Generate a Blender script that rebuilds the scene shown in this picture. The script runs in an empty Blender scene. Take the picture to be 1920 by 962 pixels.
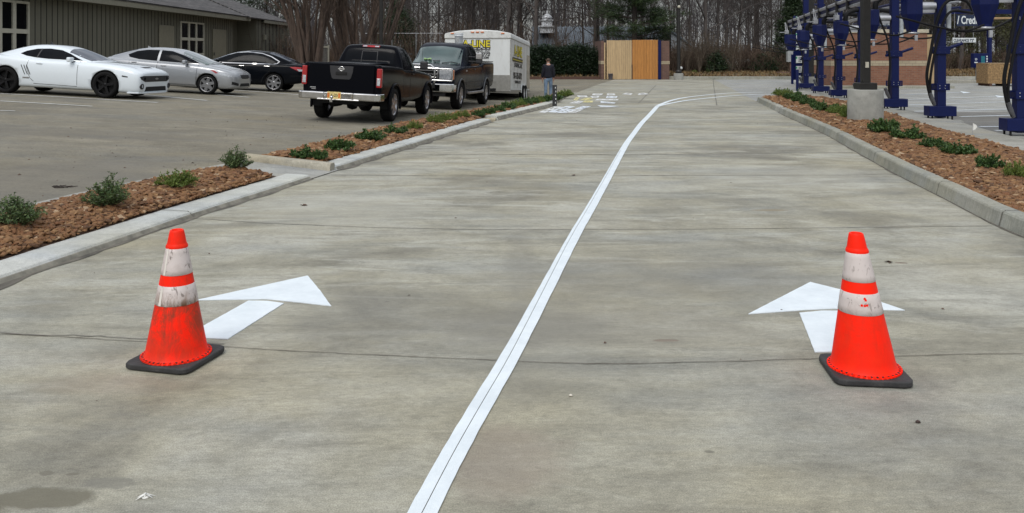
import bpy, bmesh, math, random
from math import sin, cos, pi, radians, sqrt
from mathutils import Vector, Matrix, noise as mnoise
from mathutils.bvhtree import BVHTree
from mathutils.geometry import delaunay_2d_cdt

S = bpy.context.scene
COL = S.collection
random.seed(7)

# ------------------------------------------------------------------ camera, sky, sun, exposure
F = 1600.0        # focal length in photograph pixels (photo is 1920 wide)
HY = 98.0         # row of the horizon
EYE = 1.6
cam_d = bpy.data.cameras.new("camera"); cam = bpy.data.objects.new("camera", cam_d); COL.objects.link(cam)
cam.location = (0, 0, EYE); cam.rotation_euler = (radians(90), 0, 0)
cam_d.sensor_width = 36; cam_d.lens = 36 * F / 1920
cam_d.shift_y = -(481 - HY) / 1920
cam_d.clip_end = 3000; cam_d.clip_start = 0.05
S.camera = cam

SUN_EL, SUN_AZ = 52, 200      # azimuth clockwise from +Y
w = bpy.data.worlds.new("World"); S.world = w; w.use_nodes = True
nt = w.node_tree; nt.nodes.clear()
out = nt.nodes.new("ShaderNodeOutputWorld"); bg = nt.nodes.new("ShaderNodeBackground")
sky = nt.nodes.new("ShaderNodeTexSky"); sky.sky_type = 'NISHITA'; sky.sun_disc = False
sky.sun_elevation = radians(SUN_EL); sky.sun_rotation = radians(SUN_AZ)
sky.air_density = 1.0; sky.dust_density = 2.0
hs = nt.nodes.new("ShaderNodeHueSaturation"); hs.inputs['Saturation'].default_value = 0.38; hs.inputs['Value'].default_value = 1.0
mixw = nt.nodes.new("ShaderNodeMix"); mixw.data_type = 'RGBA'
cl = nt.nodes.new("ShaderNodeTexNoise"); cl.inputs['Scale'].default_value = 2.2; cl.inputs['Detail'].default_value = 6
tcw = nt.nodes.new("ShaderNodeTexCoord"); mpw = nt.nodes.new("ShaderNodeMapping"); mpw.inputs['Scale'].default_value = (1, 1, 3)
rw = nt.nodes.new("ShaderNodeValToRGB"); rw.color_ramp.elements[0].position = .38; rw.color_ramp.elements[1].position = .62
nt.links.new(tcw.outputs['Generated'], mpw.inputs[0]); nt.links.new(mpw.outputs[0], cl.inputs['Vector'])
nt.links.new(cl.outputs['Fac'], rw.inputs[0])
mulw = nt.nodes.new("ShaderNodeMath"); mulw.operation = 'MULTIPLY'; mulw.inputs[1].default_value = .75
nt.links.new(rw.outputs[0], mulw.inputs[0]); nt.links.new(mulw.outputs[0], mixw.inputs[0])
nt.links.new(sky.outputs[0], hs.inputs['Color']); nt.links.new(hs.outputs[0], mixw.inputs[6])
mixw.inputs[7].default_value = (7.2, 7.5, 7.9, 1)      # cloud cover in the sky's own units
# overcast skies are darker towards the horizon than overhead
sepw = nt.nodes.new("ShaderNodeSeparateXYZ"); nt.links.new(tcw.outputs['Generated'], sepw.inputs[0])
mrw = nt.nodes.new("ShaderNodeMapRange"); mrw.inputs[1].default_value = 0.0; mrw.inputs[2].default_value = .85; mrw.inputs[3].default_value = .72; mrw.inputs[4].default_value = 1.45
nt.links.new(sepw.outputs[2], mrw.inputs[0])
scw = nt.nodes.new("ShaderNodeVectorMath"); scw.operation = 'SCALE'; nt.links.new(mixw.outputs[2], scw.inputs[0]); nt.links.new(mrw.outputs[0], scw.inputs['Scale'])
nt.links.new(scw.outputs[0], bg.inputs[0]); bg.inputs[1].default_value = 0.115
nt.links.new(bg.outputs[0], out.inputs[0])
sd = bpy.data.lights.new("sun", 'SUN'); sun = bpy.data.objects.new("sun", sd); COL.objects.link(sun)
sd.energy = 1.0; sd.angle = radians(22); sd.color = (1, .96, .9)
az, el = radians(SUN_AZ), radians(SUN_EL)
sun.rotation_euler = Vector((-sin(az) * cos(el), -cos(az) * cos(el), -sin(el))).to_track_quat('-Z', 'Y').to_euler()
S.view_settings.view_transform = 'Standard'; S.view_settings.look = 'None'
S.view_settings.exposure = 0.25; S.view_settings.gamma = 1.0; S.view_settings.use_curve_mapping = False
S.render.engine = 'CYCLES'; S.cycles.max_bounces = 5; S.cycles.diffuse_bounces = 3; S.cycles.glossy_bounces = 3
S.cycles.use_denoising = True

# ------------------------------------------------------------------ pixel helpers
def G(px, py, g=0.0):
    "photo pixel -> point on ground of height g"
    s = (py - HY) / (EYE - g); return ((px - 960) / s, F / s)
def D(px, py, Y):
    return Vector(((px - 960) * Y / F, Y, EYE - (py - HY) * Y / F))
def interp(pts, t):
    if t <= pts[0][0]:
        a, b = pts[0], pts[1]
    elif t >= pts[-1][0]:
        a, b = pts[-2], pts[-1]
    else:
        for a, b in zip(pts, pts[1:]):
            if a[0] <= t <= b[0]: break
    return a[1] + (b[1] - a[1]) * (t - a[0]) / (b[0] - a[0])
def sstep(a, b, x):
    t = max(0., min(1., (x - a) / (b - a))); return t * t * (3 - 2 * t)

# ------------------------------------------------------------------ mesh builder
class MB:
    def __init__(s): s.v = []; s.f = []; s.m = []; s.sm = []
    def add(s, vs, fs, m=0, sm=False):
        b = len(s.v); s.v.extend([tuple(p) for p in vs])
        for f in fs: s.f.append(tuple(i + b for i in f)); s.m.append(m); s.sm.append(sm)
    def box(s, c, d, rot=0, m=0, M=None):
        hx, hy, hz = d[0] / 2, d[1] / 2, d[2] / 2
        vs = [Vector((x, y, z)) for x in (-hx, hx) for y in (-hy, hy) for z in (-hz, hz)]
        R = M if M is not None else Matrix.Rotation(rot, 3, 'Z')
        vs = [R @ p + Vector(c) for p in vs]
        s.add(vs, [(0, 1, 3, 2), (4, 6, 7, 5), (0, 4, 5, 1), (2, 3, 7, 6), (0, 2, 6, 4), (1, 5, 7, 3)], m)
    def bar(s, a, b, wd, ht, m=0):
        a, b = Vector(a), Vector(b); d = b - a
        q = d.to_track_quat('X', 'Z').to_matrix()
        s.box((a + b) / 2, (d.length, wd, ht), m=m, M=q)
    def tube(s, pts, r, n=8, m=0, cap=True, sm=True):
        pts = [Vector(p) for p in pts]; k = len(pts)
        rs = r if isinstance(r, (list, tuple)) else [r] * k
        t0 = (pts[1] - pts[0]).normalized()
        u = t0.cross(Vector((0, 0, 1)));
        if u.length < .1: u = t0.cross(Vector((1, 0, 0)))
        u.normalize(); vs = []
        for i in range(k):
            t = (pts[min(i + 1, k - 1)] - pts[max(i - 1, 0)])
            t = t.normalized() if t.length > 1e-9 else t0
            u = (u - t * u.dot(t)).normalized(); v = t.cross(u)
            for j in range(n):
                a = 2 * pi * j / n; vs.append(pts[i] + (u * cos(a) + v * sin(a)) * rs[i])
        fs = [(i * n + j, i * n + (j + 1) % n, (i + 1) * n + (j + 1) % n, (i + 1) * n + j) for i in range(k - 1) for j in range(n)]
        s.add(vs, fs, m, sm)
        if cap: s.add(vs[:n], [tuple(range(n))[::-1]], m); s.add(vs[-n:], [tuple(range(n))], m)
    def lathe(s, prof, n=24, loc=(0, 0, 0), axis='z', m=0, sm=True, close=False, lean=(0, 0)):
        vs = []
        for (r, z) in prof:
            for j in range(n):
                a = 2 * pi * j / n; x, y = r * cos(a), r * sin(a)
                p = (x + lean[0] * z, y + lean[1] * z, z) if axis == 'z' else ((x, z, -y) if axis == 'y' else (z, x, y))
                vs.append((p[0] + loc[0], p[1] + loc[1], p[2] + loc[2]))
        k = len(prof); rng = range(k if close else k - 1)
        s.add(vs, [(i * n + j, i * n + (j + 1) % n, ((i + 1) % k) * n + (j + 1) % n, ((i + 1) % k) * n + j) for i in rng for j in range(n)], m, sm)
    def disc(s, r, n=24, loc=(0, 0, 0), axis='z', m=0):
        vs = []
        for j in range(n):
            a = 2 * pi * j / n; x, y = r * cos(a), r * sin(a)
            p = (x, y, 0) if axis == 'z' else ((x, 0, -y) if axis == 'y' else (0, x, y))
            vs.append((p[0] + loc[0], p[1] + loc[1], p[2] + loc[2]))
        s.add(vs, [tuple(range(n))], m)
    def prism(s, poly, z0, z1, m=0, T=None):
        n = len(poly); T = T or (lambda x, y, z: (x, y, z))
        vs = [T(x, y, z0) for x, y in poly] + [T(x, y, z1) for x, y in poly]
        s.add(vs, [tuple(range(n))[::-1], tuple(range(n, 2 * n))] + [(i, (i + 1) % n, n + (i + 1) % n, n + i) for i in range(n)], m)
    def build(s, name, mats, parent=None, bevel=0, seg=2, subd=0, smooth=False):
        me = bpy.data.meshes.new(name); me.from_pydata(s.v, [], s.f)
        mats = mats if isinstance(mats, (list, tuple)) else [mats]
        for mt in mats: me.materials.append(mt)
        if len(mats) > 1: me.polygons.foreach_set('material_index', s.m)
        me.polygons.foreach_set('use_smooth', [True] * len(s.f) if smooth else s.sm)
        me.update()
        o = bpy.data.objects.new(name, me); COL.objects.link(o); o.parent = parent
        if bevel:
            md = o.modifiers.new('b', 'BEVEL'); md.width = bevel; md.segments = seg; md.limit_method = 'ANGLE'; md.angle_limit = radians(40)
        if subd:
            md = o.modifiers.new('s', 'SUBSURF'); md.levels = md.render_levels = subd
        return o

def empty(name, label, cat, loc=(0, 0, 0), rz=0, group=None):
    o = bpy.data.objects.new(name, None); COL.objects.link(o); o.location = loc; o.rotation_euler = (0, 0, rz)
    o.empty_display_size = .2
    return tag(o, label, cat, group)
def part_empty(name, parent, loc=(0, 0, 0)):
    o = bpy.data.objects.new(name, None); COL.objects.link(o); o.location = loc; o.parent = parent; return o
def tag(o, label=None, cat=None, group=None, kind=None):
    if label: o['label'] = label
    if cat: o['category'] = cat
    if group: o['group'] = group
    if kind: o['kind'] = kind
    return o
def dup(root, loc=None, rz=None, sc=None, label=None, group=None):
    r = root.copy(); COL.objects.link(r)
    if loc is not None: r.location = loc
    if rz is not None: r.rotation_euler = (0, 0, rz)
    if sc is not None: r.scale = sc if isinstance(sc, (tuple, list)) else (sc,) * 3
    if label: r['label'] = label
    if group: r['group'] = group
    def rec(a, b):
        for ch in list(a.children):
            c = ch.copy(); COL.objects.link(c); c.parent = b; rec(ch, c)
    rec(root, r); return r
ORD = ['first', 'second', 'third', 'fourth', 'fifth', 'sixth', 'seventh', 'eighth', 'ninth', 'tenth', 'eleventh', 'twelfth',
       'thirteenth', 'fourteenth', 'fifteenth', 'sixteenth', 'seventeenth', 'eighteenth', 'nineteenth', 'twentieth']

# ------------------------------------------------------------------ materials
class N:
    def __init__(s, name):
        s.mat = bpy.data.materials.new(name); s.mat.use_nodes = True; s.t = s.mat.node_tree; s.n = s.t.nodes
        s.b = s.n['Principled BSDF']
    def node(s, typ, ins=None, **kw):
        n = s.n.new(typ)
        for k, v in kw.items(): setattr(n, k, v)
        for k, v in (ins or {}).items():
            if hasattr(v, 'links') or isinstance(v, bpy.types.NodeSocket): s.t.links.new(v, n.inputs[k])
            else: n.inputs[k].default_value = v
        return n
    def link(s, a, b): s.t.links.new(a, b)
    def math(s, op, a, b=0.0, c=None, clamp=False):
        ins = {0: a, 1: b}
        if c is not None: ins[2] = c
        n = s.node('ShaderNodeMath', ins, operation=op); n.use_clamp = clamp; return n.outputs[0]
    def mix(s, f, a, b, mode='MIX'):
        n = s.node('ShaderNodeMix', {0: f}, data_type='RGBA', blend_type=mode)
        for i, v in ((6, a), (7, b)):
            if isinstance(v, bpy.types.NodeSocket): s.link(v, n.inputs[i])
            else: n.inputs[i].default_value = (*v[:3], 1)
        return n.outputs[2]
    def pos(s, kind='Object', scale=(1, 1, 1), loc=(0, 0, 0)):
        if kind == 'World': o = s.node('ShaderNodeNewGeometry').outputs['Position']
        else: o = s.node('ShaderNodeTexCoord').outputs[kind]
        return s.node('ShaderNodeMapping', {0: o, 'Scale': scale, 'Location': loc}).outputs[0]
    def noise(s, vec, scale, detail=4, rough=.5, dist=0):
        return s.node('ShaderNodeTexNoise', {'Vector': vec, 'Scale': scale, 'Detail': detail, 'Roughness': rough, 'Distortion': dist}).outputs['Fac']
    def ramp(s, f, stops):
        n = s.node('ShaderNodeValToRGB', {0: f}); e = n.color_ramp.elements
        while len(e) < len(stops): e.new(.5)
        for i, (p, c) in enumerate(stops):
            e[i].position = p; c = c if isinstance(c, (tuple, list)) else (c, c, c); e[i].color = (*c[:3], 1)
        return n.outputs[0]
    def set(s, **kw):
        for k, v in kw.items():
            i = s.b.inputs[k.replace('_', ' ')]
            if isinstance(v, bpy.types.NodeSocket): s.link(v, i)
            elif isinstance(v, (tuple, list)): i.default_value = (*v[:3], 1)
            else: i.default_value = v
    def bump(s, h, strength=.3, dist=.01):
        n = s.node('ShaderNodeBump', {'Height': h, 'Strength': strength, 'Distance': dist}); s.link(n.outputs[0], s.b.inputs['Normal'])

def mat(name, c, rough=.6, metal=0, var=.25, scale=6, bump=0, bscale=60, coat=0, dirt=None, kind='Object', stretch=(1, 1, 1), spec=.5):
    if name in bpy.data.materials: return bpy.data.materials[name]
    m = N(name); p = m.pos(kind, stretch)
    n1 = m.noise(p, scale, 5, .6)
    c2 = tuple(max(0, x * (1 - var)) for x in c); c3 = tuple(min(1, x * (1 + var)) for x in c)
    colr = m.ramp(n1, [(.3, c2), (.7, c3)])
    if dirt:
        d = m.ramp(m.noise(p, scale * 2.3, 8, .7, .4), [(.52, 0.), (.68, 1.)])
        colr = m.mix(m.math('MULTIPLY', d, dirt[1]), colr, dirt[0])
    rr = m.math('ADD', m.math('MULTIPLY', n1, .16), rough - .08)
    m.set(Base_Color=colr, Roughness=rr, Metallic=metal, Coat_Weight=coat, Coat_Roughness=.03, Specular_IOR_Level=spec)
    if bump: m.bump(m.noise(p, bscale, 4), bump, .01)
    return m.mat
# ------------------------------------------------------------------ ground, drive lane, parking lot, kerbs, beds
def concrete(name, base, dark, light, stains=(), streak=1.0, fine=.5, joint_tint=False):
    m = N(name)
    geo = m.node('ShaderNodeNewGeometry').outputs['Position']
    def P(sc, loc=(0, 0, 0), rot=0): return m.node('ShaderNodeMapping', {0: geo, 'Scale': sc, 'Location': loc, 'Rotation': (0, 0, rot)}).outputs[0]
    big = m.noise(P((.42, .55, 1)), 1.0, 8, .62, .9)
    col = m.ramp(big, [(.36, dark), (.5, base), (.64, light)])
    # broom / water streaks running across the slab
    st = m.noise(P((.50, 1.9, 1), rot=.06), 1.1, 13, .76, .9)
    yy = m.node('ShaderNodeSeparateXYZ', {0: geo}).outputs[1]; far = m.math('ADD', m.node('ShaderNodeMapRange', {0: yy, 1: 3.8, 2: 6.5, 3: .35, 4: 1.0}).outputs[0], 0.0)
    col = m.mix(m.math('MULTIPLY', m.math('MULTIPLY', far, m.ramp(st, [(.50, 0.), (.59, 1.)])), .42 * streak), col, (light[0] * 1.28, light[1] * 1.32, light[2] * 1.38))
    st2 = m.noise(P((.7, 3.8, 1), (3, 9, 0), rot=-.04), 1.1, 12, .76, .4)
    col = m.mix(m.math('MULTIPLY', m.ramp(st2, [(.5, 0.), (.64, 1.)]), .45 * streak), col, tuple(x * .72 for x in dark))
    blu = m.noise(P((.5, 1.2, 1), (11, 2, 0)), .8, 5, .6)
    col = m.mix(m.math('MULTIPLY', m.ramp(blu, [(.48, 0.), (.66, 1.)]), .50), col, (base[0] * .76, base[1] * .84, base[2] * 1.02))
    wrm = m.noise(P((.4, .7, 1), (5, 22, 0)), .9, 6, .6)
    col = m.mix(m.math('MULTIPLY', m.ramp(wrm, [(.52, 0.), (.70, 1.)]), .42), col, (base[0] * 1.06, base[1] * .98, base[2] * .78))
    mo = m.noise(P((1, 1.25, 1), (7, 1, 0)), 2.6, 12, .72, .3)
    col = m.mix(.55, col, m.ramp(mo, [(.30, (.30,) * 3), (.5, (.5,) * 3), (.70, (.66,) * 3)]), 'OVERLAY')
    mo2 = m.noise(P((1, 1.1, 1), (1, 5, 0)), 11, 8, .7, .5)
    col = m.mix(m.math('MULTIPLY', m.ramp(mo2, [(.56, 0.), (.70, 1.)]), .38 * (.5 + fine)), col, tuple(x * .80 for x in dark))
    fn = m.noise(P((22, 46, 1)), 1.0, 4, .75)
    col = m.mix(fine * .5, col, m.ramp(fn, [(.28, (.10,) * 3), (.72, (.88,) * 3)]), 'OVERLAY')
    gr = m.noise(P((1, 1, 1)), 170, 2, .8)
    col = m.mix(fine * .85, col, m.ramp(gr, [(.3, (.10,) * 3), (.7, (.88,) * 3)]), 'OVERLAY')
    # small dark pits and spots
    vn = m.node('ShaderNodeTexVoronoi', {'Vector': P((1, 1.6, 1)), 'Scale': 1.7, 'Randomness': 1.0})
    sp = m.ramp(m.math('ADD', vn.outputs['Distance'], m.math('MULTIPLY', m.noise(P((1, 1, 1)), 25, 3), .06)), [(.055, 1.), (.075, 0.)])
    pick = m.ramp(m.noise(P((1, 1, 1), (40, 0, 0)), .7, 2), [(.5, 0.), (.56, 1.)])
    col = m.mix(m.math('MULTIPLY', m.math('MULTIPLY', sp, pick), .55), col, tuple(x * .42 for x in dark))
    for (x, y, rx, ry, c, k) in stains:
        q = m.node('ShaderNodeMapping', {0: geo, 'Location': (-x / rx, -y / ry, 0), 'Scale': (1 / rx, 1 / ry, 0)}).outputs[0]
        L = m.node('ShaderNodeVectorMath', {0: q}, operation='LENGTH').outputs['Value']
        L = m.math('ADD', L, m.math('MULTIPLY', m.math('SUBTRACT', m.noise(geo, 1.2 / max(rx, ry) + 1.5, 6, .62), .5), 1.15))
        col = m.mix(m.math('MULTIPLY', m.ramp(L, [(.78 - (0.25 if k < .5 else 0), 1.), (1.0, 0.)]), k), col, c)
    m.set(Base_Color=col, Roughness=m.ramp(big, [(.3, .72), (.7, .9)]), Specular_IOR_Level=.3)
    h = m.math('ADD', m.math('MULTIPLY', fn, .5), gr)
    m.bump(h, .22, .003)
    return m.mat

BASE = (.308, .294, .230)
s0 = G(95, 925); s1 = G(1245, 638); s2 = G(1445, 394); s3 = G(730, 742); s4 = G(960, 780)
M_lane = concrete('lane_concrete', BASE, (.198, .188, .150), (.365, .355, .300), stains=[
    (s0[0] - .02, s0[1] - .03, .20, .085, (.135, .125, .09), .8), (s0[0] - .30, s0[1] - .12, .22, .10, (.135, .125, .09), .8), (G(88, 887)[0], G(88, 887)[1], .035, .02, (.15, .14, .11), .8), (G(136, 889)[0], G(136, 889)[1], .03, .012, (.15, .14, .11), .8), (G(205, 905)[0], G(205, 905)[1], .10, .05, (.17, .165, .14), .6), (G(1000, 640)[0], G(1000, 640)[1], .5, .8, (.20, .195, .165), .35), (G(1480, 330)[0], G(1480, 330)[1], 1.5, 1.4, (.42, .415, .36), .35), (G(640, 390)[0], G(640, 390)[1], 1.2, 1.0, (.42, .415, .36), .35),
    (s1[0], s1[1], .09, .025, (.20, .15, .11), .8), (s2[0], s2[1], .22, .05, (.24, .20, .13), .8),
    (G(1690, 493)[0], G(1690, 493)[1], .05, .02, (.12, .07, .05), .8),
    (G(978, 500)[0], G(978, 500)[1], .16, 1.6, (.16, .155, .135), .24),
    (G(990, 730)[0], G(990, 730)[1], .16, .22, (.16, .15, .125), .2),
    (G(950, 860)[0], G(950, 860)[1], .30, .38, (.24, .19, .15), .40),
    (G(790, 590)[0], G(790, 590)[1], 1.2, .7, (.17, .17, .155), .35),
    (G(1150, 610)[0], G(1150, 610)[1], 1.2, .5, (.18, .17, .145), .35),
    (G(200, 720)[0], G(200, 720)[1], .4, .15, (.30, .25, .19), .25),
    (G(1240, 520)[0], G(1240, 520)[1], 1.6, .8, (.18, .175, .155), .35)])
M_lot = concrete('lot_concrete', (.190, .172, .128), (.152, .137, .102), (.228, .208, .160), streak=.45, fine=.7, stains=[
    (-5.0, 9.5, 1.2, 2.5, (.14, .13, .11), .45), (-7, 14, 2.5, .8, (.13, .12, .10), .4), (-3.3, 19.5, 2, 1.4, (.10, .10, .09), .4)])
M_vaclot = concrete('vacuum_lot_concrete', (.30, .30, .275), (.24, .24, .215), (.36, .36, .34), streak=.8)
M_walk = concrete('sidewalk_concrete', (.30, .29, .25), (.25, .245, .21), (.35, .345, .31), streak=.4)
M_curbL = concrete('pale_kerb_concrete', (.45, .46, .425), (.40, .405, .375), (.52, .525, .49), streak=.2, fine=.35)
M_curbR = concrete('grey_kerb_concrete', (.29, .285, .235), (.22, .22, .175), (.35, .345, .30), streak=.3, fine=.5)
M_joint = mat('joint_dirt', (.10, .085, .062), .9, var=.4, scale=3, kind='World')
M_jointl = mat('joint_pale', (.15, .14, .12), .9, var=.4, scale=3, kind='World')
M_tan = concrete('tan_kerb_concrete', (.37, .33, .24), (.31, .27, .19), (.42, .38, .29), streak=.2, fine=.5)
M_face = mat('stained_kerb_face', (.20, .19, .155), .9, var=.45, scale=7, kind='World')
M_gutter = mat('gutter_silt', (.115, .105, .085), .9, var=.5, scale=5, kind='World')
def whitepaint():
    m = N('fresh_white_paint'); p = m.pos('World'); n = m.noise(p, 5, 6, .7)
    c = m.ramp(n, [(.35, (.64, .70, .735)), (.65, (.74, .80, .83))])
    c = m.mix(m.ramp(m.noise(p, 120, 3, .8), [(.66, 0.), (.74, .55)]), c, (.30, .30, .28)); c = m.mix(m.ramp(m.noise(m.pos('World', (1, 1, 1), (3, 3, 0)), 9, 8, .8), [(.64, 0.), (.74, .4)]), c, (.42, .42, .39))
    m.set(Base_Color=c, Roughness=.55); m.bump(m.noise(p, 140, 3, .7), .35, .004); return m.mat
M_white = whitepaint()
M_oldwhite = mat('worn_white_paint', (.50, .51, .49), .7, var=.25, scale=8, kind='World')
M_black = mat('black_plastic', (.012, .012, .013), .5, var=.3)

# front foot of the left kerb, back (lot side) kerb line and right kerb line, as X(Y)
def line(pts): return sorted([(y, x) for (x, y) in pts])
cL = line([G(0, 533), G(62, 511), G(156, 483), G(259, 444), G(359, 408), G(480, 371), G(583, 336), G(634, 320), G(751, 283), G(880, 242), G(923, 229), G(931, 226), G(1038, 199), (2.05, 31), (2.6, 34), (4.2, 42), (6, 50)])
def lot_raw(X, Y):
    u = max(-X, -1.2)
    return -.138 + .0467 * u - .012 * (max(Y, 14) - 20)
def lotpt(px, py):
    g = .1
    for _ in range(12):
        X, Y = G(px, py, g); g = .5 * g + .5 * lot_raw(X, Y)
    return (X, Y)
cK = line([lotpt(0, 409), lotpt(70, 390), lotpt(162, 368), lotpt(293, 340), lotpt(424, 314), lotpt(476, 301), lotpt(544, 286), lotpt(654, 259), lotpt(718, 243), lotpt(802, 227), lotpt(900, 209), (.9, 31.0), (2.2, 34.2)])
cR = line([G(1419, 190.5), G(1459, 211), G(1550, 253), G(1681, 328), G(1774, 373), G(1865, 424.5), G(1920, 446)])
def XL(Y): return interp(cL, Y)
def XK(Y): return min(interp(cK, Y), XL(Y) - .75) if Y < 31.5 else XL(Y) - .75 + .75 * sstep(31.5, 34.5, Y)
def XR(Y): return interp(cR, Y)
def lot_z(X, Y):
    z = lot_raw(X, Y)
    if Y > 30: z *= 1 - (1 - sstep(0, 1.6, XL(Y) - X)) * sstep(31.5, 34.5, Y)
    return z * (1 - sstep(37, 46, Y)) if X > -7 else z * (1 - sstep(37, 46, Y)) + .25 * sstep(37, 46, Y) * sstep(-7, -14, X) if X > -14 else z * (1 - sstep(37, 46, Y)) + .25 * sstep(37, 46, Y)

def strip_grid(name, xa, xb, ys, zf, m, nx=12, power=1.0):
    b = MB(); vs = []
    for y in ys:
        a, c = xa(y), xb(y)
        for i in range(nx + 1):
            t = (i / nx) ** power; x = c + (a - c) * t; vs.append((x, y, zf(x, y)))
    k = nx + 1
    b.add(vs, [(r * k + i + 1, r * k + i, (r + 1) * k + i, (r + 1) * k + i + 1) for r in range(len(ys) - 1) for i in range(nx)], sm=True)
    return b.build(name, m)
def rng(a, b, d):
    n = max(1, int(round((b - a) / d))); return [a + (b - a) * i / n for i in range(n + 1)]

# far ground: one sheet to the horizon
M_soil = N('verge_soil'); p_ = M_soil.pos('World')
c_ = M_soil.ramp(M_soil.noise(p_, .9, 6, .65), [(.3, (.075, .045, .027)), (.5, (.12, .085, .045)), (.7, (.085, .075, .035))])
M_soil.set(Base_Color=c_, Roughness=.95); M_soil.bump(M_soil.noise(p_, 9, 5), .6, .05); M_soil = M_soil.mat
b = MB(); xs = [-900, -120, -60, -30, -10, 0, 10, 20, 40, 80, 150, 900]
ysg = [(-60, -.9), (50.49, -.9), (50.50, .10), (54, .24), (60, .30), (72, .2), (95, .5), (130, 1.0), (220, 1.2), (1500, 1.2)]
vs = [(x, y, z) for (y, z) in ysg for x in xs]; k = len(xs)
b.add(vs, [(r * k + i, r * k + i + 1, (r + 1) * k + i + 1, (r + 1) * k + i) for r in range(len(ysg) - 1) for i in range(k - 1)])
tag(b.build('ground', M_soil), 'brown earth under the bare woods behind the drive', kind='structure')

YS = rng(-3, 34, .5) + rng(34.5, 50.5, 1)
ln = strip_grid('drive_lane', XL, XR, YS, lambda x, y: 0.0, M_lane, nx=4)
tag(ln, 'streaked grey concrete drive lane', kind='structure')
def XW(Y): return interp(cW, Y)
cW = line([G(1483, 173, .1), G(1600, 196, .1), G(1681, 220, .1), G(1743, 240, .1), G(1837, 265, .1), G(1918, 287, .1)])
cV = line([G(1508, 170, .1), G(1531, 177, .1), G(1600, 190, .1), G(1671, 204, .1), G(1790, 225, .1), G(1830, 238, .1), G(1918, 261, .1)])
def XV(Y): return interp(cV, Y)
YEND = 33.2
o = strip_grid('vacuum_lot', lambda y: (XR(y) if y > 27.9 else XV(y)), lambda y: 90, rng(-3, 27.9, 1) + rng(27.92, 50.5, 1), lambda x, y: -.004 if y > 27.9 else 0.0, M_vaclot, nx=10, power=1)
tag(o, 'pale concrete lot around the blue vacuum posts', kind='structure')
o = strip_grid('parking_lot', lambda y: -70, XK, rng(-3, 34, .5) + rng(34.5, 50.5, 1), lot_z, M_lot, nx=60, power=2.0)
tag(o, 'tan grey parking lot sloping up to the left', kind='structure')

# ---- kerbs
def kerb(name, xf, y0, y1, w0, h, side, m, label, batter=.03, z_back=None, step=.4, joints=()):
    "xf: foot line; side=-1 kerb body lies to -x, +1 to +x"
    b = MB(); ys = rng(y0, y1, step); rings = []
    for i, y in enumerate(ys):
        d = Vector((xf(y + .1) - xf(y - .1), .2, 0)).normalized(); nrm = Vector((d.y, -d.x, 0)) * side
        x = xf(y); wob = .004 * mnoise.noise(Vector((x * 2, y * 2, 0)))
        prof = [(-.0, -.05), (0, 0), (batter * .7, h * .55), (batter, h - .022), (batter + .012, h - .006), (batter + .03, h), (w0 - .02, h + .004), (w0, h - .01), (w0, -.25)]
        rings.append([(x + nrm.x * (a + wob), y + nrm.y * (a + wob), z + (wob if z > .02 else 0)) for a, z in prof])
    k = len(rings[0]); vs = [p for r in rings for p in r]
    fs = []
    for r in range(len(rings) - 1):
        for i in range(k - 1):
            q = (r * k + i, r * k + i + 1, (r + 1) * k + i + 1, (r + 1) * k + i)
            fs.append(q if side < 0 else q[::-1])
    nf = len(fs); b.add(vs, fs, 0, False)
    if side < 0:
        for q in range(nf):
            if q % (k - 1) <= 2: b.m[q] = 2
    b.add(rings[0], [tuple(range(k))]); b.add(rings[-1], [tuple(range(k))[::-1]])
    for yj in joints:   # tooled joint lines
        d = Vector((xf(yj + .1) - xf(yj - .1), .2, 0)).normalized(); nrm = Vector((d.y, -d.x, 0)) * side
        x = xf(yj)
        pr = [(-.003, 0), (batter * .7 - .003, h * .55), (batter - .003, h - .02), (batter + .03, h + .005), (w0 - .015, h + .008)]
        A = [(x + nrm.x * a - d.x * .006, yj + nrm.y * a - d.y * .006, z + .002) for a, z in pr]
        B = [(x + nrm.x * a + d.x * .006, yj + nrm.y * a + d.y * .006, z + .002) for a, z in pr]
        n = len(pr); b.add(A + B, [(i, i + 1, n + i + 1, n + i) for i in range(n - 1)], 1)
    o = b.build(name, [m, M_gutter, M_face]); return tag(o, label, kind='structure')
def smoothline(L, y0, y1, win=1.3):
    base = sorted(L); out_ = [q for q in base if q[0] < y0 or q[0] > y1]
    y = y0
    while y <= y1:
        ws = [(interp(base, y + d * win), 1 - abs(d) * .9) for d in (-1, -.75, -.5, -.25, 0, .25, .5, .75, 1)]
        out_.append((y, sum(a * b_ for a, b_ in ws) / sum(b_ for a, b_ in ws))); y += .25
    return sorted(out_)
cL = smoothline(cL, 2, 30); cR = smoothline(cR, 5, 26)
YG1 = G(583, 336)[1]; YG2 = G(634, 320)[1]; YG3 = G(923, 229)[1]; YG4 = G(931, 226)[1]; YG5 = G(1038, 199)[1]
kerb('kerb', XL, 1.0, YG1, .37, .055, -1, M_curbL, 'wide pale concrete kerb of the near left bed', batter=.035, joints=[G(352, 408)[1], 5.0, 3.2])
kerb('kerb', XL, YG2, YG3, .34, .07, -1, M_curbL, 'pale kerb of the middle left bed', batter=.04, joints=[14.2, 17.0])
kerb('kerb', XL, YG4 + .1, YG5 + .4, .34, .10, -1, M_curbL, 'pale kerb of the far left bed', batter=.05, joints=[22.6])
kerb('kerb', XL, YG5 + 1.0, 31.5, .34, .10, -1, M_curbL, 'short pale kerb at the far end of the left beds', batter=.05)
YR1 = G(1459, 211)[1]
kerb('kerb', XR, 3.0, YR1 - .15, .19, .145, 1, M_curbR, 'long grey kerb along the right bed', batter=.03, joints=[G(1865, 424.5)[1], 9.6, 12.5, 15.5, 18.6])
kerb('kerb', XR, YR1, G(1419, 190.5)[1], .2, .15, 1, M_curbR, 'short grey kerb at the far end of the right bed', batter=.03)
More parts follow.
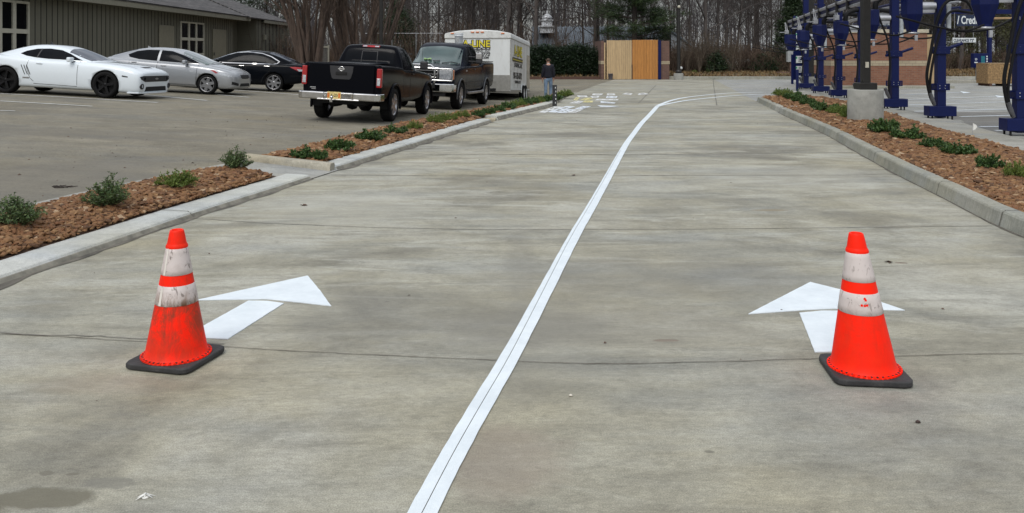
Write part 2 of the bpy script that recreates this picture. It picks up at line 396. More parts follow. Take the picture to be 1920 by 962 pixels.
# dark silt line along kerb feet
b = MB()
def ribbon(b, pts, wf, z=.004, m=0, zf=None):
    n = len(pts); L = []; R = []
    for i, p in enumerate(pts):
        a, c = pts[max(i - 1, 0)], pts[min(i + 1, n - 1)]
        d = Vector((c[0] - a[0], c[1] - a[1])).normalized(); nn = Vector((-d.y, d.x)); w_ = wf(i / (n - 1)) if callable(wf) else wf
        zz = zf(p[0], p[1]) + z if zf else z
        if isinstance(w_, tuple): l, r = w_
        else: l, r = w_ / 2, -w_ / 2
        L.append((p[0] + nn.x * l, p[1] + nn.y * l, zz)); R.append((p[0] + nn.x * r, p[1] + nn.y * r, zz))
    b.add(L + R, [(n + i, n + i + 1, i + 1, i) for i in range(n - 1)], m)
def dense(pts, d=.25):
    o = []
    for a, c in zip(pts, pts[1:]):
        L = math.hypot(c[0] - a[0], c[1] - a[1]); k = max(1, int(L / d))
        o += [(a[0] + (c[0] - a[0]) * i / k, a[1] + (c[1] - a[1]) * i / k) for i in range(k)]
    return o + [pts[-1]]
random.seed(3)
for (y0, y1) in ((1, YG1), (YG2, YG3), (YG4, YG5), ):
    pts = [(XL(y) + .012, y) for y in rng(y0, y1, .07)]
    rr = [abs(mnoise.noise(Vector((0, p[1] * 1.3, 5)))) * .16 + .014 for p in pts]
    n_ = len(pts); ribbon(b, pts, lambda t: (.02, -rr[min(int(t * (n_ - 1)), n_ - 1)]))
pts = [(XR(y) - .01, y) for y in rng(4, YR1, .08)]
rr2 = [abs(mnoise.noise(Vector((0, p[1] * 1.1, 9)))) * .05 + .006 for p in pts]; n2 = len(pts)
ribbon(b, pts, lambda t: (rr2[min(int(t * (n2 - 1)), n2 - 1)], -.02))
tag(b.build('gutter', M_gutter), 'dark silt collected along the kerb feet', kind='structure')

# ---- slab joints and cracks
b = MB()
def jline(pxs, wd, m=0, jag=.008, seed=0):
    pts = dense([G(*p) for p in pxs], .05)
    pts = [(p[0], p[1] + jag * mnoise.noise(Vector((p[0] * 3, p[1] * 3, seed))) + jag * .6 * mnoise.noise(Vector((p[0] * 14, seed, 1)))) for p in pts]
    ribbon(b, pts, lambda t: wd * (.55 + .9 * abs(mnoise.noise(Vector((t * 31, seed, 0))))), m=m)
jline([(0, 627), (100, 631), (260, 641), (420, 651), (560, 659), (700, 666), (850, 674), (945, 678), (1060, 682), (1180, 683), (1300, 680), (1500, 673), (1700, 668), (1920, 664)], .008, 0, .016, 1)
jline([(0, 624), (200, 633), (420, 647)], .012, 1, .03, 2)
jline([(352, 409), (500, 419), (700, 427), (900, 431), (1060, 431), (1300, 430), (1600, 427), (1862, 424)], .015, 1, .008, 3)
jline([(585, 328), (800, 330), (1100, 330), (1400, 329), (1690, 328)], .022, 1, .01, 4)
jline([(700, 289), (1000, 290), (1300, 290), (1600, 286)], .028, 1, .01, 5)
jline([(860, 252), (1200, 252), (1540, 250)], .035, 1, .01, 6)
jline([(1305, 199), (1360, 199)], .10, 0, .01, 7)
jline([(1337, 146), (1338, 160), (1344, 198)], .05, 1, .02, 8)
jline([(1197, 194), (1222, 168), (1230, 160)], .05, 1, .02, 9)
tag(b.build('slab_joint', [M_joint, M_jointl]), 'dark joints and hairline cracks in the concrete drive', kind='structure')

# ---- white centre line (with the joint showing through) and its two curved branches
def cum(pts, wfun, m, z, off=0):
    P = dense(smooth_poly([G(*p) for p in pts]), .15); ribbon(b, P, wfun, z=z, m=m)
def smooth_poly(P, it=2):
    for _ in range(it):
        Q = [P[0]]
        for a, c in zip(P, P[1:]):
            Q += [(a[0] * .75 + c[0] * .25, a[1] * .75 + c[1] * .25), (a[0] * .25 + c[0] * .75, a[1] * .25 + c[1] * .75)]
        P = Q + [P[-1]]
    return P
CLN = [(778, 990), (793, 962), (825, 900), (857, 840), (903, 760), (951, 680), (994, 600), (1036, 520), (1078, 440), (1102, 400), (1123, 363), (1144, 325), (1163, 290), (1176, 267), (1189, 250), (1202, 232), (1218, 216), (1233, 199)]
b = MB(); P = dense(smooth_poly([G(*p) for p in CLN]), .12); nP = len(P)
def edge(p, k): return .003 * mnoise.noise(Vector((p[0] * 9, p[1] * 9, k)))
def gapoff(p):   # where the joint shows inside the stripe
    return interp([(2.5, 0.0), (4.4, .004), (5.5, .012), (7.0, .022), (10, .028), (15, .034), (40, .04)], p[1])
for side in (0, 1):
    L = []
    def wf(t, side=side):
        p = P[min(int(round(t * (nP - 1))), nP - 1)]; g = gapoff(p); gw = .0016 if p[1] < 14 else .0
        hw = .052 + .012 * sstep(14, 26, p[1])
        return (hw + edge(p, 1), g + gw) if side == 0 else (g - gw, -hw + edge(p, 2))
    ribbon(b, P, wf, z=.006)
ribbon(b, P, lambda t: (gapoff(P[min(int(round(t * (nP - 1))), nP - 1)]) + .004, gapoff(P[min(int(round(t * (nP - 1))), nP - 1)]) - .004), z=.003, m=1)
UP = [(1233, 198.5), (1241, 195), (1258, 188.5), (1283, 183), (1326, 178), (1368, 174.6), (1410, 173.4), (1449, 173)]
LO = [(1233, 200), (1241, 197.4), (1269, 191.5), (1297, 187.2), (1340, 183), (1368, 180.2), (1421, 177.3), (1432, 177)]
for k, Q in enumerate((UP, LO)):
    ribbon(b, dense(smooth_poly([G(*p) for p in Q]), .3), .13, z=.006 + .002 * k)
tag(b.build('white_line', [M_white, M_joint]), 'fresh white line curving down the drive, forking at its far end', kind='structure')
def paint_poly(name, px, label, m=None, z=.006, wobble=True):
    b = MB(); P = dense([G(*p) for p in px] + [G(*px[0])], .03)[:-1]; P = [(x + .0035 * mnoise.noise(Vector((x * 30, y * 30, 1))), y + .0035 * mnoise.noise(Vector((x * 30, y * 30, 7)))) for x, y in P]; b.prism(P, .001, z)
    return tag(b.build(name, m or M_white), label, kind='structure')
paint_poly('arrow_marking', [(368, 564), (472, 541), (577, 518), (600, 546), (621, 575), (560, 568), (500, 562), (440, 563)], 'white arrow head painted behind the scuffed left cone')
paint_poly('arrow_marking', [(466, 565), (500, 565.5), (532, 570), (427, 637), (343, 634)], 'white arrow stem painted behind the scuffed left cone')
paint_poly('arrow_marking', [(1403, 590), (1519, 530), (1600, 550), (1697, 583), (1640, 582), (1560, 580), (1500, 583)], 'white arrow head painted behind the clean right cone')
paint_poly('arrow_marking', [(1499, 588), (1540, 584), (1592, 584), (1612, 660), (1528, 662)], 'white arrow stem painted behind the clean right cone')

# ---- parking stripes
def lotline(name, a, c, w_, label, m=M_oldwhite):
    b = MB(); ribbon(b, dense([lotpt(*a), lotpt(*c)], .5), w_, z=.012, zf=lot_z); tag(b.build(name, m), label, kind='structure')
for a, c, l in (((0, 176), (296, 193), 'faded stall line under the white coupe'), ((0, 190), (173, 200), 'faded stall line nearest in front of the white coupe'),
                ((0, 208), (28, 209), 'short faded stall line at the left edge'), ((265, 178), (388, 189), 'faded stall line before the silver sedan'),
                ((310, 170), (467, 183), 'faded stall line under the silver sedan'), ((420, 168), (560, 178), 'faded stall line under the black sedan')):
    lotline('parking_line', a, c, .10, l)
b = MB()
for a, c in (((1700, 177), (1806, 173)), ((1700, 187), (1872, 181)), ((1705, 197), (1840, 193)), ((1830, 193), (1960, 189)), ((1716, 209), (1960, 203)), ((1800, 219), (2000, 214)),
             ((1836, 238), (2000, 236)), ((1866, 245), (2000, 243)), ((1690, 170), (1790, 168))):
    ribbon(b, [G(*a), G(*c)], .11, z=.006)
b.prism([G(1800, 171), G(1820, 174), G(1806, 175)], .002, .006); b.prism([G(1866, 179), G(1887, 182), G(1870, 183)], .002, .006)
tag(b.build('parking_line', M_white), 'bright white stall lines on the vacuum lot', kind='structure')
M_asph = concrete('asphalt_patch', (.17, .165, .15), (.14, .135, .12), (.20, .195, .18), streak=.4)
b = MB(); b.add([(*G(1660, 211), .002), (*G(1835, 238.5), .002), (*G(1900, 258), .002), (40, 13, .002), (40, 24, .002), (*G(1990, 209), .002)], [(0, 1, 2, 3, 4, 5)])
tag(b.build('asphalt', M_asph), 'darker grey surface beside the near vacuum post', kind='structure')

# ---- raised walk on the right
b = MB(); ys = rng(3.0, YEND, .5)
A = [(XW(y), y) for y in ys]; B = [(XV(y), y) for y in ys]; n = len(ys)
vs = [(x, y, .10) for x, y in A] + [(x, y, .10) for x, y in B] + [(x + .02, y, -.05) for x, y in B] + [(x, y, -.05) for x, y in A]
b.add(vs, [(i, n + i, n + i + 1, i + 1) for i in range(n - 1)] + [(n + i, 2 * n + i, 2 * n + i + 1, n + i + 1) for i in range(n - 1)])
b.add([vs[n - 1], vs[2 * n - 1], vs[3 * n - 1], vs[4 * n - 1]], [(0, 1, 2, 3)])
tag(b.build('sidewalk', M_walk, bevel=0), 'narrow concrete walk between right bed and vacuum lot', kind='structure')

# ---- beds: soil sheets plus loose stones
M_bed = mat('bed_soil', (.06, .032, .018), .95, var=.4, scale=8, kind='World')
def bed_zL(x, y):
    a, c = XL(y) - .34, XK(y) ; t = max(0, min(1, (a - x) / max(.05, a - c)))
    zl = lot_z(c, y); return .07 + (zl + .03 - .07) * t + .05 * sin(pi * t)
def bed_zR(x, y):
    a, c = XR(y) + .19, XW(y); t = max(0, min(1, (x - a) / max(.05, c - a))); return .12 + .04 * sin(pi * t)
beds = [('gravel_bed', lambda y: XL(y) - .35, XK, 1.0, YG1 - .15, bed_zL, 'soil under the stones of the near left bed'),
        ('gravel_bed', lambda y: XL(y) - .32, XK, YG2 + .05, YG3 + .1, bed_zL, 'soil under the stones of the middle left bed'),
        ('gravel_bed', lambda y: XL(y) - .32, XK, YG4 + .1, 31.6, bed_zL, 'soil under the stones of the far left bed')]
for nme, xa, xb, y0, y1, zf, lb in beds:
    tag(strip_grid(nme, xb, xa, rng(y0, y1, .35), lambda x, y: zf(x, y) - .02, M_bed, nx=6), lb, kind='structure')
tag(strip_grid('gravel_bed', lambda y: XR(y) + .18, XW, rng(3.5, G(1419, 190.5)[1] , .4), lambda x, y: bed_zR(x, y) - .02, M_bed, nx=6), 'soil under the stones of the right bed', kind='structure')
# lot-side thin kerb
M_kline = M_walk
b = MB()
def lotkerb(y0, y1):
    ys = rng(y0, y1, .4); rings = []
    for y in ys:
        x = XK(y); z = lot_z(x, y); rings.append([(x + .05, y, z - .25), (x + .05, y, z + .035), (x + .03, y, z + .045), (x - .06, y, z + .042), (x - .09, y, z + .002), (x - .09, y, z - .1)])
    k = 6; b.add([p for r in rings for p in r], [(r * k + i, (r + 1) * k + i, (r + 1) * k + i + 1, r * k + i + 1) for r in range(len(rings) - 1) for i in range(k - 1)], 0, True)
    b.add(rings[0], [(0, 1, 2, 3, 4, 5)])
lotkerb(1, 34)
tag(b.build('kerb', M_walk), 'thin low kerb on the lot side of the left beds', kind='structure')
# cross kerbs between the left beds, and the flumes between them
def cross(yf, yk, name, label, wd=.17, h=.07):
    A = Vector((XL(yf) - .05, yf, 0)); B = Vector((XK(yk) - .02, yk, lot_z(XK(yk), yk)))
    b = MB(); n = 12; d = (B - A); d.z = 0; nn = Vector((-d.y, d.x, 0)).normalized(); rings = []
    for i in range(n + 1):
        t = i / n; c = A.lerp(B, t); z = c.z
        rings.append([c + nn * a + Vector((0, 0, q)) for a, q in ((-wd / 2, -.1 - z), (-wd / 2, h * .5), (-wd / 2 + .03, h), (wd / 2 - .03, h), (wd / 2, h * .5), (wd / 2, -.1 - z))])
    k = 6; b.add([p for r in rings for p in r], [(r * k + i, (r + 1) * k + i, (r + 1) * k + i + 1, r * k + i + 1) for r in range(n) for i in range(k - 1)], 0, True)
    b.add(rings[0], [(0, 1, 2, 3, 4, 5)])
    tag(b.build(name, M_tan, bevel=.012), label, kind='structure')
def flume(y0, y1, label):
    b = MB(); n = 8
    A = [(XL(y0) + (XK(y0 + .6) - XL(y0)) * i / n, y0 + .15 * i / n) for i in range(n + 1)]
    B = [(XL(y1) + (XK(y1 + .6) - XL(y1)) * i / n, y1 + .15 * i / n) for i in range(n + 1)]
    def z(i): return .01 + (lot_z(A[-1][0], A[-1][1]) + .01) * i / n
    b.add([(x, y, z(i)) for i, (x, y) in enumerate(A)] + [(x, y, z(i)) for i, (x, y) in enumerate(B)], [(i + 1, i, n + 1 + i, n + 2 + i) for i in range(n)])
    tag(b.build('gutter', M_walk), label, kind='structure')
flume(YG1 - .28, YG2 + .12, 'concrete drainage slot between near and middle left beds')
cross(YG2 - .06, YG2 + .12, 'kerb', 'tan cross kerb at the near end of the middle bed', .20, .11)
cross(YG4 + .05, YG4 + .3, 'kerb', 'cross kerb at the near end of the far left bed', .14, .06)
cross(YG3 - .05, YG3 + .2, 'kerb', 'cross kerb at the far end of the middle bed', .12, .05)
b = MB(); b.box(((XR(YR1) + XW(YR1)) / 2, YR1, .07), (XW(YR1) - XR(YR1) - .3, .16, .2), rot=-.05)
tag(b.build('kerb', M_walk, bevel=.02), 'cross kerb dividing the right bed near its far end', kind='structure')

# stones (countless): real little rocks, bigger spacing far away
def stone_mat():
    m = N('red_brown_river_stone'); r = m.node('ShaderNodeNewGeometry').outputs['Random Per Island']
    c = m.ramp(r, [(0, (.06, .027, .010)), (.25, (.140, .066, .024)), (.5, (.205, .106, .042)), (.75, (.145, .060, .021)), (.95, (.26, .15, .065)), (1., (.38, .28, .18))])
    n = m.noise(m.pos('World'), 60, 4, .6)
    c = m.mix(.5, c, m.ramp(n, [(.3, (.3,) * 3), (.7, (.72,) * 3)]), 'OVERLAY')
    m.set(Base_Color=c, Roughness=.8); m.bump(n, .4, .006); return m.mat
M_stone = stone_mat()
bmi = bmesh.new(); bmesh.ops.create_icosphere(bmi, subdivisions=1, radius=1)
ICO = [v.co.copy() for v in bmi.verts]; ICOF = [tuple(v.index for v in f.verts) for f in bmi.faces]; bmi.free()
shapes = []
for k in range(14):
    rr_ = random.Random(k); M_ = Matrix.Rotation(rr_.uniform(0, 6), 3, Vector((rr_.random(), rr_.random(), rr_.random())).normalized())
    shapes.append([(M_ @ v) * (1 + .45 * (rr_.random() - .5)) for v in ICO])
def stones(name, xa, xb, y0, y1, zf, label, dens0, seed, size=.026):
    R = random.Random(seed); b = MB(); V = b.v; Fc = b.f
    ylist = rng(y0, y1, .5)
    for ya, yb in zip(ylist, ylist[1:]):
        ym = (ya + yb) / 2; wdt = abs(xa(ym) - xb(ym)); sc = max(1.0, min(2.2, (ym / 8) ** .75))
        cnt = int(wdt * (yb - ya) * dens0 / sc ** 2)
        for _ in range(cnt):
            y = R.uniform(ya, yb); t = R.random(); x = xa(y) + (xb(y) - xa(y)) * t
            s_ = size * sc * R.uniform(.55, 1.45); ax, ay, azz = s_ * R.uniform(.9, 1.7), s_ * R.uniform(.7, 1.1), s_ * R.uniform(.35, .7)
            an = R.uniform(0, 6.28); ca, sa = cos(an), sin(an); tl = R.uniform(-.4, .4)
            z = zf(x, y) + R.uniform(-.25, .8) * azz; sh = R.choice(shapes); base = len(V)
            for v in sh:
                px_, py_, pz_ = v.x * ax, v.y * ay, v.z * azz + v.x * ax * tl
                V.append((x + px_ * ca - py_ * sa, y + px_ * sa + py_ * ca, z + pz_))
            Fc.extend([(i + base, j + base, k_ + base) for i, j, k_ in ICOF])
    b.m = [0] * len(Fc); b.sm = [False] * len(Fc)
    return tag(b.build(name, M_stone), label, kind='stuff')
stones('gravel', lambda y: XL(y) - .37, lambda y: XK(y) + .05, 4.6, YG1 - .2, bed_zL, 'red brown stones filling the near left bed', 2100, 1, .023)
stones('gravel', lambda y: XL(y) - .34, lambda y: XK(y) + .05, YG2 + .20, YG3 + .3, bed_zL, 'red brown stones filling the middle left bed', 1500, 2)
stones('gravel', lambda y: XL(y) - .34, lambda y: XK(y) + .05, YG4 + .2, 31.5, bed_zL, 'red brown stones filling the far left bed', 1300, 3)
stones('gravel', lambda y: XR(y) + .19, lambda y: XW(y) - .01, 5.4, 27.9, bed_zR, 'red brown stones filling the right bed', 1900, 4, .024)

# verge strip and kerb beyond the drive
b = MB()
for x0, x1 in ((-6.0, .5), (9.22, 60)):
    b.box(((x0 + x1) / 2, 50.42, .07), (x1 - x0, .3, .2))
tag(b.build('kerb', M_curbR, bevel=.02), 'pale kerb closing the far end of the drive', kind='structure')
M_straw = N('dry_grass'); r_ = M_straw.node('ShaderNodeNewGeometry').outputs['Random Per Island']
M_straw.set(Base_Color=M_straw.ramp(r_, [(0, (.14, .075, .035)), (.5, (.23, .15, .065)), (.8, (.12, .105, .045)), (1, (.28, .20, .10))]), Roughness=.9); M_straw = M_straw.mat
def tufts(name, n, xr, yr, zf, h, m, label, seed, wd=.02, lean=.5):
    R = random.Random(seed); b = MB()
    for _ in range(n):
        x, y = R.uniform(*xr), R.uniform(*yr); z = zf(x, y); hh = h * R.uniform(.4, 1.3)
        for q in range(4):
            a = R.uniform(0, 6.28); dx, dy = cos(a), sin(a); ww = wd * R.uniform(.6, 1.4); L = lean * hh * R.random()
            b.add([(x - dy * ww, y + dx * ww, z), (x + dy * ww, y - dx * ww, z), (x + dx * L, y + dy * L, z + hh)], [(0, 1, 2)])
    return tag(b.build(name, m), label, kind='stuff')
def gz(x, y): return interp([(50.55, .10), (54, .24), (60, .30), (72, .2), (95, .5), (130, 1.)], y)
tufts('dry_grass', 9000, (-8, 42), (50.7, 62), gz, .16, M_straw, 'strip of brown winter grass behind the far kerb', 5, .03, 1.3)
# ------------------------------------------------------------------ vehicles
def paint(name, c, rough=.28, metal=0, coat=1, dirt=.15):
    m = N(name); p = m.pos('Object'); n1 = m.noise(p, 3, 6, .6)
    z = m.node('ShaderNodeSeparateXYZ', {0: p}).outputs[2]
    road = m.math('MULTIPLY', m.math('MULTIPLY', m.ramp(n1, [(.3, .25), (.7, 1.)]), m.ramp(z, [(.25, 1.), (.75, .0)])), dirt)
    col = m.mix(road, c, (.20, .185, .155))
    m.set(Base_Color=col, Roughness=m.math('ADD', m.math('MULTIPLY', road, .6), rough), Metallic=metal, Specular_IOR_Level=(.06 if c[0] < .02 else .5), Coat_Weight=coat, Coat_Roughness=.04)
    return m.mat
M_carwhite = paint('white_car_paint', (.70, .76, .80), dirt=.12)
M_carsilver = paint('silver_car_paint', (.33, .345, .36), .28, .4)
M_carblack = paint('black_car_paint', (.003, .004, .006), .14, coat=.05, dirt=.02)
M_trkblack = paint('black_truck_paint', (.0025, .003, .005), .14, coat=.0, dirt=.02)
M_trkblue = paint('dark_blue_truck_paint', (.004, .006, .013), .15, coat=.03, dirt=.03)
M_glass = mat('tinted_window_glass', (.004, .005, .007), .10, var=.2, spec=.07)
M_glassg = mat('greenish_windscreen_glass', (.045, .075, .070), .05, var=.2, scale=1.5, coat=1)
M_glassb = mat('bluish_windscreen_glass', (.035, .045, .065), .06, var=.2, scale=1.5, spec=.5)
M_chrome = mat('chrome', (.60, .60, .60), .10, 1, var=.08)
M_rim = mat('alloy_silver', (.42, .42, .43), .30, .85, var=.15)
M_rimblk = mat('black_alloy', (.006, .006, .007), .3, .2, spec=.3)
M_tyre = mat('tyre_rubber', (.009, .009, .009), .9, spec=.2, var=.3, bump=.2, bscale=80)
M_under = mat('underbody', (.008, .008, .008), .9)
M_red = mat('red_lens', (.30, .006, .008), .22, coat=.3, var=.2)
M_lens = mat('clear_lens', (.42, .44, .46), .12, .2, coat=1, var=.4, scale=25)
M_amber = mat('amber_lens', (.55, .14, .02), .2, coat=1)
M_darkplast = mat('dark_plastic', (.018, .018, .020), .5)

def cut_poly(poly, g):
    bd = []
    n = len(poly)
    for i in range(n):
        a, c = Vector(poly[i]), Vector(poly[(i + 1) % n]); k = max(1, int((c - a).length / g))
        bd += [a.lerp(c, j / k) for j in range(k)]
    xs = [p.x for p in bd]; ys = [p.y for p in bd]; pts = list(bd)
    def inside(x, y):
        r = False; j = len(bd) - 1
        for i in range(len(bd)):
            if (bd[i].y > y) != (bd[j].y > y) and x < (bd[j].x - bd[i].x) * (y - bd[i].y) / (bd[j].y - bd[i].y) + bd[i].x: r = not r
            j = i
        return r
    x = min(xs) + g * .5
    while x < max(xs):
        y = min(ys) + g * .5
        while y < max(ys):
            if inside(x, y) and min((Vector((x, y)) - q).length for q in bd) > g * .35: pts.append(Vector((x, y)))
            y += g
        x += g
    m = len(bd)
    r = delaunay_2d_cdt(pts, [(i, (i + 1) % m) for i in range(m)], [list(range(m))], 1, 1e-6)
    return r[0], r[2]
def caster(bvh, axis, sign):
    def f(u, v, off):
        if axis == 'y': o, d = Vector((u, sign * 4, v)), Vector((0, -sign, 0))
        elif axis == 'x': o, d = Vector((sign * 6, u, v)), Vector((-sign, 0, 0))
        else: o, d = Vector((u, v, 6)), Vector((0, 0, -1))
        h = bvh.ray_cast(o, d)
        p = h[0]
        if p is None:
            q = {'y': Vector((u, sign * .9, v)), 'x': Vector((sign * 2.3, u, v)), 'z': Vector((u, v, 1.2))}[axis]
            p = bvh.find_nearest(q)[0]
        return p - d * off
    return f
def patch(bvh, poly, axis, sign, off, name, m, parent, g=.06, smooth=True):
    vs, fs = cut_poly(poly, g); f = caster(bvh, axis, sign); b = MB(); n = len(vs)
    top = [f(p.x, p.y, off) for p in vs]; bot = [f(p.x, p.y, -.004) for p in vs]
    b.add(top, [tuple(q) for q in fs], 0, smooth)
    cnt = {}
    for q in fs:
        for i in range(len(q)):
            e = (q[i], q[(i + 1) % len(q)]); cnt[tuple(sorted(e))] = cnt.get(tuple(sorted(e)), 0) + 1
    b.add(top + bot, [(a, c, n + c, n + a) for (a, c), k in cnt.items() if k == 1], 0, False)
    return b.build(name, m, parent)
def seam(bvh, b, pts, axis, sign, wd=.012, off=.002, m=0):
    f = caster(bvh, axis, sign); P = dense(pts, .05); L = []; R = []
    for i, p in enumerate(P):
        a, c = P[max(i - 1, 0)], P[min(i + 1, len(P) - 1)]; d = Vector((c[0] - a[0], c[1] - a[1])).normalized(); nn = (-d.y * wd / 2, d.x * wd / 2)
        L.append(f(p[0] + nn[0], p[1] + nn[1], off)); R.append(f(p[0] - nn[0], p[1] - nn[1], off))
    n = len(P); b.add(L + R, [(i, i + 1, n + i + 1, n + i) for i in range(n - 1)], m, True)

def body_mesh(lower, green, zg, arches, ar, side_in=.34, boxy=False, bedcut=None, gboxy=False):
    def ring(x, zb, zs, zc, w_):
        H = zs - zb
        if boxy:
            pr = [(0, zb), (.7 * w_, zb), (w_ * .95, zb), (w_ * .985, zb + .06), (w_, zb + .35 * H), (w_, zb + .7 * H), (w_ * .99, zs - .06), (w_ * .965, zs - .012), (w_ * .90, zs + .2 * (zc - zs)), (w_ * .5, zs + .85 * (zc - zs)), (0, zc)]
        else:
            pr = [(0, zb), (.65 * w_, zb), (w_ * .90, zb + .01), (w_ * .965, zb + .07), (w_ * .99, zb + .3 * H), (w_, zb + .58 * H), (w_ * .985, zs - .12 * H), (w_ * .93, zs - .01), (w_ * .78, zs + .45 * (zc - zs)), (w_ * .42, zs + .88 * (zc - zs)), (0, zc)]
        return [(x, y, z) for y, z in pr] + [(x, -y, z) for y, z in pr[-2:0:-1]]
    def loft(rings):
        b = MB(); k = len(rings[0])
        for e, s_ in ((0, 1), (-1, -1)):
            pass
        c0 = Vector(rings[0][0]) * .5 + Vector(rings[0][10 if k == 20 else 0]) * .5
        def shrink(r, f):
            c = sum((Vector(p) for p in r), Vector()) / len(r); return [tuple(c + (Vector(p) - c) * f) for p in r]
        rings = [shrink(rings[0], .55)] + rings + [shrink(rings[-1], .55)]
        b.add([p for r in rings for p in r], [(r * k + i, r * k + (i + 1) % k, (r + 1) * k + (i + 1) % k, (r + 1) * k + i) for r in range(len(rings) - 1) for i in range(k)], 0, True)
        n = len(rings)
        b.add(rings[0], [tuple(range(k))[::-1]], 0, True); b.add(rings[-1], [tuple(range(k))], 0, True)
        return b
    def bake(o):
        dg = bpy.context.evaluated_depsgraph_get(); dg.update()
        me = bpy.data.meshes.new_from_object(o.evaluated_get(dg)); return me
    lo = loft([ring(*s) for s in lower]).build('tmp', [M_under, M_under])
    # weld caps
    md = lo.modifiers.new('w', 'WELD'); md.merge_threshold = 1e-4
    md = lo.modifiers.new('s', 'SUBSURF'); md.levels = 2; md.render_levels = 2
    kill = [lo]
    cb = MB()
    for (ax, sy, r) in arches:
        for side in (-1, 1):
            y0 = side * (sy - side_in); cb = MB(); cb.lathe([(r, -side * .0), (r, side * .8)], 36, (ax, y0, ar), 'y', 0)
            cb.disc(r, 36, (ax, y0, ar), 'y'); cb.disc(r, 36, (ax, y0 + side * .8, ar), 'y')
            c = cb.build('cut', [M_under, M_under]); wd_ = c.modifiers.new('w', 'WELD'); wd_.merge_threshold = 1e-4
            bm_ = bmesh.new(); bm_.from_mesh(c.data); bmesh.ops.remove_doubles(bm_, verts=bm_.verts, dist=1e-4); bmesh.ops.recalc_face_normals(bm_, faces=bm_.faces)
            for f in bm_.faces: f.material_index = 1
            bm_.to_mesh(c.data); bm_.free()
            md = lo.modifiers.new('b', 'BOOLEAN'); md.operation = 'DIFFERENCE'; md.object = c; md.solver = 'EXACT'; kill.append(c)
    if bedcut:
        cb = MB(); x0, x1, hy, z0 = bedcut; cb.box(((x0 + x1) / 2, 0, z0 + 1), (x1 - x0, 2 * hy, 2)); c = cb.build('cut', [M_under, M_under])
        for p in c.data.polygons: p.material_index = 1
        md = lo.modifiers.new('b', 'BOOLEAN'); md.operation = 'DIFFERENCE'; md.object = c; md.solver = 'EXACT'; kill.append(c)
    me1 = bake(lo)
    def gring(x, zr, wt, wb):
        zr = max(zr, zg + .02); H = zr - zg
        if gboxy: pr = [(0, zg - .15), (wb, zg - .15), (wb, zg), (wb + (wt - wb) * .45, zg + .5 * H), (wt + .01, zr - .10 * H - .02), (wt - .05, zr - .018), (wt - .14, zr - .002), (wt * .4, zr + .012), (0, zr + .015)]
        else: pr = [(0, zg - .15), (wb, zg - .15), (wb, zg), (wb + (wt - wb) * .42, zg + .5 * H), (wt + .035, zr - .14 * H - .01), (wt - .03, zr - .03 * (H > .1)), (wt - .14, zr), (wt * .4, zr + .018), (0, zr + .02)]
        return [(x, y, z) for y, z in pr] + [(x, -y, z) for y, z in pr[-2:0:-1]]
    go = loft([gring(*s) for s in green]).build('tmp', [M_under]); md = go.modifiers.new('w', 'WELD'); md.merge_threshold = 1e-4
    md = go.modifiers.new('s', 'SUBSURF'); md.levels = md.render_levels = 2; kill.append(go)
    me2 = bake(go)
    b = MB()
    for me in (me1, me2):
        base = len(b.v); b.v += [tuple(v.co) for v in me.vertices]
        for p in me.polygons: b.f.append(tuple(i + base for i in p.vertices)); b.m.append(p.material_index if me is me1 else 0); b.sm.append(True)
    for o in kill: bpy.data.objects.remove(o)
    bvh = BVHTree.FromPolygons([Vector(v) for v in b.v], b.f)
    return b, bvh

def wheel(parent, x, y, side, r, wd, rr, spokes, mrim, cover=False, swid=.05):
    e = part_empty('wheel', parent, (x, y, r))
    t = MB(); h = wd / 2
    t.lathe([(rr, -h * .80), (rr + .02, -h * .98), (r - .05, -h), (r - .018, -h * .93), (r, -h * .72), (r, h * .72), (r - .018, h * .93), (r - .05, h), (rr + .02, h * .98), (rr, h * .80)], 40, axis='y', close=True)
    for k in range(40):   # tread blocks
        a = 2 * pi * k / 40; t.box((sin(a) * (r + .001), 0, cos(a) * (r + .001)), (.018, wd * .78, .007), M=Matrix.Rotation(a, 3, 'Y'))
    t.build('tyre', M_tyre, e)
    b = MB(); o = side * h
    b.lathe([(rr, -o * .75), (rr - .012, -o * .6), (rr - .02, o * .5), (rr - .002, o * .86), (rr + .012, o * .92), (rr + .012, o * .80)], 36, axis='y')
    b.disc(rr - .012, 30, (0, o * .15, 0), 'y', 1)
    b.lathe([(0, o * .84), (.035, o * .84), (.055, o * .78), (.06, o * .4)], 18, axis='y')
    for k in range(spokes):
        a = 2 * pi * k / spokes + .2
        M_ = Matrix.Rotation(a, 3, 'Y')
        for (dx) in ((-.5, .5) if swid < .045 else (0,)):
            pts = [(-swid * .75 + dx * .05, .03), (swid * .75 + dx * .05, .03), (swid * .5 + dx * .10, rr - .006), (-swid * .5 + dx * .10, rr - .006)]
            vs = [M_ @ Vector((px, o * (.80 if i < 2 else .86), pz)) for i, (px, pz) in enumerate(pts)] + [M_ @ Vector((px, o * .45, pz)) for px, pz in pts]
            b.add(vs, [(0, 1, 2, 3), (0, 4, 5, 1), (1, 5, 6, 2), (2, 6, 7, 3), (3, 7, 4, 0)])
    b.build('rim', [mrim, M_under], e)
    return e

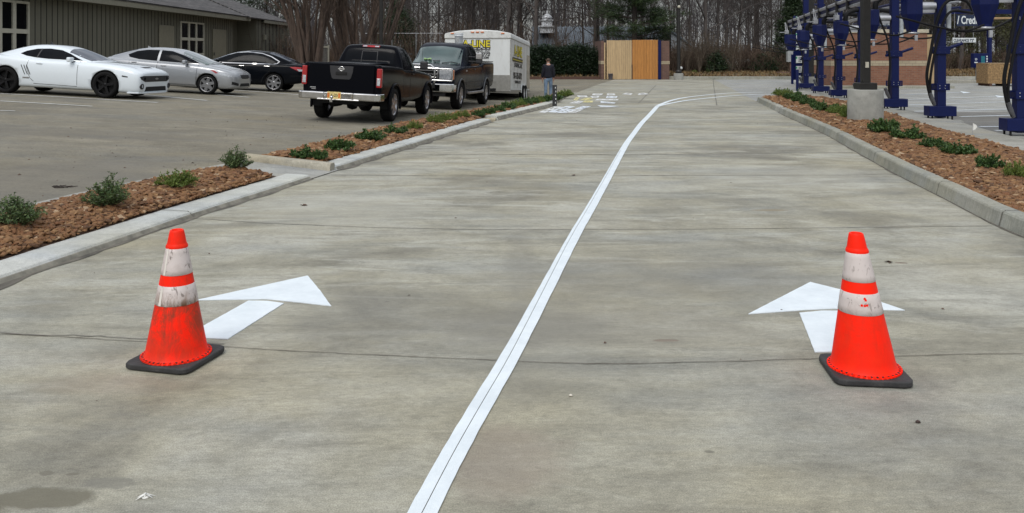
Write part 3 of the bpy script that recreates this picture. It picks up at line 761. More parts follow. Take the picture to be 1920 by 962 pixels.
def place_on_lot(root, x, y, yaw, wb, tr, dz=0):
    h = Vector((cos(yaw), sin(yaw), 0)); n = Vector((-sin(yaw), cos(yaw), 0)); C = Vector((x, y, 0))
    def z(p): return lot_z(p.x, p.y)
    zf = (z(C + h * wb / 2 + n * tr / 2) + z(C + h * wb / 2 - n * tr / 2)) / 2; zr = (z(C - h * wb / 2 + n * tr / 2) + z(C - h * wb / 2 - n * tr / 2)) / 2
    zl = (z(C + h * wb / 2 + n * tr / 2) + z(C - h * wb / 2 + n * tr / 2)) / 2; zrr = (z(C + h * wb / 2 - n * tr / 2) + z(C - h * wb / 2 - n * tr / 2)) / 2
    root.rotation_mode = 'XYZ'
    root.location = (x, y, (zf + zr) / 2 + .012 + dz)
    # local axes: roll about x (left up positive), pitch about y (nose down positive)
    root.rotation_euler = (math.atan2(zl - zrr, tr), -math.atan2(zf - zr, wb), yaw)

def mirror_part(parent, x, y, z, s, m, size=(.12, .22, .15), arm=True):
    b = MB(); b.box((x, s * (y + size[1] / 2), z), size)
    o = b.build('wing_mirror', m, parent, bevel=.04, seg=3)
    if arm:
        c = MB(); c.box((x + .01, s * (y - .03), z - size[2] * .35), (.06, .1, .03)); c.build('mirror_arm', M_darkplast, o)
    return o
def handle(bvh, x, z, sign, m, parent, L=.17):
    p = caster(bvh, 'y', sign)(x, z, .02); b = MB(); b.box(p, (L, .02, .028)); return b.build('door_handle', m, parent, bevel=.008)
def finish_body(b, parent, paintm, crease=None):
    o = b.build('body', [paintm, M_under], parent); return o
def seams_obj(bvh, parent, lst):
    for pts, axis, sign in lst: b = MB(); seam(bvh, b, pts, axis, sign); b.build('panel_gap', M_under, parent)
def bez(*p):
    return list(p)

# ---- white two-door coupe ------------------------------------------------------------
def build_coupe():
    t = empty('coupe', 'white two-door muscle coupe with black wheels parked before the siding wall', 'car')
    lower = [(2.40, .22, .64, .70, .74), (2.37, .15, .705, .755, .865), (2.24, .14, .765, .82, .925), (1.95, .15, .85, .91, .95), (1.43, .16, .91, .955, .955), (.9, .17, .93, 1.0, .94), (.4, .17, .94, 1.0, .925),
             (-.3, .18, .955, 1.0, .925), (-.9, .18, .985, 1.02, .95), (-1.43, .19, 1.03, 1.06, .965), (-1.9, .22, 1.03, 1.08, .94), (-2.25, .28, 1.01, 1.07, .88), (-2.42, .34, .97, 1.03, .76), (-2.47, .42, .90, .95, .6)]
    green = [(1.02, .97, .46, .66), (.78, 1.03, .56, .78), (.38, 1.19, .60, .82), (.0, 1.31, .59, .835), (-.25, 1.36, .58, .84), (-.7, 1.375, .57, .84), (-1.05, 1.345, .55, .83), (-1.45, 1.25, .53, .82), (-1.85, 1.13, .50, .80), (-2.1, 1.06, .46, .74)]
    b, bvh = body_mesh(lower, green, .96, [(1.425, .95, .405), (-1.425, .96, .405)], .36)
    finish_body(b, t, M_carwhite)
    for s in (-1, 1):
        patch(bvh, [(-1.15, 1.105), (-1.0, 1.185), (-.72, 1.255), (-.35, 1.275), (-.02, 1.245), (.25, 1.155), (.50, 1.045), (.66, .985), (.3, .985), (-.3, .99), (-.68, 1.015), (-.95, 1.05)], 'y', s, .004, 'side_window', M_glass, t)
        b = MB(); seam(bvh, b, [(-.62, 1.01), (-.57, 1.265)], 'y', s, .035, .007); b.build('window_pillar', M_darkplast, t)
        handle(bvh, -.48, .86, s, M_carwhite, t)
        mirror_part(t, .42, .86, 1.0, s, M_carwhite, (.13, .2, .13))
        g = MB()
        for k in range(3): seam(bvh, g, [(-.98 + k * .075, .80), (-.86 + k * .075, .54)], 'y', s, .022, .003)
        g.build('side_gills', M_under, t)
        e = MB(); seam(bvh, e, [(-.92, .45), (-.74, .45)], 'y', s, .04, .004); e.build('badge', M_rim, t)
        patch(bvh, [(1.90, .64), (2.06, .615), (2.06, .585), (1.90, .60)], 'y', s, .004, 'side_marker', M_darkplast, t, .04)
    patch(bvh, [(.20, .62), (.88, .66), (.96, .3), (.98, 0), (.96, -.3), (.88, -.66), (.20, -.62), (.12, -.3), (.10, 0), (.12, .3)], 'z', 1, .004, 'windscreen', M_glassb, t, .08)
    patch(bvh, [(-1.15, .50), (-1.85, .52), (-1.88, 0), (-1.85, -.52), (-1.15, -.50), (-1.10, 0)], 'z', 1, .004, 'rear_window', M_glass, t, .08)
    patch(bvh, [(-.84, .615), (-.70, .64), (.70, .64), (.84, .615), (.80, .54), (.62, .475), (-.62, .475), (-.80, .54)], 'x', 1, .006, 'grille', M_darkplast, t)
    for s in (-1, 1):
        p = caster(bvh, 'x', 1)(s * .64, .56, .010); h = MB(); h.lathe([(0, .006), (.03, .005), (.045, .002), (.05, -.01)], 20, p, 'x'); h.build('headlight', M_glass, t)
        p = caster(bvh, 'x', 1)(s * .76, .35, -.01); h = MB(); h.lathe([(0, .012), (.05, .012), (.06, .03), (.075, .03), (.08, -.03)], 20, p, 'x', 0); h.build('fog_light', M_darkplast, t)
    patch(bvh, [(-.56, .34), (.56, .34), (.62, .21), (-.62, .21)], 'x', 1, .005, 'lower_grille', M_under, t)
    lip = MB(); lip.prism([(2.05, -.93), (2.34, -.84), (2.43, -.55), (2.45, 0), (2.43, .55), (2.34, .84), (2.05, .93)], .15, .19); lip.build('front_splitter', M_carwhite, t, bevel=.012)
    p = caster(bvh, 'x', 1)(0, .555, .012)
    e = MB(); e.prism([(-.10, -.012), (-.03, -.012), (-.03, -.028), (.03, -.028), (.03, -.012), (.10, -.012), (.085, .012), (.03, .012), (.03, .028), (-.03, .028), (-.03, .012), (-.085, .012)], 0, .008, T=lambda a, c, d: (p[0] + d, a, p[2] + c)); e.build('badge', M_rim, t)
    patch(bvh, [(2.16, -.22), (2.16, .22), (2.05, .26), (2.05, -.26)], 'z', 1, .004, 'hood_scoop', M_darkplast, t, .06)
    seams_obj(bvh, t, [([(.62, .96), (.62, .30)], 'y', -1), ([(-.78, .98), (-.83, .75), (-.72, .45), (-.62, .36)], 'y', -1), ([(-.62, .30), (.62, .27)], 'y', -1), ([(.62, .96), (.62, .30)], 'y', 1), ([(-.78, .98), (-.83, .75), (-.62, .36)], 'y', 1),
                       ([(.98, .66), (2.15, .60)], 'z', 1), ([(.98, -.66), (2.15, -.60)], 'z', 1)])
    a = MB(); a.prism([(-.02, 0), (.10, 0), (.0, .07)], -.012, .012, T=lambda x, z, y: (-.75 + x, y, 1.39 + z)); a.build('roof_antenna', M_darkplast, t)
    for x in (1.425, -1.425):
        for s in (-1, 1): wheel(t, x, s * .825, s, .36, .27, .26, 5, M_rimblk)
    return t
coupe = build_coupe(); place_on_lot(coupe, -12.48, 24.3, radians(-4), 2.85, 1.62)

# ---- sedans -------------------------------------------------------------------------
def build_silver():
    t = empty('sedan', 'silver four-door sedan parked between the white coupe and the black sedan', 'car')
    lower = [(2.27, .26, .58, .62, .50), (2.21, .20, .68, .74, .70), (2.02, .18, .77, .84, .82), (1.7, .18, .83, .92, .87), (1.35, .18, .88, .98, .885), (.95, .19, .92, 1.02, .885), (.4, .2, .94, 1.0, .88), (-.5, .2, .97, 1.03, .88),
             (-1.2, .21, 1.0, 1.06, .885), (-1.7, .24, 1.02, 1.10, .87), (-2.1, .3, 1.01, 1.12, .82), (-2.28, .34, .97, 1.09, .72), (-2.34, .42, .88, .98, .55)]
    green = [(1.35, .99, .44, .62), (1.0, 1.08, .54, .75), (.55, 1.26, .60, .80), (.15, 1.39, .60, .815), (-.3, 1.435, .59, .82), (-.8, 1.425, .57, .81), (-1.3, 1.35, .55, .79), (-1.8, 1.21, .52, .74), (-2.12, 1.12, .48, .68)]
    b, bvh = body_mesh(lower, green, .96, [(1.35, .88, .365), (-1.35, .88, .365)], .32)
    finish_body(b, t, M_carsilver)
    for s in (-1, 1):
        patch(bvh, [(-1.42, 1.17), (-1.15, 1.29), (-.8, 1.345), (-.38, 1.355), (-.38, 1.0), (-1.0, 1.03), (-1.35, 1.09)], 'y', s, .004, 'side_window', M_glass, t)
        patch(bvh, [(-.30, 1.0), (-.30, 1.355), (.05, 1.335), (.45, 1.22), (.80, 1.08), (1.02, .98), (.5, .975)], 'y', s, .004, 'side_window', M_glass, t)
        handle(bvh, -.12, .86, s, M_rim, t); handle(bvh, -1.12, .93, s, M_rim, t)
        mirror_part(t, .62, .85, 1.0, s, M_carsilver, (.12, .2, .14))
        patch(bvh, [(1.42, .80), (1.62, .79), (2.0, .69), (2.14, .61), (2.02, .585), (1.75, .645)], 'y', s, .006, 'headlight', M_lens, t)
        patch(bvh, [(1.42, .80), (1.56, .79), (1.72, .70), (1.62, .69)], 'y', s, .010, 'turn_signal', M_red, t)
        patch(bvh, [(-2.05, .93), (-2.32, .95), (-2.32, .80), (-2.1, .82)], 'y', s, .006, 'tail_light', M_red, t)
    patch(bvh, [(.42, .62), (1.25, .66), (1.36, .3), (1.38, 0), (1.36, -.3), (1.25, -.66), (.42, -.62), (.30, -.3), (.28, 0), (.30, .3)], 'z', 1, .004, 'windscreen', M_glassg, t, .08)
    patch(bvh, [(-1.2, .52), (-1.9, .52), (-1.95, 0), (-1.9, -.52), (-1.2, -.52), (-1.15, 0)], 'z', 1, .004, 'rear_window', M_glass, t, .08)
    patch(bvh, [(-.36, .66), (.36, .66), (.34, .57), (.24, .53), (-.24, .53), (-.34, .57)], 'x', 1, .006, 'grille', M_darkplast, t)
    patch(bvh, [(-.36, .38), (.36, .38), (.42, .28), (-.42, .28)], 'x', 1, .006, 'lower_grille', M_under, t)
    for s in (-1, 1): patch(bvh, [(s * .50, .38), (s * .74, .44), (s * .74, .34), (s * .50, .30)][::s], 'x', 1, .005, 'fog_light', M_under, t)
    p = caster(bvh, 'x', 1)(0, .70, .008); e = MB(); e.lathe([(.045, 0), (.055, .006), (.065, 0)], 20, p, 'x'); e.build('badge', M_rim, t)
    seams_obj(bvh, t, [([(1.0, .95), (.98, .30)], 'y', -1), ([(-.34, .98), (-.36, .30)], 'y', -1), ([(-1.3, 1.0), (-1.25, .75), (-1.0, .5), (-.95, .3)], 'y', -1), ([(-.95, .30), (.98, .28)], 'y', -1),
                       ([(1.38, .68), (2.05, .60)], 'z', 1), ([(1.38, -.68), (2.05, -.60)], 'z', 1)])
    a = MB(); a.prism([(-.06, 0), (.10, 0), (-.05, .06)], -.012, .012, T=lambda x, z, y: (-1.05 + x, y, 1.405 + z)); a.build('roof_antenna', M_carsilver, t)
    for x in (1.35, -1.35):
        for s in (-1, 1): wheel(t, x, s * .77, s, .315, .20, .225, 6, M_rim, swid=.085)
    return t
silver = build_silver(); place_on_lot(silver, -11.14, 28.46, radians(-4), 2.7, 1.55)

def build_blacksedan():
    t = empty('sedan', 'black four-door sedan facing left, behind the silver sedan', 'car')
    lower = [(2.38, .26, .62, .68, .55), (2.3, .2, .74, .8, .76), (2.0, .18, .82, .89, .88), (1.4, .18, .90, .97, .92), (.9, .19, .94, 1.02, .92), (-.5, .2, .99, 1.04, .92), (-1.2, .21, 1.01, 1.06, .92), (-1.7, .24, 1.02, 1.09, .91),
             (-2.2, .3, 1.01, 1.10, .87), (-2.46, .36, .97, 1.07, .78), (-2.54, .44, .88, .98, .62)]
    green = [(1.35, 1.0, .46, .66), (1.0, 1.09, .56, .78), (.55, 1.27, .61, .83), (.15, 1.41, .61, .84), (-.3, 1.475, .60, .84), (-.9, 1.47, .58, .83), (-1.3, 1.39, .56, .81), (-1.75, 1.22, .53, .77), (-2.05, 1.10, .5, .70)]
    b, bvh = body_mesh(lower, green, .98, [(1.4, .92, .375), (-1.4, .92, .375)], .33)
    finish_body(b, t, M_carblack)
    for s in (-1, 1):
        patch(bvh, [(-1.47, 1.04), (-1.52, 1.11), (-1.2, 1.28), (-.85, 1.38), (-.3, 1.415), (.12, 1.37), (.55, 1.235), (.95, 1.08), (1.14, 1.0), (.4, .99), (-.6, 1.0), (-1.3, 1.015)], 'y', s, .004, 'window_surround', M_glass, t)
        ct = MB(); seam(bvh, ct, [(-1.45, 1.03), (-1.53, 1.11), (-1.2, 1.285), (-.85, 1.39), (-.3, 1.425), (.12, 1.38), (.55, 1.245), (.95, 1.09), (1.14, 1.0), (.4, .985), (-.6, .995), (-1.3, 1.01), (-1.45, 1.03)], 'y', s, .028, .010); ct.build('window_trim', M_chrome, t)
        patch(bvh, [(-.30, 1.02), (-.30, 1.385), (.10, 1.345), (.52, 1.215), (.90, 1.07), (1.02, 1.02)], 'y', s, .009, 'side_window', M_glass, t)
        patch(bvh, [(-.36, 1.02), (-.36, 1.385), (-.82, 1.355), (-1.02, 1.30), (-1.02, 1.03)], 'y', s, .009, 'side_window', M_glass, t)
        patch(bvh, [(-1.06, 1.03), (-1.06, 1.285), (-1.2, 1.25), (-1.46, 1.11), (-1.43, 1.06)], 'y', s, .009, 'side_window', M_glass, t)
        handle(bvh, -.18, .90, s, M_chrome, t, .2); handle(bvh, -1.12, .92, s, M_chrome, t, .2)
        mirror_part(t, .70, .88, 1.03, s, M_carblack, (.12, .2, .14))
        patch(bvh, [(-1.95, .93), (-2.15, .945), (-2.48, .93), (-2.5, .80), (-2.3, .78)], 'y', s, .006, 'tail_light', M_red, t)
        patch(bvh, [(-2.22, .86), (-2.49, .85), (-2.50, .80), (-2.3, .78)], 'y', s, .010, 'reversing_lens', M_lens, t)
    patch(bvh, [(-1.12, .54), (-1.86, .55), (-1.95, 0), (-1.86, -.55), (-1.12, -.54), (-1.06, 0)], 'z', 1, .004, 'rear_window', M_glassb, t, .08)
    patch(bvh, [(.42, .62), (1.25, .68), (1.36, 0), (1.25, -.68), (.42, -.62), (.28, 0)], 'z', 1, .004, 'windscreen', M_glassb, t, .08)
    seams_obj(bvh, t, [([(1.05, .95), (1.02, .30)], 'y', 1), ([(-.33, .98), (-.33, .30)], 'y', 1), ([(-1.3, 1.0), (-1.22, .75), (-.98, .5), (-.93, .3)], 'y', 1), ([(-2.52, .62), (-2.0, .60)], 'y', 1)])
    for x in (1.4, -1.4):
        for s in (-1, 1): wheel(t, x, s * .80, s, .33, .22, .245, 7, M_rim, swid=.06)
    return t
blk = build_blacksedan(); place_on_lot(blk, -10.24, 32.49, radians(180), 2.8, 1.6)

# ---- pickups ------------------------------------------------------------------------
def arch_flare(parent, bvh, x, r0, r1, ar, sgn, m, y_out, a0=-.15, a1=pi + .15, fat=.035):
    b = MB(); P = []; n = 18
    f = caster(bvh, 'y', sgn)
    for i in range(n + 1):
        a = a0 + (a1 - a0) * i / n
        P.append((x + cos(a) * r1, ar + sin(a) * r1))
    pts = []
    for (u, v) in P: pts.append(Vector((u, sgn * y_out, v)))
    b.tube(pts, fat, 8)
    return b.build('wheel_arch_flare', m, parent)

def build_black_pickup():
    t = empty('pickup_truck', 'black pickup seen from behind with a chrome rear bumper', 'pickup truck')
    lower = [(2.46, .52, .90, .95, .66), (2.38, .46, 1.0, 1.05, .85), (2.1, .45, 1.05, 1.11, .90), (1.6, .45, 1.09, 1.16, .915), (1.0, .42, 1.13, 1.20, .91), (.5, .40, 1.16, 1.2, .91), (-.6, .40, 1.18, 1.2, .91), (-.78, .42, 1.20, 1.22, .91), (-.92, .42, 1.25, 1.26, .91),
             (-1.6, .45, 1.27, 1.28, .915), (-2.4, .48, 1.29, 1.30, .91), (-2.66, .5, 1.29, 1.305, .905), (-2.70, .5, 1.29, 1.305, .895)]
    green = [(1.20, 1.17, .50, .72), (.85, 1.33, .60, .78), (.45, 1.57, .66, .83), (.2, 1.71, .66, .85), (-.1, 1.765, .66, .86), (-.5, 1.765, .65, .86), (-.66, 1.74, .66, .855), (-.74, 1.60, .67, .855), (-.80, 1.3, .68, .855), (-.82, 1.2, .68, .85)]
    b, bvh = body_mesh(lower, green, 1.16, [(1.6, .905, .45), (-1.6, .905, .45)], .38, .32, boxy=True, bedcut=(-2.63, -.92, .74, .80), gboxy=True)
    finish_body(b, t, M_trkblack)
    # rear window in three panes and its frame
    rw = [(-.62, 1.30), (.62, 1.30), (.60, 1.55), (.52, 1.66), (-.52, 1.66), (-.60, 1.55)]
    w0 = patch(bvh, rw, 'x', -1, .006, 'rear_window', M_glass, t)
    fr = MB()
    for s in (-1, 1): seam(bvh, fr, [(s * .20, 1.31), (s * .19, 1.60)], 'x', -1, .016, .012)
    seam(bvh, fr, [(-.19, 1.60), (.19, 1.60)], 'x', -1, .012, .012); seam(bvh, fr, [(-.2, 1.32), (.2, 1.32)], 'x', -1, .012, .012); fr.build('window_frame', M_darkplast, w0)
    patch(bvh, [(-.22, 1.742), (.22, 1.742), (.21, 1.70), (-.21, 1.70)], 'x', -1, .02, 'brake_light', M_red, t)
    for s in (-1, 1): patch(bvh, [(s * .10, 1.735), (s * .20, 1.735), (s * .20, 1.708), (s * .10, 1.708)][::s], 'x', -1, .026, 'cargo_lamp', M_lens, t, .03)
    tg = MB(); tg.box((-2.715, 0, .94), (.05, 1.50, .68)); tgo = tg.build('tailgate', M_trkblack, t, bevel=.018, seg=3)
    pl = MB(); pl.prism([(-.26, -.02), (-.22, -.16), (-.18, -.19), (.18, -.19), (.22, -.16), (.26, -.02), (.27, .10), (-.27, .10)], 0, .010, T=lambda y, z, d: (-2.741 - d, y, 1.13 + z)); pl.build('handle_recess', M_darkplast, tgo, bevel=.004)
    hd = MB(); hd.box((-2.757, 0, 1.07), (.02, .26, .07)); hd.build('tailgate_handle', M_under, tgo, bevel=.01)
    e = MB(); e.lathe([(.038, 0), (.046, -.006), (.055, 0)], 24, (-2.755, 0, 1.17), 'x'); e.box((-2.757, 0, 1.17), (.008, .15, .022)); e.build('badge', M_chrome, tgo)
    e = MB(); e.box((-2.745, .64, .74), (.006, .13, .022)); e.box((-2.745, .62, .705), (.006, .10, .014)); e.build('badge', M_rim, tgo)
    for s in (-1, 1):
        tl = MB(); tl.box((-2.69, s * .855, 1.0), (.10, .115, .42)); o = tl.build('tail_light', M_red, t, bevel=.02, seg=3)
        a = MB(); a.box((-2.745, s * .85, .915), (.012, .075, .16)); a.build('reversing_lens', M_lens, o, bevel=.004)
    # bumper
    bp = MB()
    q_ = [(-2.86, .30), (-2.90, .34), (-2.90, .82), (-2.84, .93), (-2.55, .95), (-2.55, .80), (-2.74, .78)]
    bp.prism(q_ + [(x, -y) for x, y in q_[::-1]], .49, .655)
    o = bp.build('rear_bumper', M_chrome, t, bevel=.025, seg=3)
    c = MB(); c.box((-2.80, 0, .56), (.12, .66, .11)); c.box((-2.84, 0, .495), (.16, .95, .03)); c.box((-2.80, 0, .63), (.16, 1.78, .03)); c.build('bumper_step', M_chrome, o, bevel=.01)
    pt = MB(); pt.box((-2.875, .10, .585), (.012, .31, .155)); po = pt.build('number_plate', mat('plate_yellow', (.62, .50, .20), .5, var=.2), t, bevel=.004)
    def text(body, size, loc, rot, m, parent, name='lettering', ex=.002, align='CENTER', shear=0, sx=1, off=0):
        c = bpy.data.curves.new(name, 'FONT'); c.body = body; c.size = size; c.extrude = ex; c.align_x = align; c.align_y = 'CENTER'; c.shear = shear; c.offset = off
        c.materials.append(m); ob = bpy.data.objects.new(name, c); COL.objects.link(ob)
        dg = bpy.context.evaluated_depsgraph_get(); dg.update(); me = bpy.data.meshes.new_from_object(ob.evaluated_get(dg)); me.name = name; bpy.data.objects.remove(ob); ob = bpy.data.objects.new(name, me); COL.objects.link(ob); ob.parent = parent; ob.location = loc; ob.rotation_euler = rot; ob.scale = (sx, 1, 1); return ob
    globals()['text'] = text
    text('6-25', .09, (-2.884, .09, .585), (pi / 2, 0, -pi / 2), M_darkplast, po)
    o1 = MB()
    for y in (.225, -.02): o1.box((-2.883, y, .585), (.004, .045, .10))
    o1.build('plate_sticker', M_amber, po)
    hb = MB(); hb.box((-2.95, .1, .47), (.20, .06, .05)); hb.lathe([(0, .09), (.03, .08), (.04, .055), (.03, .03), (.018, .02), (.02, 0)], 14, (-3.02, .1, .495)); hb.build('tow_ball', M_chrome, t)
    for s in (-1, 1):
        patch(bvh, [(-.60, 1.26), (-.58, 1.62), (-.45, 1.665), (-.30, 1.665), (-.26, 1.26)], 'y', s, .005, 'side_window', M_glass, t)
        patch(bvh, [(-.20, 1.25), (-.22, 1.665), (.10, 1.66), (.32, 1.57), (.62, 1.39), (.84, 1.25)], 'y', s, .005, 'side_window', M_glass, t)
        mirror_part(t, .62, .92, 1.30, s, M_darkplast, (.12, .20, .22))
        handle(bvh, -.02, 1.08, s, M_trkblack, t)
        for x in (1.6, -1.6): arch_flare(t, bvh, x, .45, .475, .38, s, M_trkblack, .915, -.25, pi + .25, .032)
        mf = MB(); mf.box((-1.98, s * .80, .42), (.015, .24, .26)); mf.build('mud_flap', M_under, t)
    patch(bvh, [(.50, .62), (1.12, .66), (1.2, 0), (1.12, -.66), (.50, -.62), (.42, 0)], 'z', 1, .005, 'windscreen', M_glass, t, .08)
    seams_obj(bvh, t, [([(-.86, 1.24), (-.86, .44)], 'y', -1), ([(-.24, 1.2), (-.24, .42)], 'y', -1), ([(1.02, 1.1), (1.0, .44)], 'y', -1), ([(-.86, 1.24), (-.86, .44)], 'y', 1)])
    un = MB(); un.tube([(-1.6, -.7, .36), (-1.6, .7, .36)], .045, 10, m=0); un.lathe([(0, -.13), (.10, -.10), (.13, 0), (.10, .10), (0, .13)], 16, (-1.6, .1, .34), 'y')
    un.tube([(-2.7, -.35, .40), (-1.9, -.35, .38)], .05); un.tube([(-2.4, .3, .37), (-1.8, .32, .37)], .07); un.box((-2.3, 0, .45), (.8, 1.1, .10)); un.box((.2, 0, .42), (3.6, 1.0, .12))
    un.tube([(1.6, -.7, .36), (1.6, .7, .36)], .05)
    un.build('axle', M_under, t)
    sp = MB(); sp.lathe([(.16, -.12), (.36, -.10), (.375, 0), (.36, .10), (.16, .12), (.0, .1)], 24, (-2.25, 0, .49), 'z'); sp.build('spare_wheel', M_tyre, t)
    for x in (1.6, -1.6):
        for s in (-1, 1): wheel(t, x, s * .79, s, .38, .26, .24, 6, M_rim, swid=.065)
    an = MB(); an.tube([(1.35, -.78, 1.15), (1.33, -.79, 1.95)], .004, 5); an.build('aerial', M_under, t)
    return t
ptruck = build_black_pickup(); place_on_lot(ptruck, -3.42, 21.48, radians(82), 3.2, 1.57)

def build_blue_pickup():
    t = empty('pickup_truck', 'dark blue pickup facing the camera with brush guard, hitched before the white trailer', 'pickup truck')
    H = 1.875
    lower = [(2.82, .60, 1.10, 1.14, .86), (2.78, .56, 1.16, 1.21, .96), (2.55, .55, 1.21, 1.27, .985), (1.9, .55, 1.26, 1.33, .995), (1.3, .52, 1.29, 1.37, .99), (.8, .50, 1.31, 1.34, .99), (-.9, .50, 1.33, 1.34, .99), (-1.08, .50, 1.37, 1.38, .99),
             (-1.2, .55, 1.42, 1.43, .995), (-1.9, .55, 1.44, 1.45, 1.0), (-2.9, .58, 1.45, 1.46, .99), (-3.1, .6, 1.45, 1.46, .985), (-3.14, .6, 1.45, 1.46, .97)]
    green = [(1.38, 1.33, .62, .82), (1.05, 1.53, .70, .86), (.72, 1.80, .74, .90), (.48, 1.96, .74, .92), (.2, 2.03, .74, .93), (-.6, 2.03, .73, .93), (-.88, 2.0, .73, .93), (-.99, 1.8, .74, .93), (-1.05, 1.4, .75, .93)]
    b, bvh = body_mesh(lower, green, 1.30, [(H, .99, .48), (-H, .99, .48)], .41, .34, boxy=True, bedcut=(-3.06, -1.24, .80, .95), gboxy=True)
    finish_body(b, t, M_trkblue)
    patch(bvh, [(.64, .70), (1.26, .78), (1.36, .4), (1.38, 0), (1.36, -.4), (1.26, -.78), (.64, -.70), (.58, 0)], 'z', 1, .005, 'windscreen', M_glassg, t, .08)
    wp = MB()
    for s in (-1, 1):
        f = caster(bvh, 'z', 1); wp.tube([f(1.35, s * .10 + .1, .02), f(1.28, s * .3 + .2, .03), f(1.26, s * .3 + .42, .03)], .010, 5)
    wp.build('wiper', M_under, t)
    cb = MB(); p = caster(bvh, 'z', 1)(1.22, -.28, .03)
    R = random.Random(4)
    for k in range(7): cb.lathe([(0, -.03), (.05, -.01), (.04, .02), (0, .03)], 8, (p[0] + R.uniform(-.04, .04), p[1] + R.uniform(-.12, .12), p[2] + R.uniform(-.005, .02)))
    tag(cb.build('cloth', mat('lime_cloth', (.30, .46, .20), .9)), None)
    for s in (-1, 1):
        patch(bvh, [(.02, 1.40), (.02, 1.93), (.42, 1.92), (.62, 1.79), (.86, 1.60), (1.0, 1.42)], 'y', s, .005, 'side_window', M_glass, t)
        patch(bvh, [(-.06, 1.40), (-.06, 1.93), (-.74, 1.93), (-.86, 1.84), (-.86, 1.40)], 'y', s, .005, 'side_window', M_glass, t)
        handle(bvh, .10, 1.20, s, M_darkplast, t); 
        # towing mirror
        ar = MB(); ar.tube([(.80, s * .93, 1.46), (.80, s * 1.18, 1.46)], .016, 6); ar.tube([(.80, s * .93, 1.60), (.80, s * 1.18, 1.60)], .016, 6); ao = ar.build('mirror_arm', M_darkplast, t)
        mm = MB(); mm.box((.79, s * 1.27, 1.56), (.14, .20, .34)); mm.build('wing_mirror', M_darkplast, ao, bevel=.045, seg=3)
        cc = MB(); cc.box((.868, s * 1.27, 1.63), (.03, .185, .19)); cc.build('mirror_cap', M_chrome, ao, bevel=.014, seg=3)
        for x in (H, -H): arch_flare(t, bvh, x, .48, .50, .41, s, mat('arch_trim', (.10, .105, .11), .35, .5), .995, -.2, pi + .2, .028)
        # headlights
        hl = MB(); hl.box((2.79, s * .72, 1.04), (.06, .42, .30)); ho = hl.build('headlight', M_lens, t, bevel=.02)
        a = MB(); a.box((2.80, s * .955, 1.04), (.07, .04, .28)); a.build('turn_signal', M_amber, ho, bevel=.01)
        rb = MB(); rb.tube([(1.25, s * 1.02, .50), (1.1, s * 1.05, .47), (-.95, s * 1.05, .47), (-1.1, s * 1.02, .50)], .045, 8); rb.build('side_step', M_rim, t)
        e = MB(); p = caster(bvh, 'y', s)(1.24, 1.16, .004); e.box(p, (.17, .01, .05)); e.build('badge', M_rim, t)
        st = MB(); seam(bvh, st, [(-3.1, .78), (-2.4, .78)], 'y', s, .03, .006); seam(bvh, st, [(-1.38, .80), (1.30, .78)], 'y', s, .035, .008); st.build('side_moulding', M_darkplast, t)
    gr = MB(); gr.box((2.80, 0, 1.04), (.05, .98, .34), m=0)
    for k in range(3): gr.box((2.835, 0, .94 + k * .10), (.03, .94, .028), m=1)
    gr.box((2.835, 0, 1.205), (.05, 1.02, .05), m=1)
    for s in (-1, 1): gr.box((2.835, s * .49, 1.04), (.05, .035, .30), m=1)
    gr.build('grille', [M_under, M_chrome], t, bevel=.006)
    # brush guard
    bg_ = MB()
    for z in (.86, 1.20): bg_.tube([(2.93, -.95, z), (2.98, -.7, z), (2.98, .7, z), (2.93, .95, z)], .026, 8)
    for y in (-.95, -.42, .42, .95): bg_.tube([(2.96 if abs(y) < .9 else 2.93, y, .86), (2.96 if abs(y) < .9 else 2.93, y, 1.20)], .026, 8)
    for y in (-.42, .42): bg_.tube([(2.96, y, .86), (2.96, y, .52)], .03, 8)
    bg_.tube([(2.96, -.42, 1.20), (2.99, -.3, 1.30), (2.99, .3, 1.30), (2.96, .42, 1.20)], .03, 8)
    bg_.build('brush_guard', M_chrome, t)
    bp = MB(); bp.prism([(2.78, -.98), (2.90, -.93), (2.99, -.60), (2.99, .60), (2.90, .93), (2.78, .98), (2.55, 1.0), (2.5, .9), (2.5, -.9), (2.55, -1.0)], .52, .77); bo = bp.build('front_bumper', M_chrome, t, bevel=.03, seg=3)
    pc = MB(); pc.box((3.0, .30, .70), (.012, .30, .15)); pc.build('number_plate', M_under, bo)
    va = MB(); va.box((2.86, 0, .46), (.10, 1.5, .14)); va.build('air_dam', M_under, t, bevel=.02)
    patch(bvh, [(-.72, 1.5), (.72, 1.5), (.68, 1.88), (-.68, 1.88)], 'x', -1, .006, 'rear_window', M_glass, t)
    seams_obj(bvh, t, [([(-.02, 1.36), (-.02, .55)], 'y', 1), ([(-1.0, 1.3), (-1.0, .55)], 'y', 1), ([(1.2, 1.3), (1.18, .55)], 'y', 1), ([(-1.14, 1.36), (-1.14, .55)], 'y', 1), ([(1.2, 1.3), (1.18, .55)], 'y', -1)])
    un = MB(); un.tube([(H, -.8, .40), (H, .8, .40)], .06, 10); un.lathe([(0, -.15), (.12, -.11), (.15, 0), (.12, .11), (0, .15)], 16, (H, -.25, .40), 'y'); un.tube([(-H, -.8, .40), (-H, .8, .40)], .06, 10)
    un.lathe([(0, -.15), (.12, -.11), (.15, 0), (.12, .11), (0, .15)], 16, (-H, 0, .40), 'y'); un.box((0, 0, .48), (5.2, 1.0, .14)); un.build('axle', M_under, t)
    for x in (H, -H):
        for s in (-1, 1): wheel(t, x, s * .87, s, .405, .27, .24, 8, M_rim, swid=.05)
    # tailgate headboard / bed rail tops
    br = MB()
    for s in (-1, 1): br.box((-2.15, s * .90, 1.475), (1.9, .09, .03))
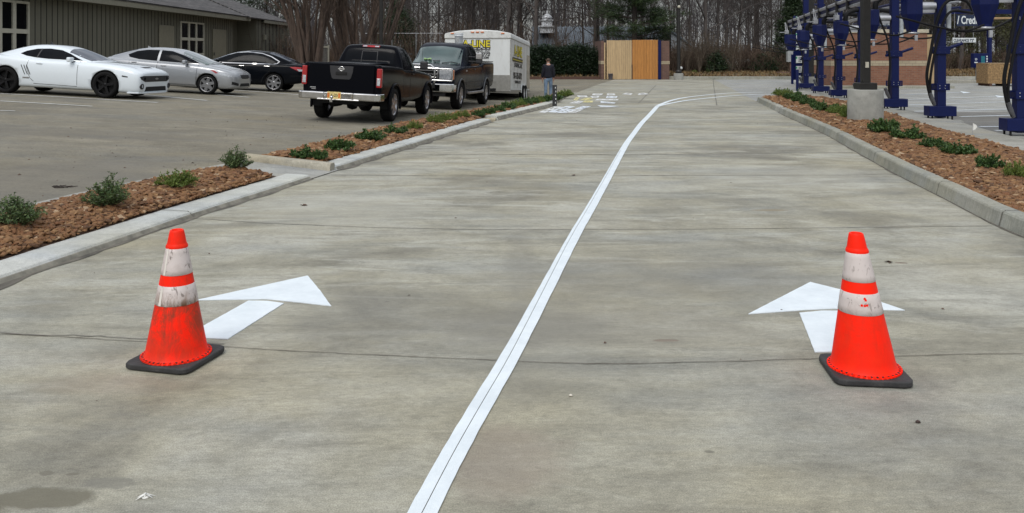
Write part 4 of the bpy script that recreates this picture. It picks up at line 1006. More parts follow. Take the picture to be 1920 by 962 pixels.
    br.box((-3.12, 0, 1.1), (.05, 1.5, .68)); br.build('bed_rail', M_darkplast, t, bevel=.008)
    an = MB(); an.tube([(1.5, -.80, 1.32), (1.46, -.82, 2.2)], .004, 5); an.build('aerial', M_under, t)
    return t
btruck = build_blue_pickup(); place_on_lot(btruck, -2.22, 27.99, radians(-100), 3.75, 1.74)
cl_ = [o for o in bpy.data.objects if o.name.startswith('cloth')][0]; cl_.parent = None
tag(cl_, 'lime green cloth lying at the foot of the blue pickup windscreen', 'cloth'); cl_.matrix_world = Matrix.LocRotScale(btruck.location, btruck.rotation_euler, None)

# ---- white enclosed trailer ----------------------------------------------------------
M_trl = mat('white_trailer_skin', (.60, .62, .61), .38, var=.05, scale=3, dirt=((.33, .31, .26), .22), stretch=(1, 1, .35))
M_trlcap = mat('trailer_cap', (.60, .61, .59), .45, var=.12, scale=4, dirt=((.28, .27, .25), .45))
M_alu = mat('brushed_aluminium', (.30, .295, .27), .42, .55, var=.15, scale=8)
M_yel = mat('yellow_vinyl', (.66, .56, .02), .5, var=.05)
M_vinylblk = mat('black_vinyl', (.02, .02, .02), .5)
def build_trailer():
    # origin on the ground below the middle of the front face, x runs back along the trailer
    t = empty('enclosed_trailer', 'white enclosed box trailer lettered in yellow and black behind the blue pickup', 'trailer')
    W, L, Z0, Z1 = 1.30, 6.3, .42, 2.66
    b = MB(); b.box((L / 2, 0, (Z0 + Z1) / 2), (L, 2 * W, Z1 - Z0)); b.build('box_body', M_trl, t, bevel=.02)
    c = MB()   # arched roof with rounded nose
    prof = [(-W - .012, Z1 - .16), (-W - .012, Z1 - .02), (-W + .03, Z1 + .04), (-W * .6, Z1 + .13), (0, Z1 + .18), (W * .6, Z1 + .13), (W - .03, Z1 + .04), (W + .012, Z1 - .02), (W + .012, Z1 - .16)]
    rings = []
    for x, s_, dz in ((-.03, 1, -.0), (-.012, 1, .0), (.10, 1, .0), (L, 1, .0)):
        k_ = {-.03: .0, -.012: .55, .10: 1, L: 1}[x]
        rings.append([(x, y, z if i in (0, len(prof) - 1) else Z1 - .16 + (z - (Z1 - .16)) * (.86 if k_ == 0 else .95 if k_ < 1 else 1)) for i, (y, z) in enumerate(prof)])
    n = len(prof); c.add([p for r in rings for p in r], [(r * n + i, r * n + i + 1, (r + 1) * n + i + 1, (r + 1) * n + i) for r in range(len(rings) - 1) for i in range(n - 1)], 0, True)
    c.add(rings[0], [tuple(range(n))]); c.add(rings[-1], [tuple(range(n))[::-1]])
    c.build('roof_cap', M_trlcap, t)
    v = MB(); v.box((1.6, .1, Z1 + .20), (.4, .4, .08)); v.build('roof_vent', M_trlcap, t, bevel=.02)
    for y in (-1.0, -.12, .12, .0, 1.0):
        if y == .0: pass
        m_ = MB(); m_.box((-.045, y * (1 if abs(y) > .5 else 1.6), Z1 + (.02 if abs(y) > .5 else .065)), (.035, .13, .05)); m_.build('marker_lamp', M_amber, t, bevel=.008)
    g = MB(); g.box((-.012, 0, .725), (.012, 2 * W - .03, .60)); g.build('stone_guard', M_alu, t)
    s_ = MB()
    for k in range(1, 3): s_.box((-.006, -W + k * 2 * W / 3, 1.75), (.006, .006, 1.35))
    for k in range(1, 6): s_.box((k * L / 6, -W - .004, 1.5), (.006, .006, 1.9))
    s_.box((-.010, 0, 1.04), (.014, 2 * W, .03)); s_.box((-.01, 0, Z1 - .17), (.02, 2 * W, .035))
    for q in (-W, W): s_.box((-.004, q, 1.45), (.03, .03, 1.9))
    s_.box((L / 2, -W - .006, Z0 + .02), (L, .015, .08)); s_.box((L / 2, -W - .006, Z1 - .17), (L, .02, .03)); s_.build('trim_strip', M_alu, t)
    rd = MB(); rd.box((L - .6, -W - .008, 1.3), (1.1, .012, 1.5)); rd.build('reflective_panel', mat('mottled_panel', (.36, .33, .27), .6, var=.5, scale=3), t)
    # lettering on the front (camera side), front faces -x; text runs from +y to -y
    fr = (pi / 2, 0, -pi / 2)
    def T(body, size, y, z, m, ex=.004, sx=1.0, dx=0, sh=0, off=0): return text(body, size, (-.014 - dx, y, z), fr, m, t, ex=ex, align='RIGHT', sx=sx, shear=sh, off=off)
    T('A-LINE', .37, -.49, 2.26, M_vinylblk, .002, .98, off=.03); T('A-LINE', .37, -.505, 2.26, M_yel, .003, .98, .003, off=.006)
    d = MB(); d.box((-.016, .02, 2.085), (.006, 1.06, .07), m=0)
    for k in range(6): d.box((-.020, -.42 + k * .17, 2.085), (.004, .10, .022), m=1)
    d.build('lettering', [M_vinylblk, M_trl], t)
    T('STRIPING, INC', .12, -.49, 1.99, M_vinylblk, sh=.3); T('335-8772', .18, -.49, 1.86, M_vinylblk, sh=.3, sx=1.1, off=.004); T('STRIPINGS.COM', .12, -.44, 1.73, M_vinylblk, sh=.3, off=.003)
    # side lettering (side faces -y, text reads towards +x)
    sr = (pi / 2, 0, 0)
    def Tq(body, size, x, z, m, ex=.004, dy=0, sx=1, off=0): return text(body, size, (x, -W - .014 - dy, z), sr, m, t, ex=ex, align='CENTER', sx=sx, off=off)
    Tq('A-LINE', .62, 2.2, 2.05, M_vinylblk, .002, sx=1.3, off=.02); Tq('A-LINE', .62, 2.2, 2.05, M_yel, dy=.003, sx=1.3, off=.004)
    d = MB(); d.box((2.1, -W - .012, 1.70), (3.1, .006, .17), m=0)
    for k in range(8): d.box((.8 + k * .38, -W - .016, 1.70), (.2, .004, .05), m=1)
    d.build('lettering', [M_vinylblk, M_yel], t)
    Tq('STRIPING, INC', .26, 2.3, 1.48, M_vinylblk, sx=1.5); Tq('901-335-8772', .36, 2.1, 1.05, M_vinylblk, sx=1.3, off=.004); Tq('STRIPINGS.COM', .17, 2.1, .80, M_vinylblk, sx=1.4)
    # fenders, wheels, jack
    f_ = MB()
    for x in (3.6, 4.35):
        P = [(x + cos(a) * .38, -W - .01, .36 + sin(a) * .38) for a in [pi * i / 14 for i in range(15)]]
        f_.tube(P, .03, 6)
        f_.lathe([(.36, -.02), (.36, .01)], 24, (x, -W + .0, .36), 'y', 1); f_.disc(.36, 24, (x, -W - .008, .37), 'y', 1)
    f_.build('fender', [M_trl, M_under], t)
    for x in (3.6, 4.35):
        for s in (-1, 1): wheel(t, x, s * (W - .0), s, .34, .21, .20, 5, M_trl if s < 0 else M_rim)
    hn = MB(); hn.prism([(-1.35, -.05), (0, -.75), (.3, -.75), (.3, .75), (0, .75), (-1.35, .05)], .44, .54); hn.build('drawbar', M_under, t, bevel=.01)
    ax = MB(); ax.box((L / 2, 0, .45), (L, 1.5, .1)); ax.build('chassis', M_under, t)
    return t
trl = build_trailer()
hd_ = radians(82)
fx, fy = -1.36, 33.2
trl.rotation_mode = 'XYZ'
trl.location = (fx, fy, -.34); trl.rotation_euler = (0, radians(2.6), hd_)
# ------------------------------------------------------------------ traffic cones
def cone_mats():
    def om(name, dirt):
        m = N(name); p = m.pos('Object'); n = m.noise(p, 5, 6, .65, .3)
        z = m.node('ShaderNodeSeparateXYZ', {0: p}).outputs[2]
        k = m.math('MULTIPLY', m.ramp(m.noise(m.pos('Object', (1, 1, .7), (.4, 0, 0)), 8, 8, .72, .6), [(.42, 0.), (.56, 1.)]), dirt)
        band = m.ramp(z, [(.05, .35), (.12, .45), (.20, .85), (.36, 1.), (.42, .35), (.66, .25)])
        k = m.math('MULTIPLY', k, band)
        streak = m.noise(m.pos('Object', (16, 16, 2.2), (2, 0, 0)), 1.0, 5, .6)
        k2 = m.math('MULTIPLY', m.ramp(streak, [(.50, 0.), (.64, 1.)]), dirt * .6)
        col = m.mix(k, (1.0, .016, .001), (.30, .045, .02)); col = m.mix(m.math('MULTIPLY', k2, band), col, (.10, .04, .022))
        col = m.mix(m.math('MULTIPLY', m.ramp(m.noise(p, 14, 4), [(.5, 0.), (.75, 1.)]), .25), col, (1.0, .04, .006))
        m.set(Base_Color=col, Roughness=.5, Specular_IOR_Level=.18); m.b.inputs['Subsurface Weight'].default_value = 0.0
        m.bump(m.noise(p, 30, 4), .12, .004); return m.mat
    def wm(name, dirt, seed):
        m = N(name); p = m.pos('Object', loc=(seed, 0, 0))
        n = m.noise(p, 9, 7, .75, .8); n2 = m.noise(m.pos('Object', (40, 40, 14), (seed, 3, 0)), 1, 4, .6, 1.5)
        sc = m.ramp(n2, [(.60, 0.), (.635, 1.)]); z = m.node('ShaderNodeSeparateXYZ', {0: m.pos('Object')}).outputs[2]
        low = m.ramp(z, [(.32, 1.), (.37, .55), (.40, .12), (.45, .2), (.60, .12)])
        k = m.math('MULTIPLY', m.ramp(n, [(.45, 0.), (.60, 1.)]), m.math('MULTIPLY', low, dirt))
        col = m.mix(k, (.60, .535, .51), (.17, .085, .04)); col = m.mix(m.math('MULTIPLY', sc, .35 + dirt * .35), col, (.10, .075, .06))
        col = m.mix(m.math('MULTIPLY', m.ramp(m.noise(p, 3, 3), [(.5, 0.), (.7, 1.)]), .25), col, (.48, .44, .40))
        m.set(Base_Color=col, Roughness=.5); return m.mat
    return om('scuffed_orange', 1.0), wm('scuffed_collar', 1.0, 2.3), om('clean_orange', .22), wm('clean_collar', .35, 6.1)
OM1, WM1, OM2, WM2 = cone_mats()
M_rubber = mat('cone_base_rubber', (.030, .030, .031), .72, var=.35, scale=9, bump=.3, bscale=60, dirt=((.07, .065, .06), .5))
def cone(loc, rz, om, wm, label, lean, seedbits):
    t = empty('traffic_cone', label, 'traffic cone', (*loc, 0), rz, 'orange cones across the drive'); t.scale = (1, 1, .955 if om is OM1 else .985)
    h = .184; c_ = .045
    b = MB(); b.prism([(-h + c_, -h), (h - c_, -h), (h - .012, -h + .012), (h, -h + c_), (h, h - c_), (h - .012, h - .012), (h - c_, h), (-h + c_, h), (-h + .012, h - .012), (-h, h - c_), (-h, -h + c_), (-h + .012, -h + .012)], .004, .036)
    b.build('rubber_base', M_rubber, t, bevel=.009, seg=3)
    L = lean
    b = MB(); R = lambda z: .156 + (.0345 - .156) * (z - .04) / (.712 - .04)
    b.lathe([(.172, .036), (.172, .041), (.160, .043), (.156, .055)] + [(R(z), z) for z in rng(.06, .69, .03)] + [(.036, .700), (.0345, .708), (.030, .712), (.026, .709), (.025, .66), (.023, .60)], 56, lean=L)
    # moulded scallops round the foot
    for k in range(44):
        a = 2 * pi * k / 44; b.box((cos(a) * .1665 , sin(a) * .1665, .042), (.016, .013, .008), rot=a)
    # ridge at the foot of the tip
    b.lathe([(R(.625) + .0005, .6), (R(.62) + .004, .622), (R(.63) + .004, .630), (R(.64) + .0005, .64)], 48, lean=L)
    b.build('cone_body', om, t)
    dd = MB()
    for k in range(36):
        a = 2 * pi * (k + .5) / 36; dd.lathe([(0, .0475), (.0055, .0472), (.0058, .040)], 7, (cos(a) * .163 , sin(a) * .163, 0), 'z')
    dd.build('foot_rivets', M_under, t)
    for (z0, z1) in ((.478, .622), (.322, .424)):
        b = MB(); b.lathe([(R(z0) + .0005, z0)] + [(R(z) + .0022, z) for z in rng(z0 + .001, z1 - .001, .03)] + [(R(z1) + .0005, z1)], 56, lean=L)
        o = b.build('reflective_collar', wm, t)
        if wm is WM1:   # taped overlap seam
            q = MB(); a = -1.9
            q.add([(cos(a + d) * (R(z) + .0032) + L[0] * z, sin(a + d) * (R(z) + .0032) + L[1] * z, z) for z in (z0 + .003, z1 - .003) for d in (0, .16)], [(0, 1, 3, 2)])
            q.build('collar_seam', mat('collar_tape', (.68, .64, .58), .5, var=.1), o)
    if seedbits:
        q = MB(); R_ = random.Random(3)
        for (dx, z) in ((-.002, .405), (.001, .398), (-.004, .372), (.004, .374), (-.014, .373)):
            a = -pi / 2 + dx * 14; r = R(z) + .0032; s_ = .006
            pts = [(cos(a + u * .075) * r + L[0] * z, sin(a + u * .075) * r + L[1] * z, z + v * s_) for u, v in ((-.8, -1), (.5, -1.2), (.9, .2), (.1, 1.2), (-.7, .6))]
            q.add(pts, [(0, 1, 2, 3, 4)])
        q.build('torn_spot', om, t)
    return t
cone((-1.742, 4.43), radians(-14), OM1, WM1, 'scuffed orange cone with grimy white collars, on the left half of the drive', (.004, 0), False)
cone((1.752, 4.245), radians(-6), OM2, WM2, 'clean bright orange cone standing on the right half of the drive', (-.055, 0), True)

# ------------------------------------------------------------------ shrubs
def leafmat(name, cols):
    m = N(name); r = m.node('ShaderNodeNewGeometry').outputs['Random Per Island']; n = len(cols)
    c = m.ramp(r, [(i / (n - 1), cl) for i, cl in enumerate(cols)])
    m.set(Base_Color=c, Roughness=.5, Specular_IOR_Level=.35); return m.mat
M_leafA = leafmat('shrub_leaf_grey_green', [(.035, .065, .018), (.06, .105, .030), (.09, .145, .045), (.05, .085, .035), (.15, .19, .07)])
M_leafB = leafmat('shrub_leaf_dark', [(.018, .045, .010), (.03, .068, .015), (.048, .098, .022), (.08, .135, .035)])
M_leafC = leafmat('shrub_leaf_yellow_green', [(.06, .095, .015), (.10, .14, .022), (.14, .19, .035), (.07, .12, .02)])
M_twig = mat('shrub_twig', (.06, .04, .025), .9, var=.4)
M_bloom = mat('small_white_bloom', (.7, .7, .66), .6)
def shrub_proto(kind, seed, upright, leaves, m, flowers=0):
    R = random.Random(seed); t = empty('shrub', 'shrub', 'shrub')
    fol, st, fl = MB(), MB(), MB()
    ns = {'A': 62, 'B': 58, 'C': 62}[kind]
    for k in range(ns):
        a = R.uniform(0, 6.28); rad = sqrt(R.random()); el_ = (1 - rad * .8) * pi / 2 * (1 if upright else .8) + .12
        H = (1.0 if upright else .72) * R.uniform(.72, 1.06) * (1 - .22 * rad); d = Vector((cos(a) * cos(el_), sin(a) * cos(el_), sin(el_)))
        base = Vector((cos(a) * .07 * rad, sin(a) * .07 * rad, 0)); side = Vector((R.uniform(-.2, .2), R.uniform(-.2, .2), 0))
        spread = .55 if upright else .95
        P = [base + Vector((d.x * spread * u, d.y * spread * u, d.z * H * u)) + side * u * u * .5 for u in (0, .35, .7, 1)]
        st.tube(P, [.012, .009, .006, .002], 4, sm=False)
        def at(u):
            i = min(2, int(u * 3)); f = u * 3 - i; return P[i].lerp(P[i + 1], f)
        nl = leaves
        for j in range(nl):
            u = R.uniform(.22, 1.0) ** .8; c = at(min(u, .999)) + Vector((R.gauss(0, .035), R.gauss(0, .035), R.gauss(0, .03)))
            b2 = R.uniform(0, 6.28); up = R.uniform(.1, 1.2); ld = Vector((cos(b2) * cos(up), sin(b2) * cos(up), sin(up)))
            L = R.uniform(.055, .10) * (1 if kind != 'B' else 1.35); wv = ld.cross(Vector((R.uniform(-1, 1), R.uniform(-1, 1), R.uniform(.2, 1)))).normalized() * L * (.2 if kind == 'A' else .42 if kind == 'B' else .3)
            q = ld.cross(wv).normalized() * L * .08
            fol.add([c, c + ld * L * .45 + wv - q, c + ld * L, c + ld * L * .45 - wv - q], [(0, 1, 2), (0, 2, 3)])
        if flowers and R.random() < flowers:
            c = at(R.uniform(.5, .95))
            for j in range(5):
                a2 = j * 1.256; fl.add([c, c + Vector((cos(a2) * .022, sin(a2) * .022, .008)), c + Vector((cos(a2 + .9) * .022, sin(a2 + .9) * .022, .008))], [(0, 1, 2)])
    fol.build('foliage', m, t); st.build('stems', M_twig, t)
    if fl.v: fl.build('blossom', M_bloom, t)
    return t
protoA = [shrub_proto('A', s, True, 44, M_leafA, .3) for s in (11, 12)]
protoB = [shrub_proto('B', s, False, 44, M_leafB) for s in (21, 22)]
protoC = [shrub_proto('C', s, False, 48, M_leafC) for s in (31,)]
# px of stem foot, row of foot, height in px, type
SL1 = [(28, 422, 56, 'A', 1.35, 'big leafy shrub cut by the left edge, nearest in the left bed'), (203, 386, 56, 'A', 1.2, 'grey green shrub second from the camera in the left bed'),
       (330, 350, 38, 'C', 1.45, 'low yellow green shrub in the near left bed, between two taller ones'), (443, 317, 40, 'A', 1.1, 'upright shrub at the far end of the near left bed')]
SL2 = [(566, 297, 26, 'B', 1.25), (598, 301, 24, 'B', 1.1), (637, 283, 30, 'B', 1.35), (694, 264, 26, 'B', 1.6), (742, 252, 22, 'B', 1.5), (778, 244, 22, 'C', 1.1), (815, 232, 24, 'C', 1.2), (840, 228, 22, 'C', 1.2), (866, 222, 20, 'C', 1.2)]
SL3 = [(897, 219, 16, 'B', 1.3), (915, 215, 17, 'B', 1.3), (934, 211, 17, 'B', 1.2), (953, 207, 20, 'B', 1.2), (960, 203, 18, 'C', 1.1), (972, 201, 19, 'C', 1.2), (984, 199, 19, 'B', 1.2), (997, 196, 17, 'B', 1.2), (1009, 194, 17, 'C', 1.2), (1021, 192, 17, 'B', 1.1), (1031, 190, 14, 'B', 1.2), (1044, 188, 15, 'B', 1.2), (1060, 181, 17, 'C', 1.4)]
SR = [(1908, 334, 38, 'C', 1.25, 'yellow green shrub cut by the right edge, nearest in the right bed'), (1857, 316, 30, 'B', 1.6, 'bright green low shrub second from the camera in the right bed'), (1798, 291, 28, 'B', 2.0, 'spreading shrub third from the camera in the right bed'),
      (1752, 278, 24, 'B', 1.9, 'dark spreading shrub fourth from the camera in the right bed'), (1702, 262, 29, 'B', 1.9, 'dark shrub fifth from the camera in the right bed'), (1656, 250, 32, 'B', 1.7, 'dark shrub right in front of the round concrete lamp base'),
      (1594, 222, 26, 'C', 1.5, 'olive shrub against the left of the round concrete lamp base')]
SR2 = [(1573, 215, 24, 'C', 1.4), (1552, 210, 22, 'B', 1.5), (1534, 205, 16, 'B', 1.5), (1516, 198, 18, 'B', 1.4), (1503, 193, 18, 'B', 1.5), (1489, 188, 20, 'B', 1.5), (1474, 183, 20, 'C', 1.3), (1464, 180, 18, 'C', 1.3)]
used = {}
def put_shrub(px, py, hp, kind, wide, label, bedz, group, k):
    g = .1
    for _ in range(10):
        X, Y = G(px, py, g); g = bedz(X, Y)
    s_ = F / Y; H = hp / s_
    pr = {'A': protoA, 'B': protoB, 'C': protoC}[kind]; p = pr[k % len(pr)]
    hz = H * 1.12 / (1.0 if kind == 'A' else .78); hw = H * wide * (1.35 if kind == 'A' else 1.12) / (1.15 if kind == 'A' else 1.5)
    if id(p) not in used: used[id(p)] = 1; o = p; o.location = (X, Y, g - .01); o['label'] = label; o['group'] = group
    else: o = dup(p, (X, Y, g - .01), None, None, label, group)
    o.rotation_euler = (0, 0, k * 2.4); o.scale = (hw, hw, hz)
gl, gr_ = 'young shrubs planted in the left beds', 'young shrubs planted in the right bed'
k = 0
for q in SL1: put_shrub(*q[:5], q[5], bed_zL, gl, k); k += 1
for i, q in enumerate(SL2): put_shrub(*q[:5], '%s shrub, %s from the near end of the middle left bed' % ({'B': 'low dark green', 'C': 'rounded olive'}[q[3]], ORD[i]), bed_zL, gl, k); k += 1
for i, q in enumerate(SL3): put_shrub(*q[:5], '%s shrub, %s from the near end of the far left bed' % ({'B': 'small dark green', 'C': 'small olive'}[q[3]], ORD[i]), bed_zL, gl, k); k += 1
for q in SR: put_shrub(q[0], q[1], q[2], q[3], q[4] * .82, q[5], bed_zR, gr_, k); k += 1
for i, q in enumerate(SR2): put_shrub(*q[:5], '%s shrub, %s behind the round concrete lamp base in the right bed' % ({'B': 'small dark green', 'C': 'small olive'}[q[3]], ORD[i + 1]), bed_zR, gr_, k); k += 1

# ------------------------------------------------------------------ building on the left (siding, shingled hip roof)
def sidingmat():
    m = N('olive_siding'); p = m.pos('Object')
    c = m.ramp(m.noise(p, .6, 5, .6), [(.3, (.118, .113, .083)), (.7, (.15, .144, .108))]); m.set(Base_Color=c, Roughness=.75); m.bump(m.noise(m.pos('Object', (1, 1, .15)), 30, 3), .15, .01); return m.mat
M_side = sidingmat(); M_trimw = mat('cream_trim', (.46, .44, .36), .6, var=.1); M_fascia = mat('tan_fascia', (.22, .21, .16), .65, var=.15)
M_door = mat('tan_door', (.22, .205, .15), .6, var=.12)
def shinglemat():
    m = N('grey_shingle'); p = m.pos('Object', (1, 1, 1)); 
    br = m.node('ShaderNodeTexBrick', {'Vector': m.node('ShaderNodeMapping', {0: m.node('ShaderNodeTexCoord').outputs['Object'], 'Rotation': (0, 0, pi / 2)}).outputs[0], 'Scale': 1.0, 'Mortar Size': .02, 'Brick Width': .9, 'Row Height': .14, 'Color1': (.060, .056, .055, 1), 'Color2': (.115, .108, .106, 1), 'Mortar': (.03, .03, .03, 1), 'Bias': 0.0})
    c = m.mix(.6, br.outputs['Color'], m.ramp(m.noise(p, 2.5, 5), [(.3, (.3,) * 3), (.7, (.7,) * 3)]), 'OVERLAY'); m.set(Base_Color=c, Roughness=.9); return m.mat
M_shing = shinglemat()
BX = -18.0
def bld_z(y): return lot_z(BX + .5, y) - .3
bd = empty('office_building', 'low olive sided building with grey shingle roof along the parking lot', 'building', (BX, 45, 0))
Y0, Y1, Y2 = 20, 55, 66
WT = 3.9
b = MB(); b.box((-6, (Y0 + Y1) / 2 - 45, 1.6), (12, Y1 - Y0, 4.6)); 
y = Y0 + .2
while y < Y1 - .1:
    b.box((.004, y - 45, 1.7), (.012, .034, 4.3), m=1); y += .40
b.build('wall', [M_side, M_under], bd)
b = MB(); wz = .45; b.box((-5.8 + wz, (Y1 + 3 + Y2) / 2 - 45, 1.6), (12, Y2 - Y1 - 3, 4.6)); b.box((-6.2, Y1 + 1.5 - 45, 1.6), (11, 3.1, 4.6))
y = Y1 + 3.3
while y < Y2: b.box((.204 + wz, y - 45, 1.7), (.012, .12, 4.3), m=1); y += .9
b.build('wall', [M_side, M_under], bd)
b = MB(); b.box((.62, (Y0 + Y1) / 2 - 45 + .5, WT - .10), (.06, Y1 - Y0 + 1, .30)); b.box((.86, (Y1 + Y2) / 2 - 45 + 2.3, WT - .13), (.06, Y2 - Y1 - 3.4, .28)); b.box((.2, Y1 + 1 - 45, WT - .1), (1.3, .06, .3))
b.box((.1, Y2 + .2 - 45, WT - .13), (1.5, .06, .28))
b.build('fascia', M_fascia, bd)
b = MB(); b.box((.3, (Y0 + Y1) / 2 - 45 + .5, WT - .22), (.62, Y1 - Y0 + 1, .04)); b.box((.45, (Y1 + Y2) / 2 - 45 + 2.3, WT - .24), (.8, Y2 - Y1 - 3.4, .04)); b.build('soffit', M_side, bd)
b = MB(); ex = .70
def slope(x): return WT + .05 + (ex - x) * .42
RL = -6.4
b.add([(ex, Y0 - 45, slope(ex)), (ex, Y1 + 1.2 - 45, slope(ex)), (RL, Y1 + 1.2 - 45, slope(RL)), (RL, Y0 - 45, slope(RL)), (-13.5, Y0 - 45, WT), (-13.5, Y1 + 1.2 - 45, WT)], [(0, 1, 2, 3), (3, 2, 5, 4), (1, 5, 2)])
e2 = .92; b.add([(e2, Y1 + .8 - 45, WT), (e2, Y2 + .4 - 45, WT), (e2 - 6.2, Y2 - 5.8 - 45, WT + 2.7), (e2 - 6.2, Y1 + .8 - 45, WT + 2.7), (-12, Y2 + .4 - 45, WT)], [(0, 1, 2, 3), (1, 4, 2)])
rf = b.build('roof', M_shing, bd); md = rf.modifiers.new('s', 'SOLIDIFY'); md.thickness = .08
def window(y0, y1, z0, z1, cols, rows, name='window'):
    b = MB(); yc = (y0 + y1) / 2 - 45; fw = .09
    b.box((.035, yc, z1 + fw / 2), (.11, y1 - y0 + 2 * fw, fw)); b.box((.035, yc, z0 - fw / 2), (.13, y1 - y0 + 2 * fw, fw))
    for yy in (y0 - fw / 2, y1 + fw / 2): b.box((.035, yy - 45, (z0 + z1) / 2), (.11, fw, z1 - z0))
    for i in range(1, cols): b.box((.032, y0 + (y1 - y0) * i / cols - 45, (z0 + z1) / 2), (.10, .20, z1 - z0))
    for j in range(1, rows): b.box((.034, yc, z0 + (z1 - z0) * j / rows), (.102, y1 - y0, .16))
    o = b.build(name, M_trimw, bd)
    g = MB(); g.box((.010, yc, (z0 + z1) / 2), (.03, y1 - y0, z1 - z0)); g.build('pane', M_glass, o)
window(28.2, 31.6, 1.35, 3.38, 4, 2)
window(46.3, 49.6, .60, 3.2, 3, 3)
M_dark = mat('dark_hardware', (.02, .02, .02), .5)
for (ya, yb) in ((43.4, 45.3), (51.2, 53.6)):
    b = MB(); b.box((.045, (ya + yb) / 2 - 45, 1.45), (.05, yb - ya, 3.1)); o = b.build('door', M_door, bd, bevel=.01)
    h = MB(); h.box((.09, ya + .12 - 45, 1.5), (.05, .06, .18)); h.build('hinge', M_dark, o)
b = MB(); b.box((.75, 59.6 - 45, 2.65), (.12, .35, .35)); b.build('wall_lamp', M_fascia, bd); b = MB(); b.tube([(.75, 64.2 - 45, 3.0), (.75, 64.2 - 45, .8)], .04, 6); b.build('conduit', M_fascia, bd)
b = MB(); b.box((.8, 65.3 - 45, 1.3), (.3, .7, 1.3)); b.build('meter_box', mat('grey_box', (.10, .11, .115), .5), bd)

# ------------------------------------------------------------------ dumpster enclosure
def woodmat(name, c, var=.3):
    m = N(name); r = m.node('ShaderNodeNewGeometry').outputs['Random Per Island']
    a = m.ramp(r, [(0, tuple(x * .93 for x in c)), (1, tuple(x * 1.07 for x in c))])
    g = m.noise(m.pos('Object', (9, 9, .7)), 3, 6, .6, .6); a = m.mix(.55, a, m.ramp(g, [(.3, (.3,) * 3), (.7, (.68,) * 3)]), 'OVERLAY')
    m.set(Base_Color=a, Roughness=.7); return m.mat
M_pale = woodmat('pale_boards', (.46, .33, .18)); M_oran = woodmat('orange_stained_boards', (.40, .175, .04)); M_osb = mat('pressed_wood_board', (.26, .165, .075), .85, var=.6, scale=14, dirt=((.12, .07, .03), .5))
def brickmat(name, c1, c2, mort, w_=.24, h_=.082):
    m = N(name); tc = m.node('ShaderNodeTexCoord').outputs['Object']; s = m.node('ShaderNodeSeparateXYZ', {0: tc})
    u = m.math('ADD', s.outputs[0], s.outputs[1]); v = m.node('ShaderNodeCombineXYZ', {0: u, 1: s.outputs[2]}).outputs[0]
    br = m.node('ShaderNodeTexBrick', {'Vector': v, 'Scale': 1.0, 'Mortar Size': .009, 'Brick Width': w_, 'Row Height': h_, 'Color1': (*c1, 1), 'Color2': (*c2, 1), 'Mortar': (*mort, 1), 'Bias': -.1})
    c = m.mix(.35, br.outputs['Color'], m.ramp(m.noise(tc, 3, 5), [(.3, (.35,) * 3), (.7, (.65,) * 3)]), 'OVERLAY'); m.set(Base_Color=c, Roughness=.88); m.bump(br.outputs['Fac'], -.3, .01); return m.mat
M_brick = brickmat('red_brown_brick', (.185, .078, .046), (.245, .11, .064), (.20, .135, .10)); M_tanb = brickmat('tan_block', (.32, .27, .185), (.38, .32, .22), (.22, .18, .13), .30, .11)
M_brick2 = brickmat('brown_brick', (.115, .062, .050), (.15, .08, .062), (.14, .10, .08))
M_blue = mat('blue_powder_coat', (.002, .007, .060), .45, var=.10, spec=.25)
M_conc = mat('cast_concrete', (.25, .25, .225), .85, var=.22, scale=3, bump=.25, bscale=30, dirt=((.16, .155, .14), .5))
EY = 50.1
en = empty('bin_enclosure', 'brick bin enclosure with pale and orange wooden gates', 'enclosure', (0, EY, 0))
def ex_(px): return (px - 960) * EY / F
b = MB(); ys_ = EY + 1.6
def wallbox(b, x0, x1, y0, y1, z0, z1, m=0): b.box(((x0 + x1) / 2, (y0 + y1) / 2 - EY, (z0 + z1) / 2), (x1 - x0, y1 - y0, z1 - z0), m=m)
wallbox(b, ex_(1127), ex_(1132.5), EY - .05, EY + 3.6, 0, 2.27); wallbox(b, ex_(1239), ex_(1255), EY - .02, EY + 3.6, 0, 2.27); wallbox(b, ex_(1132), ex_(1240), EY + 3.3, EY + 3.6, 0, 2.2)
b.build('brick_wall', M_brick2, en)
b = MB(); wallbox(b, ex_(1126.6), ex_(1132.9), EY - .065, EY + 3.62, .90, 1.09); wallbox(b, ex_(1238.7), ex_(1255.5), EY - .04, EY + 3.62, .90, 1.08); b.build('pale_course', M_tanb, en)
def boards(px0, px1, z0, z1, n, m, name, y=EY - .10, th=.03):
    b = MB(); x0, x1 = ex_(px0), ex_(px1); w_ = (x1 - x0) / n
    for i in range(n): b.box((x0 + (i + .5) * w_, y - EY, (z0 + z1) / 2 + .006 * random.uniform(-1, 1)), (w_ - .009, th, z1 - z0))
    o = b.build(name, m, en); f = MB()
    f.box(((x0 + x1) / 2, y - EY + .04, z0 + .3), (x1 - x0, .04, .09)); f.box(((x0 + x1) / 2, y - EY + .04, z1 - .3), (x1 - x0, .04, .09)); f.box(((x0 + x1) / 2, y - EY + .025, (z0 + z1) / 2), (x1 - x0 - .03, .012, z1 - z0 - .05)); f.build('gate_frame', M_under, o); return o
boards(1132.2, 1134.8, .02, 2.17, 1, M_pale, 'side_board'); boards(1137, 1184, .02, 2.30, 12, M_pale, 'gate'); g2 = boards(1185, 1233, .02, 2.32, 9, M_oran, 'gate')
b = MB(); b.box((ex_(1184.6), -.13, .45), (.05, .03, .85)); b.build('gate_bolt', M_dark, g2)
b = MB(); wallbox(b, ex_(1233.6), ex_(1238.6), EY - .16, EY - .05, 0, 2.30); b.build('gate_post', M_blue, en)
